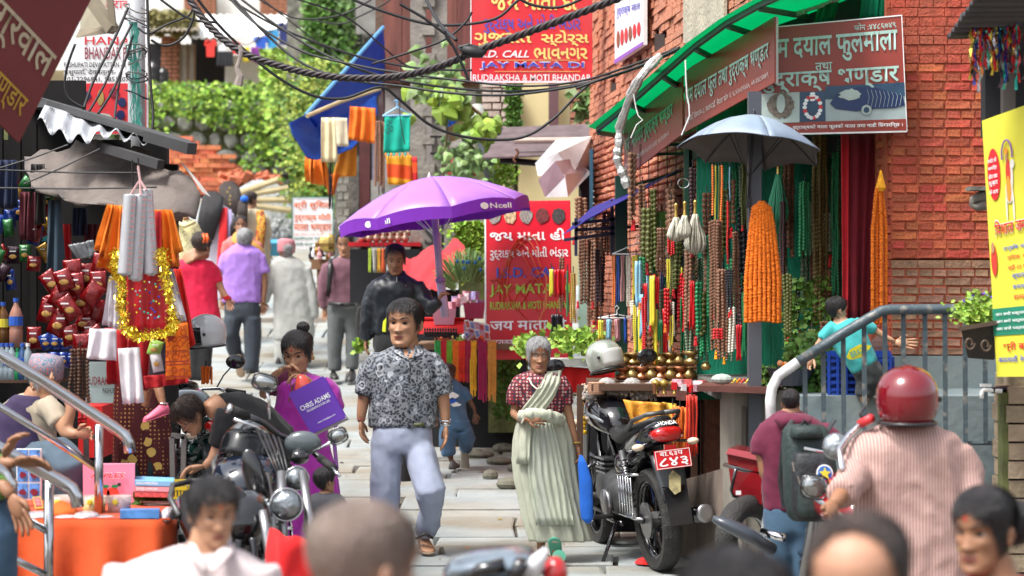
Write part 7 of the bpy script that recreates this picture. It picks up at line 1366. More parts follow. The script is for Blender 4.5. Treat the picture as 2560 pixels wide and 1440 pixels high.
o.neck((1345,910),(1347,945,.02),19);o.hand((1318,1047,-.2),(1,-.2,0),.15,(0,1,-.2),1,.5);o.hand((1443,1114,0),(.15,-.1,-1),.16,(-1,-.2,0),-1,.5)
o.head(1346,834,934,yaw=.12,pitch=.05,style='woman',hair=HG,th=.04,wide=.98,tilak=TK,age=1,mess=.5);MB().ell(o.W(V((0,.5,.75))),(.035,.03,.03),10,8).build('hair_bun',HG,o.t)
MB().tube([o.pt(1322,945,-.1),o.pt(1330,962,-.14),o.pt(1342,972,-.16),o.pt(1352,970,-.165),o.pt(1362,950,-.14)],.005,5).build('necklace',WHB,o.t)
for q in((1308,1048,-.16),(1440,1106,0)):MB().tube([o.pt(*q)+V((.024*math.cos(a)*.4 if q[0]<1400 else.026*math.cos(a),.03*math.sin(a),.026*math.cos(a)if q[0]<1400 else 0))for a in np.linspace(0,6.4,12)],.006,6).build('bangle',WHB if q[0]<1400 else GLD,o.t)
SLG=mat('slipper_green',(.08,.32,.22),.6);o.shoe(1352,1392,.3,SK_D,.2,0,.05,SLG,'foot',True);o.shoe(1390,1388,-.2,SK_D,.2,-1.0,-.05,SLG,'foot',True);MB().lathe([(.001,0),(.042,.003),(.042,.012),(.001,.014)],o.pt(1397,1392,-.12),16,(.1,-1,.25)).build('slipper_sole',SLG,o.t);o.done()
bag=thing('carrier_bag','bright blue cloth bag hanging from the hand of the old woman','bag',P(1468,1310,12.25));MB().rings([[P(x+r*math.cos(a),y,12.22+.0)+V((0,r/F*12*.45*math.sin(a),0))for a in np.linspace(0,6.283,15)[:-1]]for x,y,r in((1452,1138,4),(1456,1160,12),(1464,1200,17),(1466,1260,17),(1468,1295,16),(1470,1308,6))]).build('bag_body',fab('bag_blue',(.01,.13,.6),bump=.5),bag,True)
# --- woman in purple sari
w1=Person('woman in magenta purple sari with a hair bun looking down at her hands',12.2,(770,1400),SK_M)
PS_=mat('sari_purple',(.42,.015,.38),.45,var=.2,scale=4,bump=.4,bscale=12,sheen=.3);
w1.wear('sari_upper',PS_,[(750,930,24),(760,946,52),(762,965,70),(758,1000,68),(752,1040,66),(748,1090,70),(752,1130,74)],[[(800,955,24),(826,985,26),(838,1025,22)]],dr=.6,wr=.01,fr=12)
w1.loft('sari_skirt',PS_,[(750,1100,70),(755,1150,78),(764,1200,80),(770,1280,84),(772,1400,88)],.55,14,.05)
w1.wear('blouse',fab('blouse_maroon',(.1,.008,.04)),[(728,928,20),(722,940,34),(718,965,36)],[[(706,940,22),(686,960,22),(672,982,20)]],dr=.7)
w1.limb([(684,950,13),(658,988,14),(660,975,12,-.1),(690,935,10,-.18),(708,922,8.5,-.22)],[(832,1000,12,-.05),(800,985,11,-.2),(765,945,9,-.24),(752,938,8,-.24)])
w1.neck((746,910,.02),(748,945,.02),19);w1.hand((706,924,-.22),(1,-.1,.35),.15,(0,-.3,-1),1,.7);w1.hand((762,942,-.25),(-1,-.1,.1),.15,(0,-.2,-1),-1,.7)
w1.head(744,816,936,yaw=-.2,pitch=.28,style='woman',hair=HB_,th=.035,wide=1.02,tilak=TKR,mess=.15);MB().ell(w1.W(V((.1,.25,1.02))),(.042,.04,.038),12,8).build('hair_bun',HB_,w1.t,True);MB().ell(w1.W(V((.35,.05,.35))),(.008,.006,.014),6,5).build('earring',GLD,w1.t)
for q in(RDB,GLD):MB().tube([w1.pt(x,y,z)for x,y,z in((722,935,-.12),(730,975,-.21),(722,1005,-.22),(735,960,-.21),(764,932,-.12))],.004,5).build('bead_necklace',q,w1.t)
w1.tube('sari_border',mat('sari_border_silver',(.35,.15,.5),.4,.3),[(845,1005,5,0),(840,1060,5,.0),(836,1110,5,0),(842,1170,5,0),(822,1215,5,0)],6);w1.done()
rb=thing('plastic_bag','translucent red plastic bag of fruit held before the purple sari','bag',P(765,1010,11.85));MB().rings([[P(x+r*(1+.08*math.sin(a*9))*math.cos(a),y,11.85)+V((0,r/F*12*.8*math.sin(a),0))for a in np.linspace(0,6.283,40)[:-1]]for x,y,r in((752,936,6),(755,948,15),(760,968,22),(766,990,27),(769,1006,24),(769,1016,8))]).build('bag_body',mat('bag_red_clear',(.8,.1,.07),.25,var=.3,scale=15,coat=.4),rb,True)
sb=thing('shopping_bag','purple paper shopping bag with white lettering tilted on her arm','bag',P(800,1080,11.8));Bq=Board(P(721,984,11.75),P(808,940,11.75),P(778,1086,11.7),P(864,1044,11.7));Bq.rect(0,0,1,1,mat('paper_bag_purple',(.1,.02,.34),.4,var=.06),sb,'bag_front',0,.005);Bq.rect(0,.0,1,1,mat('paper_bag_purple',0),sb,'bag_back',-.08,.005)
Bq.rect(.0,.94,1,1,mat('paper_bag_side',(.4,.36,.4),.6),sb,'bag_base',-.04,.08);Bq.text('CHRIS ADAMS',.08,.36,.92,.47,S_W,sb,.02,w=.004);Bq.text('FRAGRANCE FOR LIFE',.2,.5,.85,.55,S_W,sb,.01,w=.004);Bq.text('www.chrisadams.com',.3,.82,.8,.86,S_W,sb,.0,w=.004)
# --- crouching man in black T-shirt
c=Person('man in black T-shirt and glasses bending low over the table beside the parked motorcycles',10.4,(600,1300),SK_M)
BLK=fab('tshirt_black',(.008,.008,.009));c.wear('shirt',BLK,None,[[(545,1010,26,.05),(585,1022,48,.1),(630,1052,60,.15),(672,1100,66,.2),(690,1160,60,.2)],[(575,1030,34,-.1),(560,1075,30,-.12),(545,1115,26,-.12)],[(600,1030,38,.25),(590,1080,32,.3)]],vox=.012)
c.wear('trousers',fab('trouser_black',(.012,.012,.014)),None,[[(680,1130,56,.2),(640,1200,48,.1),(590,1240,40,0),(560,1330,32,0)],[(690,1150,50,.3),(650,1240,44,.35),(640,1330,32,.4)]],vox=.018)
c.limb([(550,1100,16,-.12),(530,1150,14,-.14),(508,1168,11,-.15)]);c.hand((508,1166,-.15),(-1,-.1,-.15),.17,(0,-.2,-1),1,.5)
c.neck((518,1030,.0),(552,1008,.05),26);c.head(476,980,1082,yaw=-.95,pitch=.85,style='short',hair=HDB,th=.07,mess=1.0,glasses=True,wide=.98);c.tube('ear_stud',chrome,[(516,1040,2,-.12),(517,1043,2,-.12)],5);c.done()
# --- man with backpack straps
b5=Person('young man in mauve shirt and grey trousers carrying a black backpack',22.4,(860,935),SK_M,lod=1.25)
MVS=fab('shirt_mauve',(.17,.075,.1),bump=.3);b5.wear('shirt',MVS,[(863,642,16),(862,650,36),(861,664,50),(861,700,46),(861,740,42),(861,770,42)],[[(820,664,14),(808,700,14),(806,745,12),(812,772,10)],[(900,660,14),(916,684,14,-.1),(908,694,10,-.25)]],dr=.55)
b5.wear('trousers',fab('trouser_grey',(.1,.11,.11)),[(860,752,40),(860,775,43),(860,795,40)],[[(840,790,22),(838,840,20),(836,890,17),(836,926,17)],[(880,790,22),(884,840,19),(882,890,16),(880,922,16)]],dr=.55,fr=6)
b5.tube('belt',leather,[(822,758,5,-.12),(860,762,6,-.16),(900,758,5,-.12)],8);MB().box(b5.pt(856,762,-.24),(.05,.01,.035)).build('buckle',chrome,b5.t)
for x0,x1 in((828,826),(890,894)):b5.tube('backpack_strap',black_pl,[(x0,648,6,-.02),(x1,665,6.5,-.14),(x1-2 if x0<850 else x1+2,700,6.5,-.15),(x1-6 if x0<850 else x1+5,740,5,-.05)],6,.5)
MB().ell(b5.pt(862,690,.2),(.2,.12,.28),12,8).build('backpack',black_pl,b5.t,True)
b5.neck((863,628),(863,652),13);b5.hand((812,772),(.05,0,-1),.17);b5.hand((908,692,-.25),(-.6,-.5,-.4),.16,(0,-1,0),1,.9);b5.head(862,572,640,yaw=-.1,pitch=.22,th=.06,mess=.9);b5.shoe(834,948,.2,leather,.27);b5.shoe(880,944,-.1,leather,.27,.25);b5.done()
# --- track jacket man
t6=Person('young man in black track jacket with yellow side stripe holding the umbrella pole',16,(985,1230),SK_D)
TJ=mat('track_black',(.01,.014,.02),.4,var=.2,bump=.35,bscale=9);t6.wear('jacket',TJ,[(990,682,20),(990,692,34),(989,706,58),(988,725,68),(987,765,62),(985,805,58),(984,834,56)],[[(938,716,20),(925,765,20),(918,815,17),(915,848,14)],[(1040,716,20),(1062,750,20,-.05),(1078,768,17,-.1),(1096,752,13,-.1)]],dr=.55,wr=.012)
t6.wear('trousers',fab('trouser_black',0),[(985,830,50),(985,870,52)],[[(965,870,28),(960,960,26),(960,1060,22),(960,1215,20)],[(1005,870,28),(1010,960,26),(1008,1215,20)]],vox=.02)
YS=mat('stripe_yellow',(.65,.75,.03),.5);t6.band('jacket_stripe',YS,[(944+i*1.8+8*math.sin(i*.4),728+i*9.5,951+i*2+8*math.sin(i*.4),728+i*9.5)for i in range(12)],.016,1,0,3);t6.band('zip',mat('zip_grey',(.25,.26,.28),.4),[(991,692,993,692),(990,830,992,830)],.016,1,0,2)
MB().poly([t6.pt(x,y,t6.sf(x,y,.024))for x,y in((1014,712),(1018,716),(1028,711),(1018,719),(1014,718))],.004,(0,1,0)).build('white_tick_mark',S_W,t6.t)
t6.neck((989,668),(990,700),18);t6.wear('collar',TJ,[(990,676,22,.02),(990,688,28,.02),(990,698,30,.02)],[],vox=.01,wr=0,dr=.8,core=False);t6.hand((915,848),(-.02,0,-1),.17,(1,0,0));t6.hand((1096,752,-.1),(.35,-.1,.8),.15,(.6,0,-.5),-1,1.0);t6.head(988,604,688,yaw=.05,pitch=.2,style='crop',th=.06,mess=.7);t6.done()
# --- lavender shirt man
l7=Person('grey haired man in lavender shirt and dark trousers walking up the lane hand in hand',22.3,(610,935),SK_D,lod=1.2)
LV=fab('shirt_lavender',(.36,.19,.6),bump=.2);l7.wear('shirt',LV,[(608,610,18),(608,620,34),(607,634,50),(606,680,50),(605,720,48),(604,756,48)],[[(566,640,15),(557,678,15)],[(650,640,15),(660,682,15)]],dr=.52)
l7.wear('trousers',fab('trouser_slate',(.035,.045,.06)),[(606,748,42),(605,775,45),(606,795,42)],[[(583,795,23),(578,835,21),(586,875,18,.1),(598,905,17,.28)],[(630,795,23),(632,850,21),(630,895,19),(626,926,19)]],dr=.52,fr=6)
l7.limb([(558,670,9),(554,710,8),(556,748,6.5)],[(660,674,9),(662,720,8),(657,762,6.5)]);l7.neck((610,595,.02),(608,622,0),14);l7.hand((556,746),(.1,0,-1),.16);l7.hand((657,760),(-.1,0,-1),.16)
l7.head(612,566,628,yaw=3.0,style='short',hair=HG,th=.06,mess=.7,eyes=False);l7.shoe(598,905,2.9,leather,.27,1.25,.05,sole_t);l7.shoe(628,934,2.9,leather,.27);l7.done()
# --- white kurta man
k8=Person('old man in long white kurta and pink cap walking up the lane',23.4,(735,910),SK_M,lod=1.3)
KW=fab('kurta_white',(.42,.43,.4),bump=.35);k8.wear('kurta',KW,[(715,640,16),(719,650,32),(724,668,42),(728,720,44),(732,780,48),(736,830,52),(734,850,50)],[[(690,664,13),(674,712,12),(662,756,10)],[(764,672,13),(781,730,12),(787,795,11)]],dr=.5,wr=.007,fr=8)
k8.wear('pyjama',KW,None,[[(708,830,19),(704,870,17),(700,908,14)],[(762,830,17),(768,870,14),(768,900,12)]],dr=.5);k8.neck((716,625),(716,650),12);k8.hand((663,756),(-.2,0,-1),.16)
k8.head(715,598,656,yaw=-2.6,style='thin',hair=HG,th=.02,eyes=False)
TOPI=pat('topi_pink','cell',['c9858a','e8c8c4','a35a6a'],60,dist=.9);k8.loft('topi_cap',TOPI,[(716,632,22),(716,612,23),(715,600,21),(712,597,10)],.95,0,0,core=False,n=24);k8.shoe(702,910,2.8,leather,.25);k8.shoe(770,905,3.3,leather,.25);k8.done()
# --- woman in red
r9=Person('woman in crimson red blouse with an orange hair claw seen from behind',18.6,(505,960),SK_M,lod=1.15)
CRI=fab('blouse_crimson',(.62,.005,.05));r9.wear('blouse',CRI,[(480,645,18),(490,655,44),(494,670,54),(494,710,48),(497,760,48),(502,800,50),(503,838,50)],[[(532,672,17),(543,706,15)],[(452,672,17),(446,710,16)]],dr=.55)
r9.wear('trousers',fab('trouser_black',0),None,[[(488,830,18),(486,950,16)],[(515,830,18),(512,950,16)]],vox=.02)
r9.limb([(543,700,11),(556,728,9),(570,748,7.5)],[(478,625,26),(492,650,40)]);r9.neck((504,622),(496,655),14);r9.hand((569,746),(.3,0,-1),.15);r9.head(506,583,646,yaw=2.6,pitch=.1,style='woman',hair=HDB,th=.05,eyes=False);MB().ell(r9.pt(500,602,-.13),(.085,.08,.09),12,8).build('hair_bun',HDB,r9.t,True)
for dx in(-4,4):r9.tube('hair_claw',mat('claw_orange',(.75,.12,.02),.4),[(512+dx,585,4,-.22),(516+dx,597,4,-.24),(512+dx,607,3,-.23)],6)
for i in range(4):MB().tube([r9.pt(564+i*2,742+i*2)+V((.035*math.cos(a),.03*math.sin(a),.01*math.cos(a)))for a in np.linspace(0,6.4,10)],.004,5).build('bangle',RDB,r9.t)
r9.done()
# --- women further up
def longhair(p_,rows,m=HB_):
 b=MB();n=48;rg=[]
 for j,q in enumerate(rows):
  c=p_.p(q);r=q[2]*p_.px;rg.append([c+V((r*(1+.06*nz(a*9,j*.3,2))*math.cos(a),r*.55*(1+.1*nz(a*14,j*.3))*math.sin(a),0))for a in np.linspace(0,6.283,n+1)[:-1]])
 return b.rings(rg).build('long_hair',m,p_.t,True)
a10=Person('woman with waist long black hair in white dress with a red scarf stripe',25,(545,760),SK_M,lod=1.4);WD=fab('dress_white',(.62,.6,.7));a10.wear('dress',WD,[(540,512,16),(542,522,30),(545,540,36),(545,600,36),(545,680,40),(545,750,46)],[[(515,535,10),(508,580,10)],[(574,535,10),(580,590,10)]],dr=.5)
a10.head(533,478,528,yaw=3.0,style='woman',th=.06,eyes=False);longhair(a10,[(530,478,12,-.05),(533,492,26,-.06),(528,520,28,-.16),(522,550,27,-.18),(516,580,24,-.18),(514,602,18,-.17)]);a10.tube('red_scarf',fab('scarf_red',(.6,.01,.015)),[(560,520,9,-.1),(558,580,11,-.19),(554,640,11,-.2),(550,720,11,-.2)],8,.4,V((0,1,0)))
a10.tube('violet_scarf_edge',fab('scarf_violet',(.35,.3,.5)),[(572,524,7,-.08),(574,580,8,-.14),(568,650,8,-.16),(562,720,8,-.16)],8,.4,V((0,1,0)));a10.done()
a11=Person('woman with long brown-black hair and gold hair pins walking ahead',27,(575,700),SK_M,lod=1.5);a11.wear('dress',fab('dress_lilac_grey',(.3,.3,.4)),[(575,492,14),(577,505,30),(578,560,32),(578,690,38)],[],dr=.5);a11.head(571,453,500,yaw=3.1,style='woman',th=.07,eyes=False,hair=HDB);longhair(a11,[(571,453,12,-.05),(573,468,25,-.08),(577,495,27,-.16),(582,525,26,-.18),(586,548,20,-.17)],HDB)
for i in range(5):MB().ell(a11.pt(571+rnd(-4,6),470+i*10,-.36),.014,6,4).build('hair_pin',GLD,a11.t)
a11.done()
a12=Person('woman with blue hair band and orange patterned scarf walking up the lane',24,(630,740),SK_M,lod=1.3);CRB=fab('kurta_cream',(.55,.48,.33));a12.wear('kurta',CRB,[(625,522,16),(630,534,36),(632,550,44),(632,600,42),(630,660,46),(628,735,50)],[[(600,550,13),(596,590,13)],[(662,550,13),(668,592,13)]],dr=.5)
fl=pat('floral_scarf','noise',['181818','a8401c','c8a030','243018'],26);a12.tube('patterned_scarf',fl,[(650,528,10,-.1),(654,560,12,-.2),(650,600,12,-.22),(646,640,10,-.2)],8,.45,V((0,1,0)));a12.tube('patterned_scarf',fl,[(604,530,9,-.1),(600,560,10,-.2),(598,600,9,-.2)],8,.45,V((0,1,0)))
a12.limb([(668,588,8),(672,620,7),(671,636,6)]);a12.neck((628,508),(627,530),9);a12.head(628,476,518,yaw=2.3,style='woman',th=.06,eyes=False,hair=HDB);longhair(a12,[(612,494,8,-.12),(608,505,12,-.16),(606,530,13,-.2),(608,556,11,-.2)],HDB);MB().ell(a12.pt(611,497,-.18),(.05,.04,.04),10,6).build('hair_band',mat('band_blue',(.01,.15,.75),.4),a12.t);a12.hand((671,636),(0,0,-1),.15);a12.done()
a13=Person('woman with glasses and ochre shawl facing down the lane behind the lavender shirt man',23.3,(610,800),SK_M,lod=1.3);a13.wear('blouse',fab('blouse_pink',(.6,.17,.16)),[(604,585,14),(604,595,34),(604,612,42),(606,680,42),(606,760,46)],[[(570,605,14),(564,640,13)],[(640,608,14),(648,650,13)]],dr=.5);a13.tube('ochre_shawl',fab('shawl_ochre',(.6,.3,.06)),[(585,592,14,-.1),(612,606,18,-.2),(640,630,20,-.18),(650,690,16,-.1)],10,.5,V((0,1,0)))
a13.neck((603,578),(604,600),10);a13.head(602,534,588,yaw=.1,style='woman',th=.04,glasses=True,tilak=TKR);longhair(a13,[(590,545,8,.02),(585,565,10,.03),(584,590,9,.0)]);a13.limb([(650,645,8),(656,690,7),(655,725,6)]);a13.hand((655,724),(0,0,-1),.14);a13.done()
a14=Person('woman in pale yellow embroidered dress half hidden by the stall canvas',21,(462,760),SK_M,lod=1.4);a14.wear('dress',pat('embroidered_yellow','noise',['d8cf9a','e8dfae','8a8a60'],40),[(462,548,16),(462,560,34),(462,580,42),(464,640,42),(464,740,46)],[[(430,585,12),(424,630,12)],[(494,585,12),(500,630,12)]],dr=.5);a14.tube('yellow_scarf',fab('scarf_yellow',(.7,.6,.3)),[(440,556,8,-.1),(462,566,9,-.2),(486,556,8,-.1)],8,.6);a14.neck((462,530),(462,556),10);a14.head(462,498,548,yaw=.2,style='woman',th=.04);a14.done()
# --- little boy in denim
c15=Person('small boy in blue denim shirt and trousers running up past the bead stall',16.5,(1135,1172),SK_B);DN=fab('denim_blue',(.05,.12,.22),col2=(.09,.18,.3),scale=12);c15.wear('shirt',DN,[(1126,950,13),(1127,958,24),(1128,970,34),(1130,1010,32),(1134,1045,33),(1137,1062,34)],[[(1100,975,11),(1090,1004,11)],[(1156,972,11),(1172,1000,12)]],dr=.6,vox=.011)
c15.wear('trousers',DN,[(1138,1050,34),(1140,1072,36)],[[(1122,1075,22),(1118,1105,20),(1122,1138,17)],[(1158,1072,22),(1168,1098,20,.05),(1164,1122,15,.2)]],dr=.6,vox=.011,fr=7)
c15.limb([(1090,1000,7),(1087,1030,6),(1089,1042,5)],[(1172,998,7.5),(1186,1022,6),(1188,1036,5)],[(1124,1130,8),(1130,1158,7)],[(1164,1110,8,.2),(1160,1130,7,.25)]);c15.neck((1125,940),(1126,956),9);c15.hand((1188,1034),(0,0,-1),.11);c15.hand((1088,1040),(0,0,-1),.11)
c15.head(1122,904,960,yaw=2.7,style='crop',hair=hairm('shaved',(.05,.028,.02)),th=.02,mess=.1,eyes=False);c15.shoe(1133,1172,2.9,shoe_g,.19);c15.shoe(1160,1142,2.9,shoe_g,.19,1.2,.15,sole_g);Bq=Board(c15.pt(1108,975,-.12),c15.pt(1150,972,-.12),c15.pt(1112,1030,-.12),c15.pt(1152,1028,-.12));Bq.blob(.5,.3,.35,.16,S_W,c15.t,'shirt_print',.0,10,.3);Bq.blob(.7,.7,.3,.1,S_W,c15.t,'shirt_print',.0,10,.3);Bq.blob(.45,.5,.3,.12,L_blue,c15.t,'shirt_print',.0,10,.3);c15.done()
# --- climbing boy
b16=Person('boy in turquoise T-shirt with yellow print leaning across the blue railing',10.6,(2170,1010),SK_L);TQ=fab('tee_turquoise',(.05,.42,.42),bump=.25);b16.wear('shirt',TQ,None,[[(2104,806,30),(2118,835,44),(2134,868,44),(2150,895,40),(2162,918,38)],[(2088,815,18),(2068,832,17),(2056,848,15)],[(2140,812,18),(2168,815,16),(2188,826,13)]],vox=.01,wr=.006)
b16.wear('shorts',fab('shorts_dark',(.03,.035,.035)),None,[[(2158,912,38),(2176,935,36),(2180,960,34)],[(2165,950,24),(2160,990,22)],[(2190,945,24),(2196,985,22)]],vox=.012);b16.limb([(2060,840,11),(2042,868,10),(2030,892,8.5)],[(2182,822,11),(2210,840,9.5),(2240,856,7.5)],[(2160,980,12),(2160,1010,10)],[(2196,980,12),(2200,1012,10)])
b16.hand((2030,890,-.04),(-.4,-.2,-.6),.13,(0,-1,0),1,.7);b16.hand((2240,856),(1,0,-.1),.13,(0,-1,.2),1,.15);b16.neck((2098,785),(2106,812),14);b16.head(2092,736,806,yaw=2.0,pitch=.1,th=.06,mess=.5,hair=HB_)
Bq=Board(b16.pt(2110,872,-.235),b16.pt(2172,850,-.22),b16.pt(2126,912,-.225),b16.pt(2180,880,-.215));Bq.blob(.5,.5,.5,.4,mat('print_yellow',(.8,.7,.02),.6),b16.t,'shirt_print',.0,14,.25);Bq.text('BRAZIL',.15,.3,.85,.7,TQ,b16.t,.03,w=.006);b16.done()
# --- boy with backpack
b17=Person('boy in maroon T-shirt and jeans carrying a grey-green school backpack',9.6,(1975,1660),SK_D);MR=fab('tee_maroon',(.12,.008,.035),bump=.25);b17.wear('shirt',MR,[(1976,1030,28),(1978,1042,52),(1980,1062,76),(1984,1100,84),(1985,1170,80),(1982,1230,74),(1978,1275,68)],[[(1920,1078,28),(1905,1110,28),(1904,1135,26)],[(2050,1078,28),(2085,1110,28),(2104,1138,26)]],dr=.6,vox=.012)
b17.wear('hood',MR,[(1982,1036,40,-.1),(1984,1050,48,-.12),(1986,1064,36,-.13)],[],vox=.012,dr=.7,core=False);b17.wear('jeans',fab('jeans_blue',(.03,.07,.13),col2=(.07,.14,.22),scale=7),[(1976,1262,62),(1976,1300,68),(1976,1330,64)],[[(1945,1330,36),(1945,1430,32),(1945,1640,26)],[(2005,1330,36),(2010,1430,32),(2010,1640,26)]],dr=.6,fr=6)
b17.limb([(1906,1120,19),(1912,1180,17),(1935,1232,14),(1952,1250,12)],[(2100,1125,19),(2118,1160,16),(2100,1210,13,-.05)]);b17.hand((1950,1250,-.05),(1,-.1,-.35),.14,(0,-1,0),1,.8);b17.neck((1976,1015),(1978,1050),22);b17.head(1976,966,1040,yaw=3.1,style='crop',th=.035,mess=.2,eyes=False);b17.done()
bk=thing('backpack','grey-green school backpack with round blue badge on the back of the boy','backpack',P(2025,1300,9.3));BG=mat('pack_grey_green',(.022,.038,.036),.6,bump=.4,bscale=30);BD=mat('pack_black',(.015,.017,.02),.6,bump=.4,bscale=30)
def slab(cx,cy,hw,hh,d,dep,m,name,lean=0,tp=.8):
 rg=[]
 for t in(-1,-.92,-.6,0,.6,.92,1):
  y=cy+hh*t;wv=hw*(tp+(1-tp)*(t+1)/2)*(1-.22*max(0,abs(t)-.85)/.15);rg.append([P(cx+lean*t+wv*math.copysign(abs(math.cos(a))**.45,math.cos(a)),y,d)+V((0,dep*(1-.3*max(0,abs(t)-.85)/.15)*math.copysign(abs(math.sin(a))**.6,math.sin(a)),0))for a in np.linspace(0,6.283,25)[:-1]])
 return MB().rings(rg).build(name,m,bk,True)
slab(2025,1182,74,118,9.25,.1,BG,'main_bag',12);slab(2034,1215,62,84,9.12,.06,BD,'front_pocket',6);slab(2040,1245,50,46,9.05,.04,BG,'small_pocket',3);slab(2012,1078,44,16,9.2,.1,BG,'top_flap',2)
Bq=Board(P(2038,1160,8.99),P(2080,1160,8.99),P(2040,1205,8.99),P(2082,1205,8.99));Bq.blob(.5,.5,.5,.5,S_W,bk,'round_badge',.02,20);Bq.blob(.5,.5,.42,.42,mat('badge_blue',(.03,.15,.5),.5),bk,'round_badge',.024,20)
MB().poly([Bq.at(.5+.38*(1 if i%2==0 else.42)*math.sin(i*math.pi/5),.5-.38*(1 if i%2==0 else.42)*math.cos(i*math.pi/5),.03)for i in range(10)],.002,(0,1,0)).build('badge_star',YLB,bk)
for(a,c_)in(((1982,1155),(1986,1178)),((1995,1190),(2000,1210)),((2010,1120),(2060,1130))):MB().tube([P(*a,9.02),P(*c_,9.02)],.006,5).build('zip_pull',chrome,bk)
for x0 in(1960,2066):MB().tube([P(x0+20,1052,9.4),P(x0,1080,9.35),P(x0-10,1200,9.4),P(x0,1270,9.4)],.014,6,True,.5).build('shoulder_strap',BD,bk)
MB().tube([P(2000,1068,9.2),P(2010,1052,9.18),P(2026,1066,9.2)],.008,6).build('grab_loop',BD,bk)
# --- rider with red helmet
r18=Person('rider in pink striped shirt sitting with back turned under a dark red helmet',7.8,(2275,1500),SK_D);PK=pat('pink_stripe','stripe',['94706a','bfa097'],26,rot=(0,0,0),width=.45,bump=.35);r18.wear('shirt',PK,[(2272,1058,44),(2272,1070,84),(2270,1092,122),(2268,1130,142),(2272,1200,144),(2282,1280,142),(2288,1370,144),(2290,1470,146),(2290,1620,150)],[[(2175,1120,42),(2140,1180,40,-.05),(2105,1235,34,-.25)],[(2385,1130,42),(2415,1190,42),(2425,1270,36,-.05)]],dr=.55,wr=.013,fr=7,vox=.013)
r18.wear('collar',PK,[(2270,1052,52),(2270,1064,62),(2271,1074,66)],[],vox=.01,wr=.002,dr=.8,core=False);r18.neck((2270,1030),(2272,1070),34);r18.limb([(2110,1225,24,-.2),(2085,1262,18,-.35)],[(2272,1470,130),(2275,1600,120)]);r18.hand((2088,1260,-.35),(-.4,-.6,-.3),.17);r18.head(2270,948,1058,yaw=3.0,style='crop',eyes=False);r18.done()
def helmet(label,x,y,r,d,m,yaw=0,vis=False,m2=None,pitch=0,visor=None,open_=True):
 t=thing('helmet',label,'helmet',P(x,y+r,d));R_=r/F*d;c_=P(x,y,d);M=Matrix.Rotation(yaw,3,'Z')@Matrix.Rotation(pitch,3,'X');rg=[]
 for z in np.linspace(-.78,1,18):
  ra=math.sqrt(max(.002,1-min(1,abs(z))**2.3));ra=ra if z>0 else ra**.6;rg.append([c_+M@(V((ra*.94*math.sin(a),-ra*1.1*math.cos(a)*(1 if math.cos(a)<0 else.96)+.04,z))*R_)for a in np.linspace(0,6.283,37)[:-1]])
 MB().rings(rg).build('shell',m,t,True)
 MB().tube([c_+M@(V((.86*math.sin(a),-.98*math.cos(a)+.04,-.77))*R_)for a in np.linspace(0,6.283,30)],R_*.06,6).build('edge_trim',black_pl,t,True)
 if open_:
  g_=[[c_+M@(V(((.975+.01)*math.sqrt(max(.01,1-(z)**2.3 if z>0 else 1-.1*z*z))*.94*math.sin(a),-(1.12)*math.sqrt(max(.01,1-z**2.3 if z>0 else 1-.1*z*z))*.97*math.cos(a)+.03,z))*R_)for a in np.linspace(-1.15,1.15,14)]for z in(-.6,-.35,-.1,.15,.35)]
  MB().sheet(g_,R_*.03,V((0,0,1))*.0+M@V((0,-1,0))).build('visor',visor or mat('visor_dark',(.008,.009,.011),.22,coat=.15),t,True)
 if m2:
  g_=[[c_+M@(V((a_+.0,-math.cos(b_)*1.115+.04-.0,math.sin(b_)*1.02))*R_)for a_ in(-.16,.16)]for b_ in np.linspace(.35,3.0,16)];MB().sheet(g_,R_*.03,M@V((0,0,1))*-1).build('stripe_band',m2,t,True)
 for sg in(-1,1):MB().ell(c_+M@(V((sg*.95,-.25,-.05))*R_),R_*.09,8,6).build('visor_pivot',black_pl,t)
 return t
helmet('glossy dark red helmet on the head of the seated rider',2268,994,82,7.75,mat('helmet_maroon',(.17,.005,.012),.15,coat=1,var=.05),2.9,open_=True)
# --- foreground heads
f19=Person('young man in white collared shirt with an orange forehead mark looking down',5.2,(500,2600),SK_M);f19.wear('shirt',fab('shirt_white_pink',(.66,.56,.56),bump=.15),[(508,1366,60),(500,1386,118),(488,1412,175),(480,1455,205),(480,1560,210)],[[(320,1420,60),(300,1550,60)],[(640,1420,60),(660,1550,60)]],dr=.5,vox=.011,wr=.004)
for x,x2 in((470,512),(578,530)):MB().tube([f19.pt(x,1362,.02),f19.pt((x*2+x2)/3,1382,-.09),f19.pt(x2,1428,-.16)],[.012,.022,.012],8,True,.35,V((0,1,0))).build('collar',MATS['shirt_white_pink'],f19.t,True)
f19.neck((524,1310),(515,1380),42);f19.head(532,1178,1362,yaw=.42,pitch=.18,style='short',th=.055,tilak=TK,mess=.5,wide=1.05);f19.done(.012)
f20=Person('balding grey cropped man seen from behind, very near the camera',3.2,(910,3000),skinm('fair',(.42,.23,.15)));f20.wear('shirt',fab('shirt_peach',(.5,.2,.15)),[(900,1530,130),(890,1580,260),(880,1700,330)],[],vox=.012,wr=0);f20.neck((905,1450),(900,1560),100);f20.head(908,1222,1590,yaw=2.25,pitch=.06,style='short',hair=hairm('grey_stub',(.2,.15,.12),(.28,.2,.17)),th=.004,mess=.05,wide=1.1);f20.done(.01)
f21=Person('woman with black hair, red bindi and gold nose ring looking down the lane',4.9,(2470,2700),SK_D);f21.wear('blouse',fab('blouse_dark_red',(.3,.01,.02)),[(2500,1440,60),(2510,1470,150),(2520,1560,190)],[],vox=.012,wr=.003);f21.neck((2480,1380),(2500,1460),44);f21.head(2462,1196,1432,yaw=-.75,pitch=.08,style='woman',hair=HB_,th=.022,tilak=None,mess=.08,wide=.98)
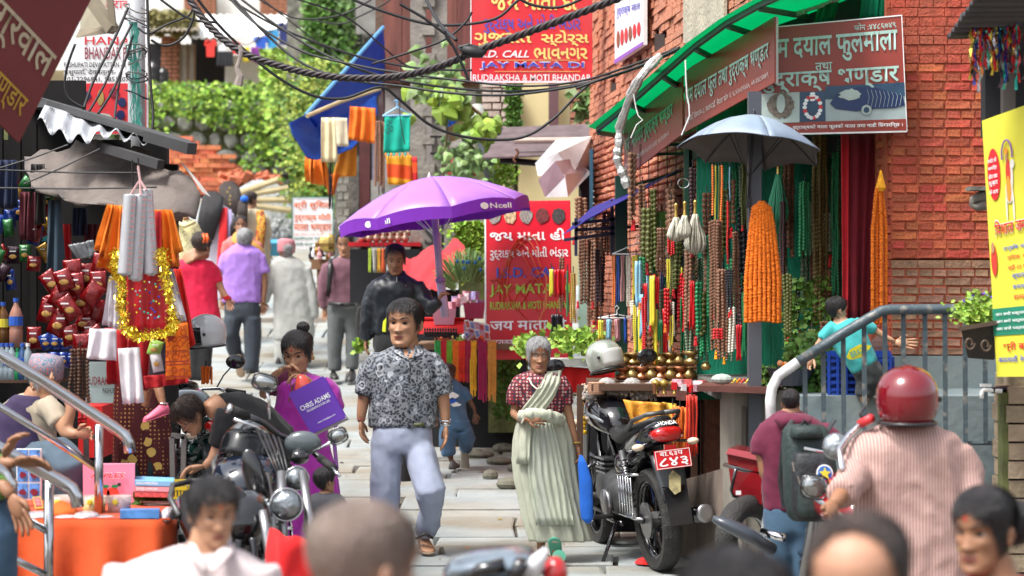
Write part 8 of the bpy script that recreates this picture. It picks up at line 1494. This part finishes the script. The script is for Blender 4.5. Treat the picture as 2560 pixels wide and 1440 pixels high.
MB().ell(f21.W(V((0,-.42,.69))),(.0042,.003,.006),8,6).build('bindi',TKR,f21.t);MB().ell(f21.W(V((-.075,-.46,.34))),.004,6,5).build('nose_ring',GLD,f21.t);MB().ell(f21.W(V((-.36,.03,.34))),(.004,.004,.008),6,5).build('earring',GLD,f21.t);MB().ell(f21.W(V((.1,.5,.5))),(.06,.05,.06),10,8).build('hair_bun',HB_,f21.t);f21.done(.012)
f22=Person('man with high bald forehead and thin brown hair, face cut by the lower edge',3.1,(2140,3000),skinm('pale',(.42,.22,.14)));f22.wear('shirt',fab('shirt_white_pink',0),[(2140,1680,200),(2140,1800,300)],[],vox=.015,wr=0);f22.neck((2140,1560),(2140,1700),90);f22.head(2148,1252,1640,yaw=-.35,pitch=.2,style='thin',hair=hairm('thin_brown',(.04,.025,.02)),th=.02,mess=.3,wide=1.08);f22.done(.01)
f23=Person('short dark haired head turned away, low and very near the camera',3.1,(1830,3000),SK_D);f23.wear('shirt',fab('shirt_dark',(.05,.05,.06)),[(1830,1760,200),(1830,1850,300)],[],vox=.015,wr=0);f23.neck((1830,1640),(1830,1780),90);f23.head(1830,1342,1710,yaw=-2.2,style='short',th=.04,mess=.5,wide=1.02);f23.done(.01)
# --- seated old man with patterned cap
s24=Person('seated old man in patterned cap and purple vest resting his cheek on his hand',10.5,(110,1330),SK_M);BG2=fab('shirt_beige',(.42,.36,.27));s24.wear('shirt',BG2,[(85,985,28),(80,998,56),(72,1020,72),(66,1060,76),(60,1110,76)],[[(110,1010,26,-.1),(140,1040,27,-.15),(150,1060,25,-.18)]],dr=.55,vox=.012);s24.wear('vest',fab('vest_purple',(.035,.02,.07)),[(80,990,46),(68,1015,62),(52,1055,74),(46,1110,82),(50,1150,84)],[],dr=.62,vox=.012)
s24.wear('trousers',fab('trouser_blue_grey',(.07,.11,.15)),[(60,1140,80),(60,1180,84)],[[(90,1150,42,-.1),(150,1140,44,-.35),(172,1165,42,-.4),(178,1240,36,-.35),(172,1330,30,-.3)],[(50,1170,42,-.1),(100,1170,40,-.4),(110,1250,34,-.35),(110,1330,30,-.3)]],vox=.014,core=True)
s24.limb([(145,1050,17,-.18),(165,1085,16,-.22),(195,1085,13,-.26)],[(165,1080,15,-.22),(178,1020,14,-.22),(160,985,11,-.2),(135,975,10,-.2)]);s24.hand((190,1086,-.28),(1,-.1,.15),.16,(0,-1,-.2),1,.8);s24.hand((160,985,-.2),(-.7,-.1,.5),.16,(0,0,1),1,.6);s24.neck((95,970),(85,1000),26);s24.head(112,892,1010,yaw=.85,pitch=.15,style='thin',hair=HG,th=.035,mess=.4,age=1)
TOP2=pat('topi_patterned','cell',['9c8a96','c8686a','50788c'],34,dist=.9);cc=s24.W(V((0,0,.72)));MB().rings([[cc+s24.M@V(((r*math.sin(a)),-r*1.2*math.cos(a),z))for a in np.linspace(0,6.283,25)[:-1]]for r,z in((.086,-.02),(.087,.05),(.075,.09),(.03,.1),(.001,.1))]).build('topi_cap',TOP2,s24.t,True);s24.done()
# --- hands and knee of a person at the left edge
e25=Person('person in green sleeves and jeans with hands resting on the bent handrail',8.1,(-40,1600),SK_D);e25.wear('sweater',fab('sweater_green',(.1,.22,.03)),[(-120,1040,60),(-120,1100,90),(-110,1250,90)],[[(-80,1120,34),(-40,1170,34,-.1),(8,1158,26,-.15)],[(-90,1130,34),(-30,1230,36,-.2),(10,1215,28,-.25)]],vox=.014);e25.wear('jeans',fab('jeans_blue',0),None,[[(-120,1260,60),(-20,1270,46,-.2),(5,1330,40,-.2),(-5,1600,34,-.1)]],vox=.016)
e25.limb([(5,1156,19,-.15),(25,1158,16,-.17),(38,1162,14,-.18)],[(8,1212,20,-.25),(22,1232,16,-.27),(30,1240,14,-.28)]);e25.hand((36,1158,-.18),(1,-.1,.12),.19,(0,-.6,-1),1,.3);e25.hand((12,1140,-.3),(.5,-.2,.9),.17,(1,-.3,0),1,.4);e25.hand((30,1240,-.28),(.45,-.1,-1),.19,(-.5,-1,0),1,.2);e25.head(-120,930,1030,yaw=.6);e25.neck((-120,1010),(-120,1050),28);e25.done()
# --- woman in maroon skirt and a child's leg with pink clog
k26=Person('woman in gold-spotted maroon skirt half hidden behind the hanging cloths',11.3,(350,1200),SK_D);MS=pat('maroon_gold_spots','cell',['4a0610','b8864a','4a0610'],42,dist=.05,bump=.2,thr=[(0,'b8864a'),(.2,'b8864a'),(.27,'4a0610'),(1,'4a0610')]);k26.loft('skirt',MS,[(345,905,44),(346,960,60),(348,1010,66),(352,1060,72),(356,1110,78),(358,1160,80),(362,1186,74)],.5,7,.07);k26.wear('blouse',fab('blouse_black',(.01,.01,.012)),[(345,760,30),(345,790,50),(345,920,46)],[[(305,800,18),(300,880,18)],[(388,800,18),(394,880,18)]]);k26.wear('petticoat',fab('petticoat_dark',(.01,.03,.035)),[(350,1140,60),(352,1200,58)],[]);k26.neck((345,735),(345,770),18);k26.head(345,640,740,yaw=.2,style='woman');k26.done(.018)
for x,y in((362,1065),(378,1130),(310,1160),(370,1105),(395,1165),(330,1150)):
 MB().poly([P(x+rnd(8,14)*math.cos(a),y+rnd(8,15)*math.sin(a),10.95)for a in np.linspace(0,6.283,10)[:-1]],.004,(0,1,0)).build('gold_embroidery_patch',mat('gold_thread',(.6,.42,.12),.4,.7),k26.t)
k27=Person('small child with a pink clog held by the woman in maroon skirt',10.9,(395,1045),SK_D);k27.wear('dress',fab('dress_child_dark',(.03,.02,.03)),[(380,820,20),(382,850,32),(384,930,36),(386,960,34)],[],vox=.015);k27.limb([(392,940,16),(400,985,13,-.05),(410,1018,9,-.08)],[(375,940,16),(366,990,13),(364,1020,9)]);k27.neck((380,800),(380,825),10);k27.head(380,740,806,yaw=.3);PKC_=mat('clog_pink',(.75,.15,.25),.5);k27.shoe(405,1040,-1.1,PKC_,.16,.3,-.08,PKC_,'clog');MB().tube([k27.pt(409,1008,-.08)+V((.022*math.cos(a),.022*math.sin(a),0))for a in np.linspace(0,6.4,12)],.003,5).build('anklet',chrome,k27.t);k27.done(.012)
k28=Person('dark haired child head between the parked motorcycles',10.3,(815,1320),SK_M);k28.wear('shirt',fab('shirt_dark',0),[(815,1235,24),(815,1250,50),(815,1330,56)],[]);k28.neck((812,1225),(814,1245),14);k28.head(812,1162,1236,yaw=2.4,style='short',th=.06,mess=.5,eyes=False);k28.done(.018)
#==== MOTORCYCLES
TYR=mat('tyre',(.03,.029,.027),.8,bump=.6,bscale=80,var=.3);ALU=mat('alu',(.35,.35,.36),.35,.9,var=.15);BKG=mat('gloss_black',(.008,.008,.01),.12,coat=1,var=.05);SEAT=mat('seat_vinyl',(.012,.012,.013),.5,bump=.2,bscale=50);ENG=mat('engine_grey',(.12,.12,.12),.5,.6,var=.3,scale=15);AMB=mat('indicator_lens',(.75,.6,.45),.2);TLR=mat('tail_lens',(.5,.01,.01),.12,coat=1);BLUG=mat('decal_grey',(.2,.22,.24),.3)
def motorbike(label,loc,yaw,tank=BKG,scale=1.0,plate=None,red=False,lean=.06,helmet_on=None,steer=.0,guard=True,front=True):
 """x forward (front wheel at +x), wheel contact at z=0"""
 t=thing('motorcycle',label,'motorcycle',loc);o0=V(loc);M=Matrix.Rotation(yaw,3,'Z')@Matrix.Rotation(lean,3,'X')
 X=lambda x,y,z:o0+M@(V((x,y,z))*scale);S=scale
 def tb(name,pts,r,m,par=t,n=8,**k):return MB().tube([X(*p)for p in pts],[q*S for q in r]if hasattr(r,'__len__')else r*S,n,**k).build(name,m,par,True)
 def body(name,secs,m,par=t,n=16):
  return MB().rings([[X(x,w_*math.copysign(abs(math.cos(a))**.8,math.cos(a)),z+h*math.copysign(abs(math.sin(a))**.8,math.sin(a)))for a in np.linspace(0,6.283,n+1)[:-1]]for x,z,w_,h in secs]).build(name,m,par,True)
 def wheel(cx,r,wd,nm,st=0):
  ax=M@Matrix.Rotation(st,3,'Z')@V((0,1,0));fw=M@Matrix.Rotation(st,3,'Z')@V((1,0,0));up=M@V((0,0,1));c=X(cx,0,r)
  wt=thing('',None,None,c);wt.name='wheel';wt.parent=t;wt.location=c-o0
  def ringpt(rr,a,w_):return c+(fw*math.cos(a)*rr+up*math.sin(a)*rr+ax*w_)*S
  pr=[(r-.02,-wd*.5),(r-.006,-wd*.36),(r,-wd*.15),(r,wd*.15),(r-.006,wd*.36),(r-.02,wd*.5),(r-.075,wd*.42),(r-.085,0),(r-.075,-wd*.42)]
  b=MB();rg=[[ringpt(q[0]-(.004 if(i%2 and q[0]>r-.01)else 0),a,q[1])for q in pr]for i,a in enumerate(np.linspace(0,6.283,49))];b.rings(rg,cap=False);b.build('tyre',TYR,wt)
  b=MB();b.rings([[ringpt(q,a,w_)for q,w_ in((r-.07,-wd*.4),(r-.07,wd*.4),(r-.1,wd*.3),(r-.1,-wd*.3))]for a in np.linspace(0,6.283,37)],cap=False);b.build('rim',BKG,wt,True)
  for i in range(5):
   a=i*1.2566+.3
   for da in(-.16,.16):MB().tube([c+(fw*math.cos(a)+up*math.sin(a))*.04*S,ringpt(r-.09,a+da,0)],.011*S,6).build('spoke',BKG,wt)
  MB().lathe([(.001,-.06*S),(.045*S,-.06*S),(.05*S,0),(.045*S,.06*S),(.001,.06*S)],c,12,ax).build('hub',ENG,wt)
  MB().lathe([(.001,-.004),(.11*S,-.004),(.11*S,.004),(.001,.004)],c+ax*.07*S,24,ax).build('brake_disc',ALU,wt)
 wheel(1.27,.30,.09,'f',steer);wheel(0,.31,.115,'r')
 body('fuel_tank',[(.98,.9,.05,.03),(.94,.9,.12,.09),(.84,.92,.155,.12),(.68,.9,.15,.12),(.55,.86,.11,.09),(.48,.83,.07,.05)],tank)
 body('tank_decal',[(.9,.9,.142,.03),(.8,.92,.16,.035),(.66,.9,.155,.03),(.56,.87,.118,.02)],BLUG)
 body('seat',[(.55,.83,.08,.03),(.45,.8,.11,.045),(.3,.79,.13,.05),(.1,.84,.13,.045),(-.1,.88,.11,.04),(-.24,.92,.07,.03)],SEAT)
 body('tail_fairing',[(.32,.7,.1,.06),(.1,.76,.12,.07),(-.12,.82,.12,.075),(-.3,.86,.1,.07),(-.36,.87,.07,.045)],tank if tank is not BKG else BKG)
 body('side_panel',[(.5,.62,.1,.05),(.35,.62,.125,.1),(.15,.66,.11,.08),(.05,.7,.07,.03)],tank)
 body('engine',[(.88,.42,.06,.05),(.82,.44,.13,.13),(.62,.42,.15,.15),(.42,.4,.14,.13),(.36,.4,.08,.07)],ENG)
 for z in(.5,.53,.56,.59,.62):MB().box(X(.74,0,z),(.2*S,.22*S,.012*S),Matrix.Rotation(yaw,3,'Z')).build('cooling_fin',ALU,t)
 for sg in(-1,1):
  MB().lathe([(.001,0),(.085*S,0),(.08*S,.03*S),(.001,.035*S)],X(.52,sg*.14,.38),18,M@V((0,sg,0))).build('crankcase_cover',ALU,t,True)
  tb('fork',[(1.27,sg*.085,.3),(1.02,sg*.085,.86),(.99,sg*.085,.96)],[.026,.024,.018],ALU);tb('shock_absorber',[(.02,sg*.13,.33),(.2,sg*.12,.72)],.02,ALU)
  for i in range(9):q=i/8;tb('spring_coil',[(.05+.12*q+.0+.03*math.cos(a),sg*.13+.03*math.sin(a),.4+.27*q)for a in np.linspace(0,6.28,9)],.006,BKG if not red else RED,n=5)
  tb('swing_arm',[(.45,sg*.1,.34),(0,sg*.09,.31)],.02,BKG);tb('footpeg',[(.42,sg*.15,.3),(.42,sg*.27,.31)],.014,rubber)
  if front:tb('grip',[(.86,sg*.26,1.03),(.8,sg*.38,1.02)],.018,rubber);tb('handlebar',[(.99,sg*.02,1.0),(.95,sg*.12,1.03),(.88,sg*.22,1.04),(.86,sg*.26,1.03)],.012,chrome);tb('brake_lever',[(.92,sg*.22,1.03),(.92,sg*.3,1.0),(.87,sg*.37,.99)],.006,chrome,n=5)
  if front:tb('mirror_stem',[(.92,sg*.2,1.04),(.9,sg*.24,1.13),(.87,sg*.29,1.2)],.006,chrome if red else BKG,n=6);MB().ell(X(.86,sg*.31,1.23),(.012*S,.07*S,.05*S),14,8,M).build('mirror',BKG,t,True)
  if front:MB().ell(X(1.02,sg*.17,.84),(.04*S,.045*S,.028*S),10,7,M).build('front_indicator',AMB,t,True);tb('indicator_stem',[(-.26,sg*.06,.8),(-.29,sg*.14,.79)],.009,BKG);MB().ell(X(-.3,sg*.17,.785),(.026*S,.038*S,.021*S),12,8,M).build('rear_indicator',AMB,t,True)
  tb('grab_rail',[(.02,sg*.13,.86),(-.15,sg*.14,.93),(-.3,sg*.1,.97),(-.33,0,.975)],.014,ENG)
  tb('frame_tube',[(.98,sg*.03,.85),(.86,sg*.06,.5),(.7,sg*.1,.25),(.4,sg*.1,.25)],.017,BKG)
 body('front_mudguard',[(1.0,.5,.02,.01),(1.05,.57,.055,.015),(1.2,.625,.06,.016),(1.36,.61,.055,.014),(1.5,.53,.03,.01)],BKG)
 MB().rings([[X(-.1-.0+.36*math.cos(a)*-1,w_,.31+.37*math.sin(a))for w_ in(-.07,-.04,.04,.07)]for a in np.linspace(.05,1.5,9)],cap=False,closed=False).build('rear_mudguard',BKG,t,True)
 body('tail_lamp',[(-.3,.85,.1,.045),(-.37,.85,.09,.045),(-.39,.85,.06,.03)],TLR);MB().box(X(-.375,0,.775),(.02,.07*S,.03*S),Matrix.Rotation(yaw,3,'Z')).build('lower_lamp',TLR,t)
 MB().rings([[X(-.3-.11*q,w_*(1-.25*q),.74-.27*q-.02*abs(w_)*8)for w_ in np.linspace(-.1,.1,7)]+[X(-.285-.11*q,w_*(1-.25*q),.73-.27*q)for w_ in np.linspace(.1,-.1,7)]for q in(0,.25,.5,.75,1)]).build('mud_flap',mat('flap_dark',(.03,.035,.04),.4),t,True)
 if front:MB().lathe([(.001,0),(.09*S,0),(.105*S,.05*S),(.1*S,.13*S),(.05*S,.17*S)],X(1.18,0,.89),24,M@V((-1,0,0))).build('headlight_shell',BKG,t,True);MB().ell(X(1.18,0,.89),(.025*S,.092*S,.092*S),20,12,M).build('headlight_lens',mat('lens_glass',(.28,.31,.33),.15,.7,coat=1,var=.4,scale=40,bump=.5),t,True)
 if front:body('instrument_cowl',[(1.1,.98,.11,.02),(1.06,1.05,.1,.03),(1.0,1.06,.07,.02)],BKG)
 tb('exhaust_pipe',[(.86,-.1,.42),(.8,-.13,.22),(.4,-.16,.2),(.1,-.17,.27)],.02,chrome);tb('silencer',[(.15,-.17,.26),(.05,-.175,.29),(-.35,-.185,.36)],[.03,.05,.055],BKG,n=16);MB().lathe([(.001,0),(.056*S,0),(.056*S,.012),(.03*S,.014),(.001,.012)],X(-.35,-.185,.36),20,M@V((-1,0,.17))).build('silencer_cap',ALU,t,True)
 tb('side_stand',[(.45,.12,.26),(.38,.26,.02)],.012,BKG);tb('gear_pedal',[(.62,.16,.28),(.75,.18,.26)],.008,chrome)
 if guard:
  for z,e in((.36,.0),(.6,.02)):tb('sari_guard',[(.12,.15,z),(.1,.2,z),(-.2,.2,z+e),(-.24,.16,z+e)],.008,chrome)
  for i in range(6):tb('guard_rod',[(.08-.05*i,.2,.37),(.06-.05*i,.2,.6)],.005,chrome,n=5)
  tb('crash_bar',[(.82,-.08,.62),(.84,-.24,.52),(.86,-.26,.38),(.84,-.1,.28)],.012,chrome);tb('crash_bar',[(.82,.08,.62),(.84,.24,.52),(.86,.26,.38),(.84,.1,.28)],.012,chrome)
 if plate:
  a,b_=X(-.41,.11,.765),X(-.41,-.11,.765);c_,e=X(-.425,.11,.655),X(-.425,-.11,.655);Bp=Board(a,b_,c_,e);fw=M@V((-1,0,.1));Bp.n=fw.normalized()
  pl_=MB();pl_.hexa([q for q in(c_,e,e-Bp.n*.006,c_-Bp.n*.006)]+[a,b_,b_-Bp.n*.006,a-Bp.n*.006]);pl_=pl_.build('number_plate',mat('plate_red',(.6,.015,.02),.4),t)
  Bp.text(plate[0],.14,.1,.78,.34,S_W,pl_,.02,w=.004);Bp.text(plate[1],.1,.42,.9,.9,S_W,pl_,.05,w=.004)
  for q in((.02,.03,.98,.06),(.02,.94,.98,.97),(.02,.03,.035,.97),(.965,.03,.98,.97)):Bp.rect(*q,S_W,pl_,'plate_border',.003,.001)
 return t,X,M
def ground_at(x,d):return V(((x-1280)/F*d,d,zg(d)))
rwp,fwp=ground_at(1655,12.0),ground_at(1512,13.15);hv=fwp-rwp;hy=math.atan2(hv.y,hv.x)
h1,HX,HM=motorbike('black motorcycle with red number plate parked beside the bead shop table',rwp,hy,scale=1.0,plate=('बा.६३प','८४३'),lean=-.1)
Bh=Board(HX(-.345,.06,.925),HX(-.345,-.06,.925),HX(-.375,.06,.9),HX(-.375,-.06,.9));Bh.n=(HM@V((-1,0,.4))).normalized();Bh.text('HONDA',.05,.1,.95,.9,S_W,h1,.02,w=.01)
MB().poly([HX(-.33-.11*q-.02,y,.735-.27*q)for y,q in((.03,.45),(.0,.35),(-.04,.5),(-.02,.8),(.02,.85),(.045,.7))],.003,HM@V((1,0,0))).build('flap_sticker',mat('sticker_yellow',(.28,.24,.12),.5,var=.5,scale=30),h1)
for i in range(9):MB().ell(HX(.98+.02*math.sin(i*2),.12+.0*i,1.02-.03*i),.016,7,5).build('marigold_bloom',mat('bloom_yellow',(.85,.5,.02),.8),h1)
hs_=helmet('silver open face helmet hung on the handlebar of the parked black motorcycle',1512,893,45,12.9,mat('helmet_silver',(.45,.48,.42),.2,.4,coat=1),.9,visor=mat('visor_clear',(.45,.45,.42),.1,coat=1),pitch=-.25)
rg_=thing('rag','scrap of red cloth lying under the motorcycle exhaust','rag',P(1610,1375,12.3));MB().rings([[ground_at(1612+r*26*math.cos(a),12.25)+V((0,r*.1*math.sin(a),z+.01*nz(a,r*3)))for a in np.linspace(0,6.283,11)[:-1]]for r,z in((1,.006),(.7,.03),(.3,.035),(.05,.03))]).build('cloth',fab('box_red',0),rg_)
m2,X2,M2=motorbike('dark blue motorcycle in the parked row close behind the man in the white collar',ground_at(560,9.0),-1.25,scale=.95,lean=.1,front=False)
m3,X3,M3=motorbike('dark motorcycle with chrome front and black helmet parked nearest in the row',ground_at(655,9.7),-1.42,scale=1.0,lean=.1,front=False,tank=mat('tank_dark_blue',(.012,.018,.035),.12,coat=1))
m4,X4,M4=motorbike('dark green motorcycle behind the bending man carrying the half silver helmet',ground_at(545,12.6)+V((-.1,0,0)),1.9,scale=.98,tank=mat('tank_green',(.01,.04,.035),.12,coat=1),guard=False)
helmet('black graphic helmet hanging on the handlebar of the nearest parked motorcycle',622,1125,72,9.0,mat('helmet_black',(.012,.013,.016),.12,coat=1,col2=(.1,.11,.12),scale=8,thr=(.55,.6)),-.5,m2=BLUG,pitch=-.5)
helmet('half silver half black helmet propped on the mirror of the dark green motorcycle',514,832,46,12.0,mat('helmet_half',(.6,.61,.63),.2,coat=1,thr=(.0,1.0)),-1.25,m2=S_W,pitch=.1)
hank('orange thread hank hung on the dark green motorcycle',515,915,960,32,mat('heap_orange_dense',(.7,.14,.01),.7),7,12.2,bead=False,name='thread_hank',cat='thread',swag=.1)
def mirror(par,x,y,w_,h,x1,y1,d,yaw,label=None):
 MB().tube([P(x,y,d),P((x+x1)/2+6,(y+y1)/2,d),P(x1,y1,d)],.007,6).build('mirror_stem',chrome,par,True)
 M_=Matrix.Rotation(yaw,3,'Y');MB().ell(P(x,y,d),(w_/F*d/2,.02,h/F*d/2),20,8,M_).build('mirror_shell',mat('mirror_glass',(.4,.42,.42),.1,.9),par,True)
 MB().tube([P(x,y,d-.015)+M_@V((w_/F*d/2*1.03*math.copysign(abs(math.cos(a))**.6,math.cos(a)),0,h/F*d/2*1.03*math.copysign(abs(math.sin(a))**.6,math.sin(a))))for a in np.linspace(0,6.283,25)],.005,5).build('mirror_rim',BKG,par,True)
mirror(m3,662,956,60,40,672,1048,8.9,.25);mirror(m3,845,1090,44,36,782,1130,8.9,-.4)
MB().tube([P(574,1022,8.85),P(620,1040,8.9)],.021,10).build('grip',rubber,m3,True);MB().tube([P(568,1019,8.84),P(576,1023,8.85)],.022,10).build('bar_end',chrome,m3,True);MB().tube([P(620,1040,8.9),P(660,1058,8.95),P(700,1090,9.0),P(760,1110,9.05),P(800,1145,9.0),P(840,1180,8.9)],.014,8).build('handlebar',BKG,m3,True);MB().tube([P(585,1048,8.8),P(640,1068,8.85),P(668,1080,8.9)],.009,6).build('clutch_lever',chrome,m3,True);MB().tube([P(800,1145,8.95),P(835,1172,8.85)],.019,8).build('grip',rubber,m3,True)
MB().tube([P(830,1172,8.8),P(850,1190,8.75)],.008,6).build('brake_lever',chrome,m3,True)
MB().ell(P(748,1142,8.9),(.045,.04,.035),16,10).build('instrument_pod',BKG,m3,True);MB().ell(P(757,1108,8.95),(.085,.03,.055),16,10).build('windscreen',mat('screen_grey',(.1,.12,.13),.2,coat=.5),m3,True)
for x,y,d,r in((742,1196,8.55,.05),(716,1262,8.35,.066)):
 ax=V((.1,-1,.12));MB().lathe([(.001,.09),(r*.7,.07),(r,.02),(r*1.06,0),(r*1.04,-.015),(r*.95,-.012)],P(x,y,d),28,-ax).build('headlight_shell',BKG,m3,True);MB().lathe([(r*1.05,-.004),(r*1.08,.006),(r*1.02,.012),(r*.96,.004)],P(x,y,d-.004),28,ax).build('headlight_bezel',chrome,m3,True);MB().lathe([(.001,.034),(r*.5,.028),(r*.97,.012),(r*.97,.002)],P(x,y,d),24,ax).build('headlight_lens',MATS['lens_glass'],m3,True)
for sg in(-1,1):MB().tube([P(730+sg*26,1180,8.5),P(740+sg*34,1300,8.4),P(745+sg*30,1440,8.35)],.02,10).build('fork',ALU,m3,True)
for i in range(5):MB().tube([P(640+i*14,1070+i*6,8.85),P(668+i*10,1130,8.6),P(700+i*8,1200+i*8,8.5)],.005,5).build('control_cable',black_pl,m3,True)
MB().ell(P(640,1200,8.6),(.05,.02,.14),12,10,Matrix.Rotation(-.3,3,'Y')).build('side_mirror_shell',BKG,m3,True)
MB().ell(P(606,1290,8.2),(.06,.05,.14),12,10,Matrix.Rotation(-.4,3,'Y')).build('hand_guard',BKG,m3,True)
ra=thing('red_leg_apron','bright red protective apron cloth on the front of the nearest parked motorcycle','apron',P(730,1600,7.9));skin_sheet([[P(672,1342,7.9),P(700,1326,7.85),P(735,1336,7.85),P(782,1340,7.9)],[P(664,1400,7.9),P(700,1400,7.82),P(740,1400,7.85),P(790,1400,7.9)],[P(660,1560,7.9),P(700,1560,7.82),P(740,1560,7.85),P(794,1560,7.9)]],fab('apron_red',(.65,.008,.01)),ra,wob=.08)
m5,X5,M5=motorbike('red motorcycle under the helmeted rider with chrome handlebar',ground_at(2290,8.2),1.75,scale=1.0,tank=mat('tank_red',(.35,.01,.015),.12,coat=1),red=True,lean=0,front=False)
MB().tube([P(2105,1175,7.6),P(2098,1125,7.7),P(2120,1090,7.75),P(2150,1060,7.8),P(2180,1052,7.8)],.012,8).build('handlebar',chrome,m5,True);MB().tube([P(2150,1060,7.8),P(2180,1045,7.75)],.018,8).build('brake_reservoir',RED,m5,True);MB().tube([P(2160,1055,7.8),P(2150,1035,7.8),P(2165,1012,7.8)],.006,6).build('mirror_stem',BKG,m5)
MB().lathe([(.001,0),(.05,0),(.055,.02),(.05,.05),(.02,.06)],P(2092,1118,7.9),20,(-.3,-1,.2)).build('speedometer',MATS['lens_glass'],m5,True)
mirror(m5,2036,1218,66,58,2075,1240,8.2,.1)
sc2=thing('motorcycle','motorcycle with large dark red carrier box beside the boy with the backpack','motorcycle',ground_at(1880,9.9))
RB=mat('carrier_red',(.2,.006,.01),.25,coat=.6,var=.1)
MB().hexa([P(1830,1238,9.9),P(1905,1262,9.7),P(1925,1250,10.1),P(1850,1232,10.3),P(1817,1130,9.9),P(1905,1150,9.7),P(1928,1140,10.1),P(1842,1122,10.3)]).build('carrier_box',RB,sc2);MB().hexa([P(1814,1134,9.87),P(1908,1154,9.67),P(1932,1142,10.13),P(1840,1122,10.33),P(1822,1120,9.9),P(1905,1136,9.7),P(1926,1126,10.1),P(1845,1112,10.3)]).build('box_lid',RB,sc2)
MB().tube([P(1890,1132,9.8),P(1886,1108,9.8),P(1900,1100,9.8),P(1906,1130,9.75)],.011,8).build('carrier_handle',RB,sc2,True);MB().tube([P(1812,1162,9.85),P(1860,1176,9.68),P(1912,1184,9.62),P(1935,1172,10.0)],.011,8).build('carrier_rail',BKG,sc2,True);MB().tube([P(1840,1172,9.72),P(1828,1225,9.75),P(1832,1240,9.8),P(1862,1248,9.8)],.009,6).build('carrier_rail',BKG,sc2,True);MB().box(P(1846,1232,9.72),(.025,.005,.02)).build('sticker',S_W,sc2)
MB().tube([P(1850+58*math.cos(a)+24,1345-80*math.sin(a),9.75+.25*math.cos(a))for a in np.linspace(0,6.283,30)],.055,10).build('tyre',TYR,sc2,True);MB().tube([P(1852+44*math.cos(a)+24,1345-62*math.sin(a),9.75+.2*math.cos(a))for a in np.linspace(0,6.283,24)],.02,8).build('rim',ALU,sc2,True)
MB().tube([P(1920,1250,9.7),P(1912,1330,9.7)],.02,8).build('shock_absorber',chrome,sc2,True);MB().tube([P(1782,1296,9.3),P(1812,1308,9.3),P(1860,1332,9.3),P(1930,1372,9.35)],[.025,.05,.06,.05],12,True,.6).build('seat_end',mat('seat_grey',(.05,.06,.075),.35,coat=.3),sc2,True);MB().tube([P(1905,1330,9.5),P(1960,1345,9.4)],.02,8).build('exhaust',chrome,sc2,True)
ts=thing('scooter','silver grey scooter tail and mirror poking up at the lower edge','scooter',ground_at(1270,5.6));SG=mat('scooter_silver',(.2,.25,.3),.2,.4,coat=1,var=.5,scale=9);
MB().rings([[P(x,y,5.6)+V((0,w_*math.cos(a),h*math.sin(a)))for a in np.linspace(0,6.283,15)[:-1]]for x,y,w_,h in((1108,1450,.03,.03),(1130,1418,.09,.03),(1190,1408,.14,.035),(1260,1404,.15,.04),(1320,1410,.14,.05),(1340,1450,.1,.08))]).build('body_panel',SG,ts,True)
MB().tube([P(1318,1460,5.5),P(1345,1400,5.45),P(1366,1372,5.45)],[.03,.022,.008],10).build('grab_handle',mat('scooter_white',(.7,.72,.75),.2,coat=1),ts,True);MB().tube([P(1150,1460,5.5),P(1200,1425,5.45),P(1262,1412,5.45)],.02,8).build('dark_trim',BKG,ts,True);MB().tube([P(1280,1460,5.45),P(1306,1405,5.42)],.022,8).build('dark_trim',BKG,ts,True);MB().ell(P(1388,1435,5.5),(.035,.04,.05),12,8).build('tail_lamp',TLR,ts,True);MB().tube([P(1362,1440,5.5),P(1385,1408,5.5)],.02,8).build('side_trim',SG,ts,True)
for x in(1170,1330):MB().tube([ground_at(x,5.7)+V((.25*math.cos(a),0,.25+.25*math.sin(a)))for a in np.linspace(0,6.283,24)],.04,8).build('wheel',TYR,ts,True)
MB().rings([[P(x,1600,5.6)+V((0,w_*math.cos(a),.18*math.sin(a)))for a in np.linspace(0,6.283,12)[:-1]]for x,w_ in((1150,.05),(1200,.14),(1300,.14),(1345,.06))]).build('lower_body',SG,ts,True)
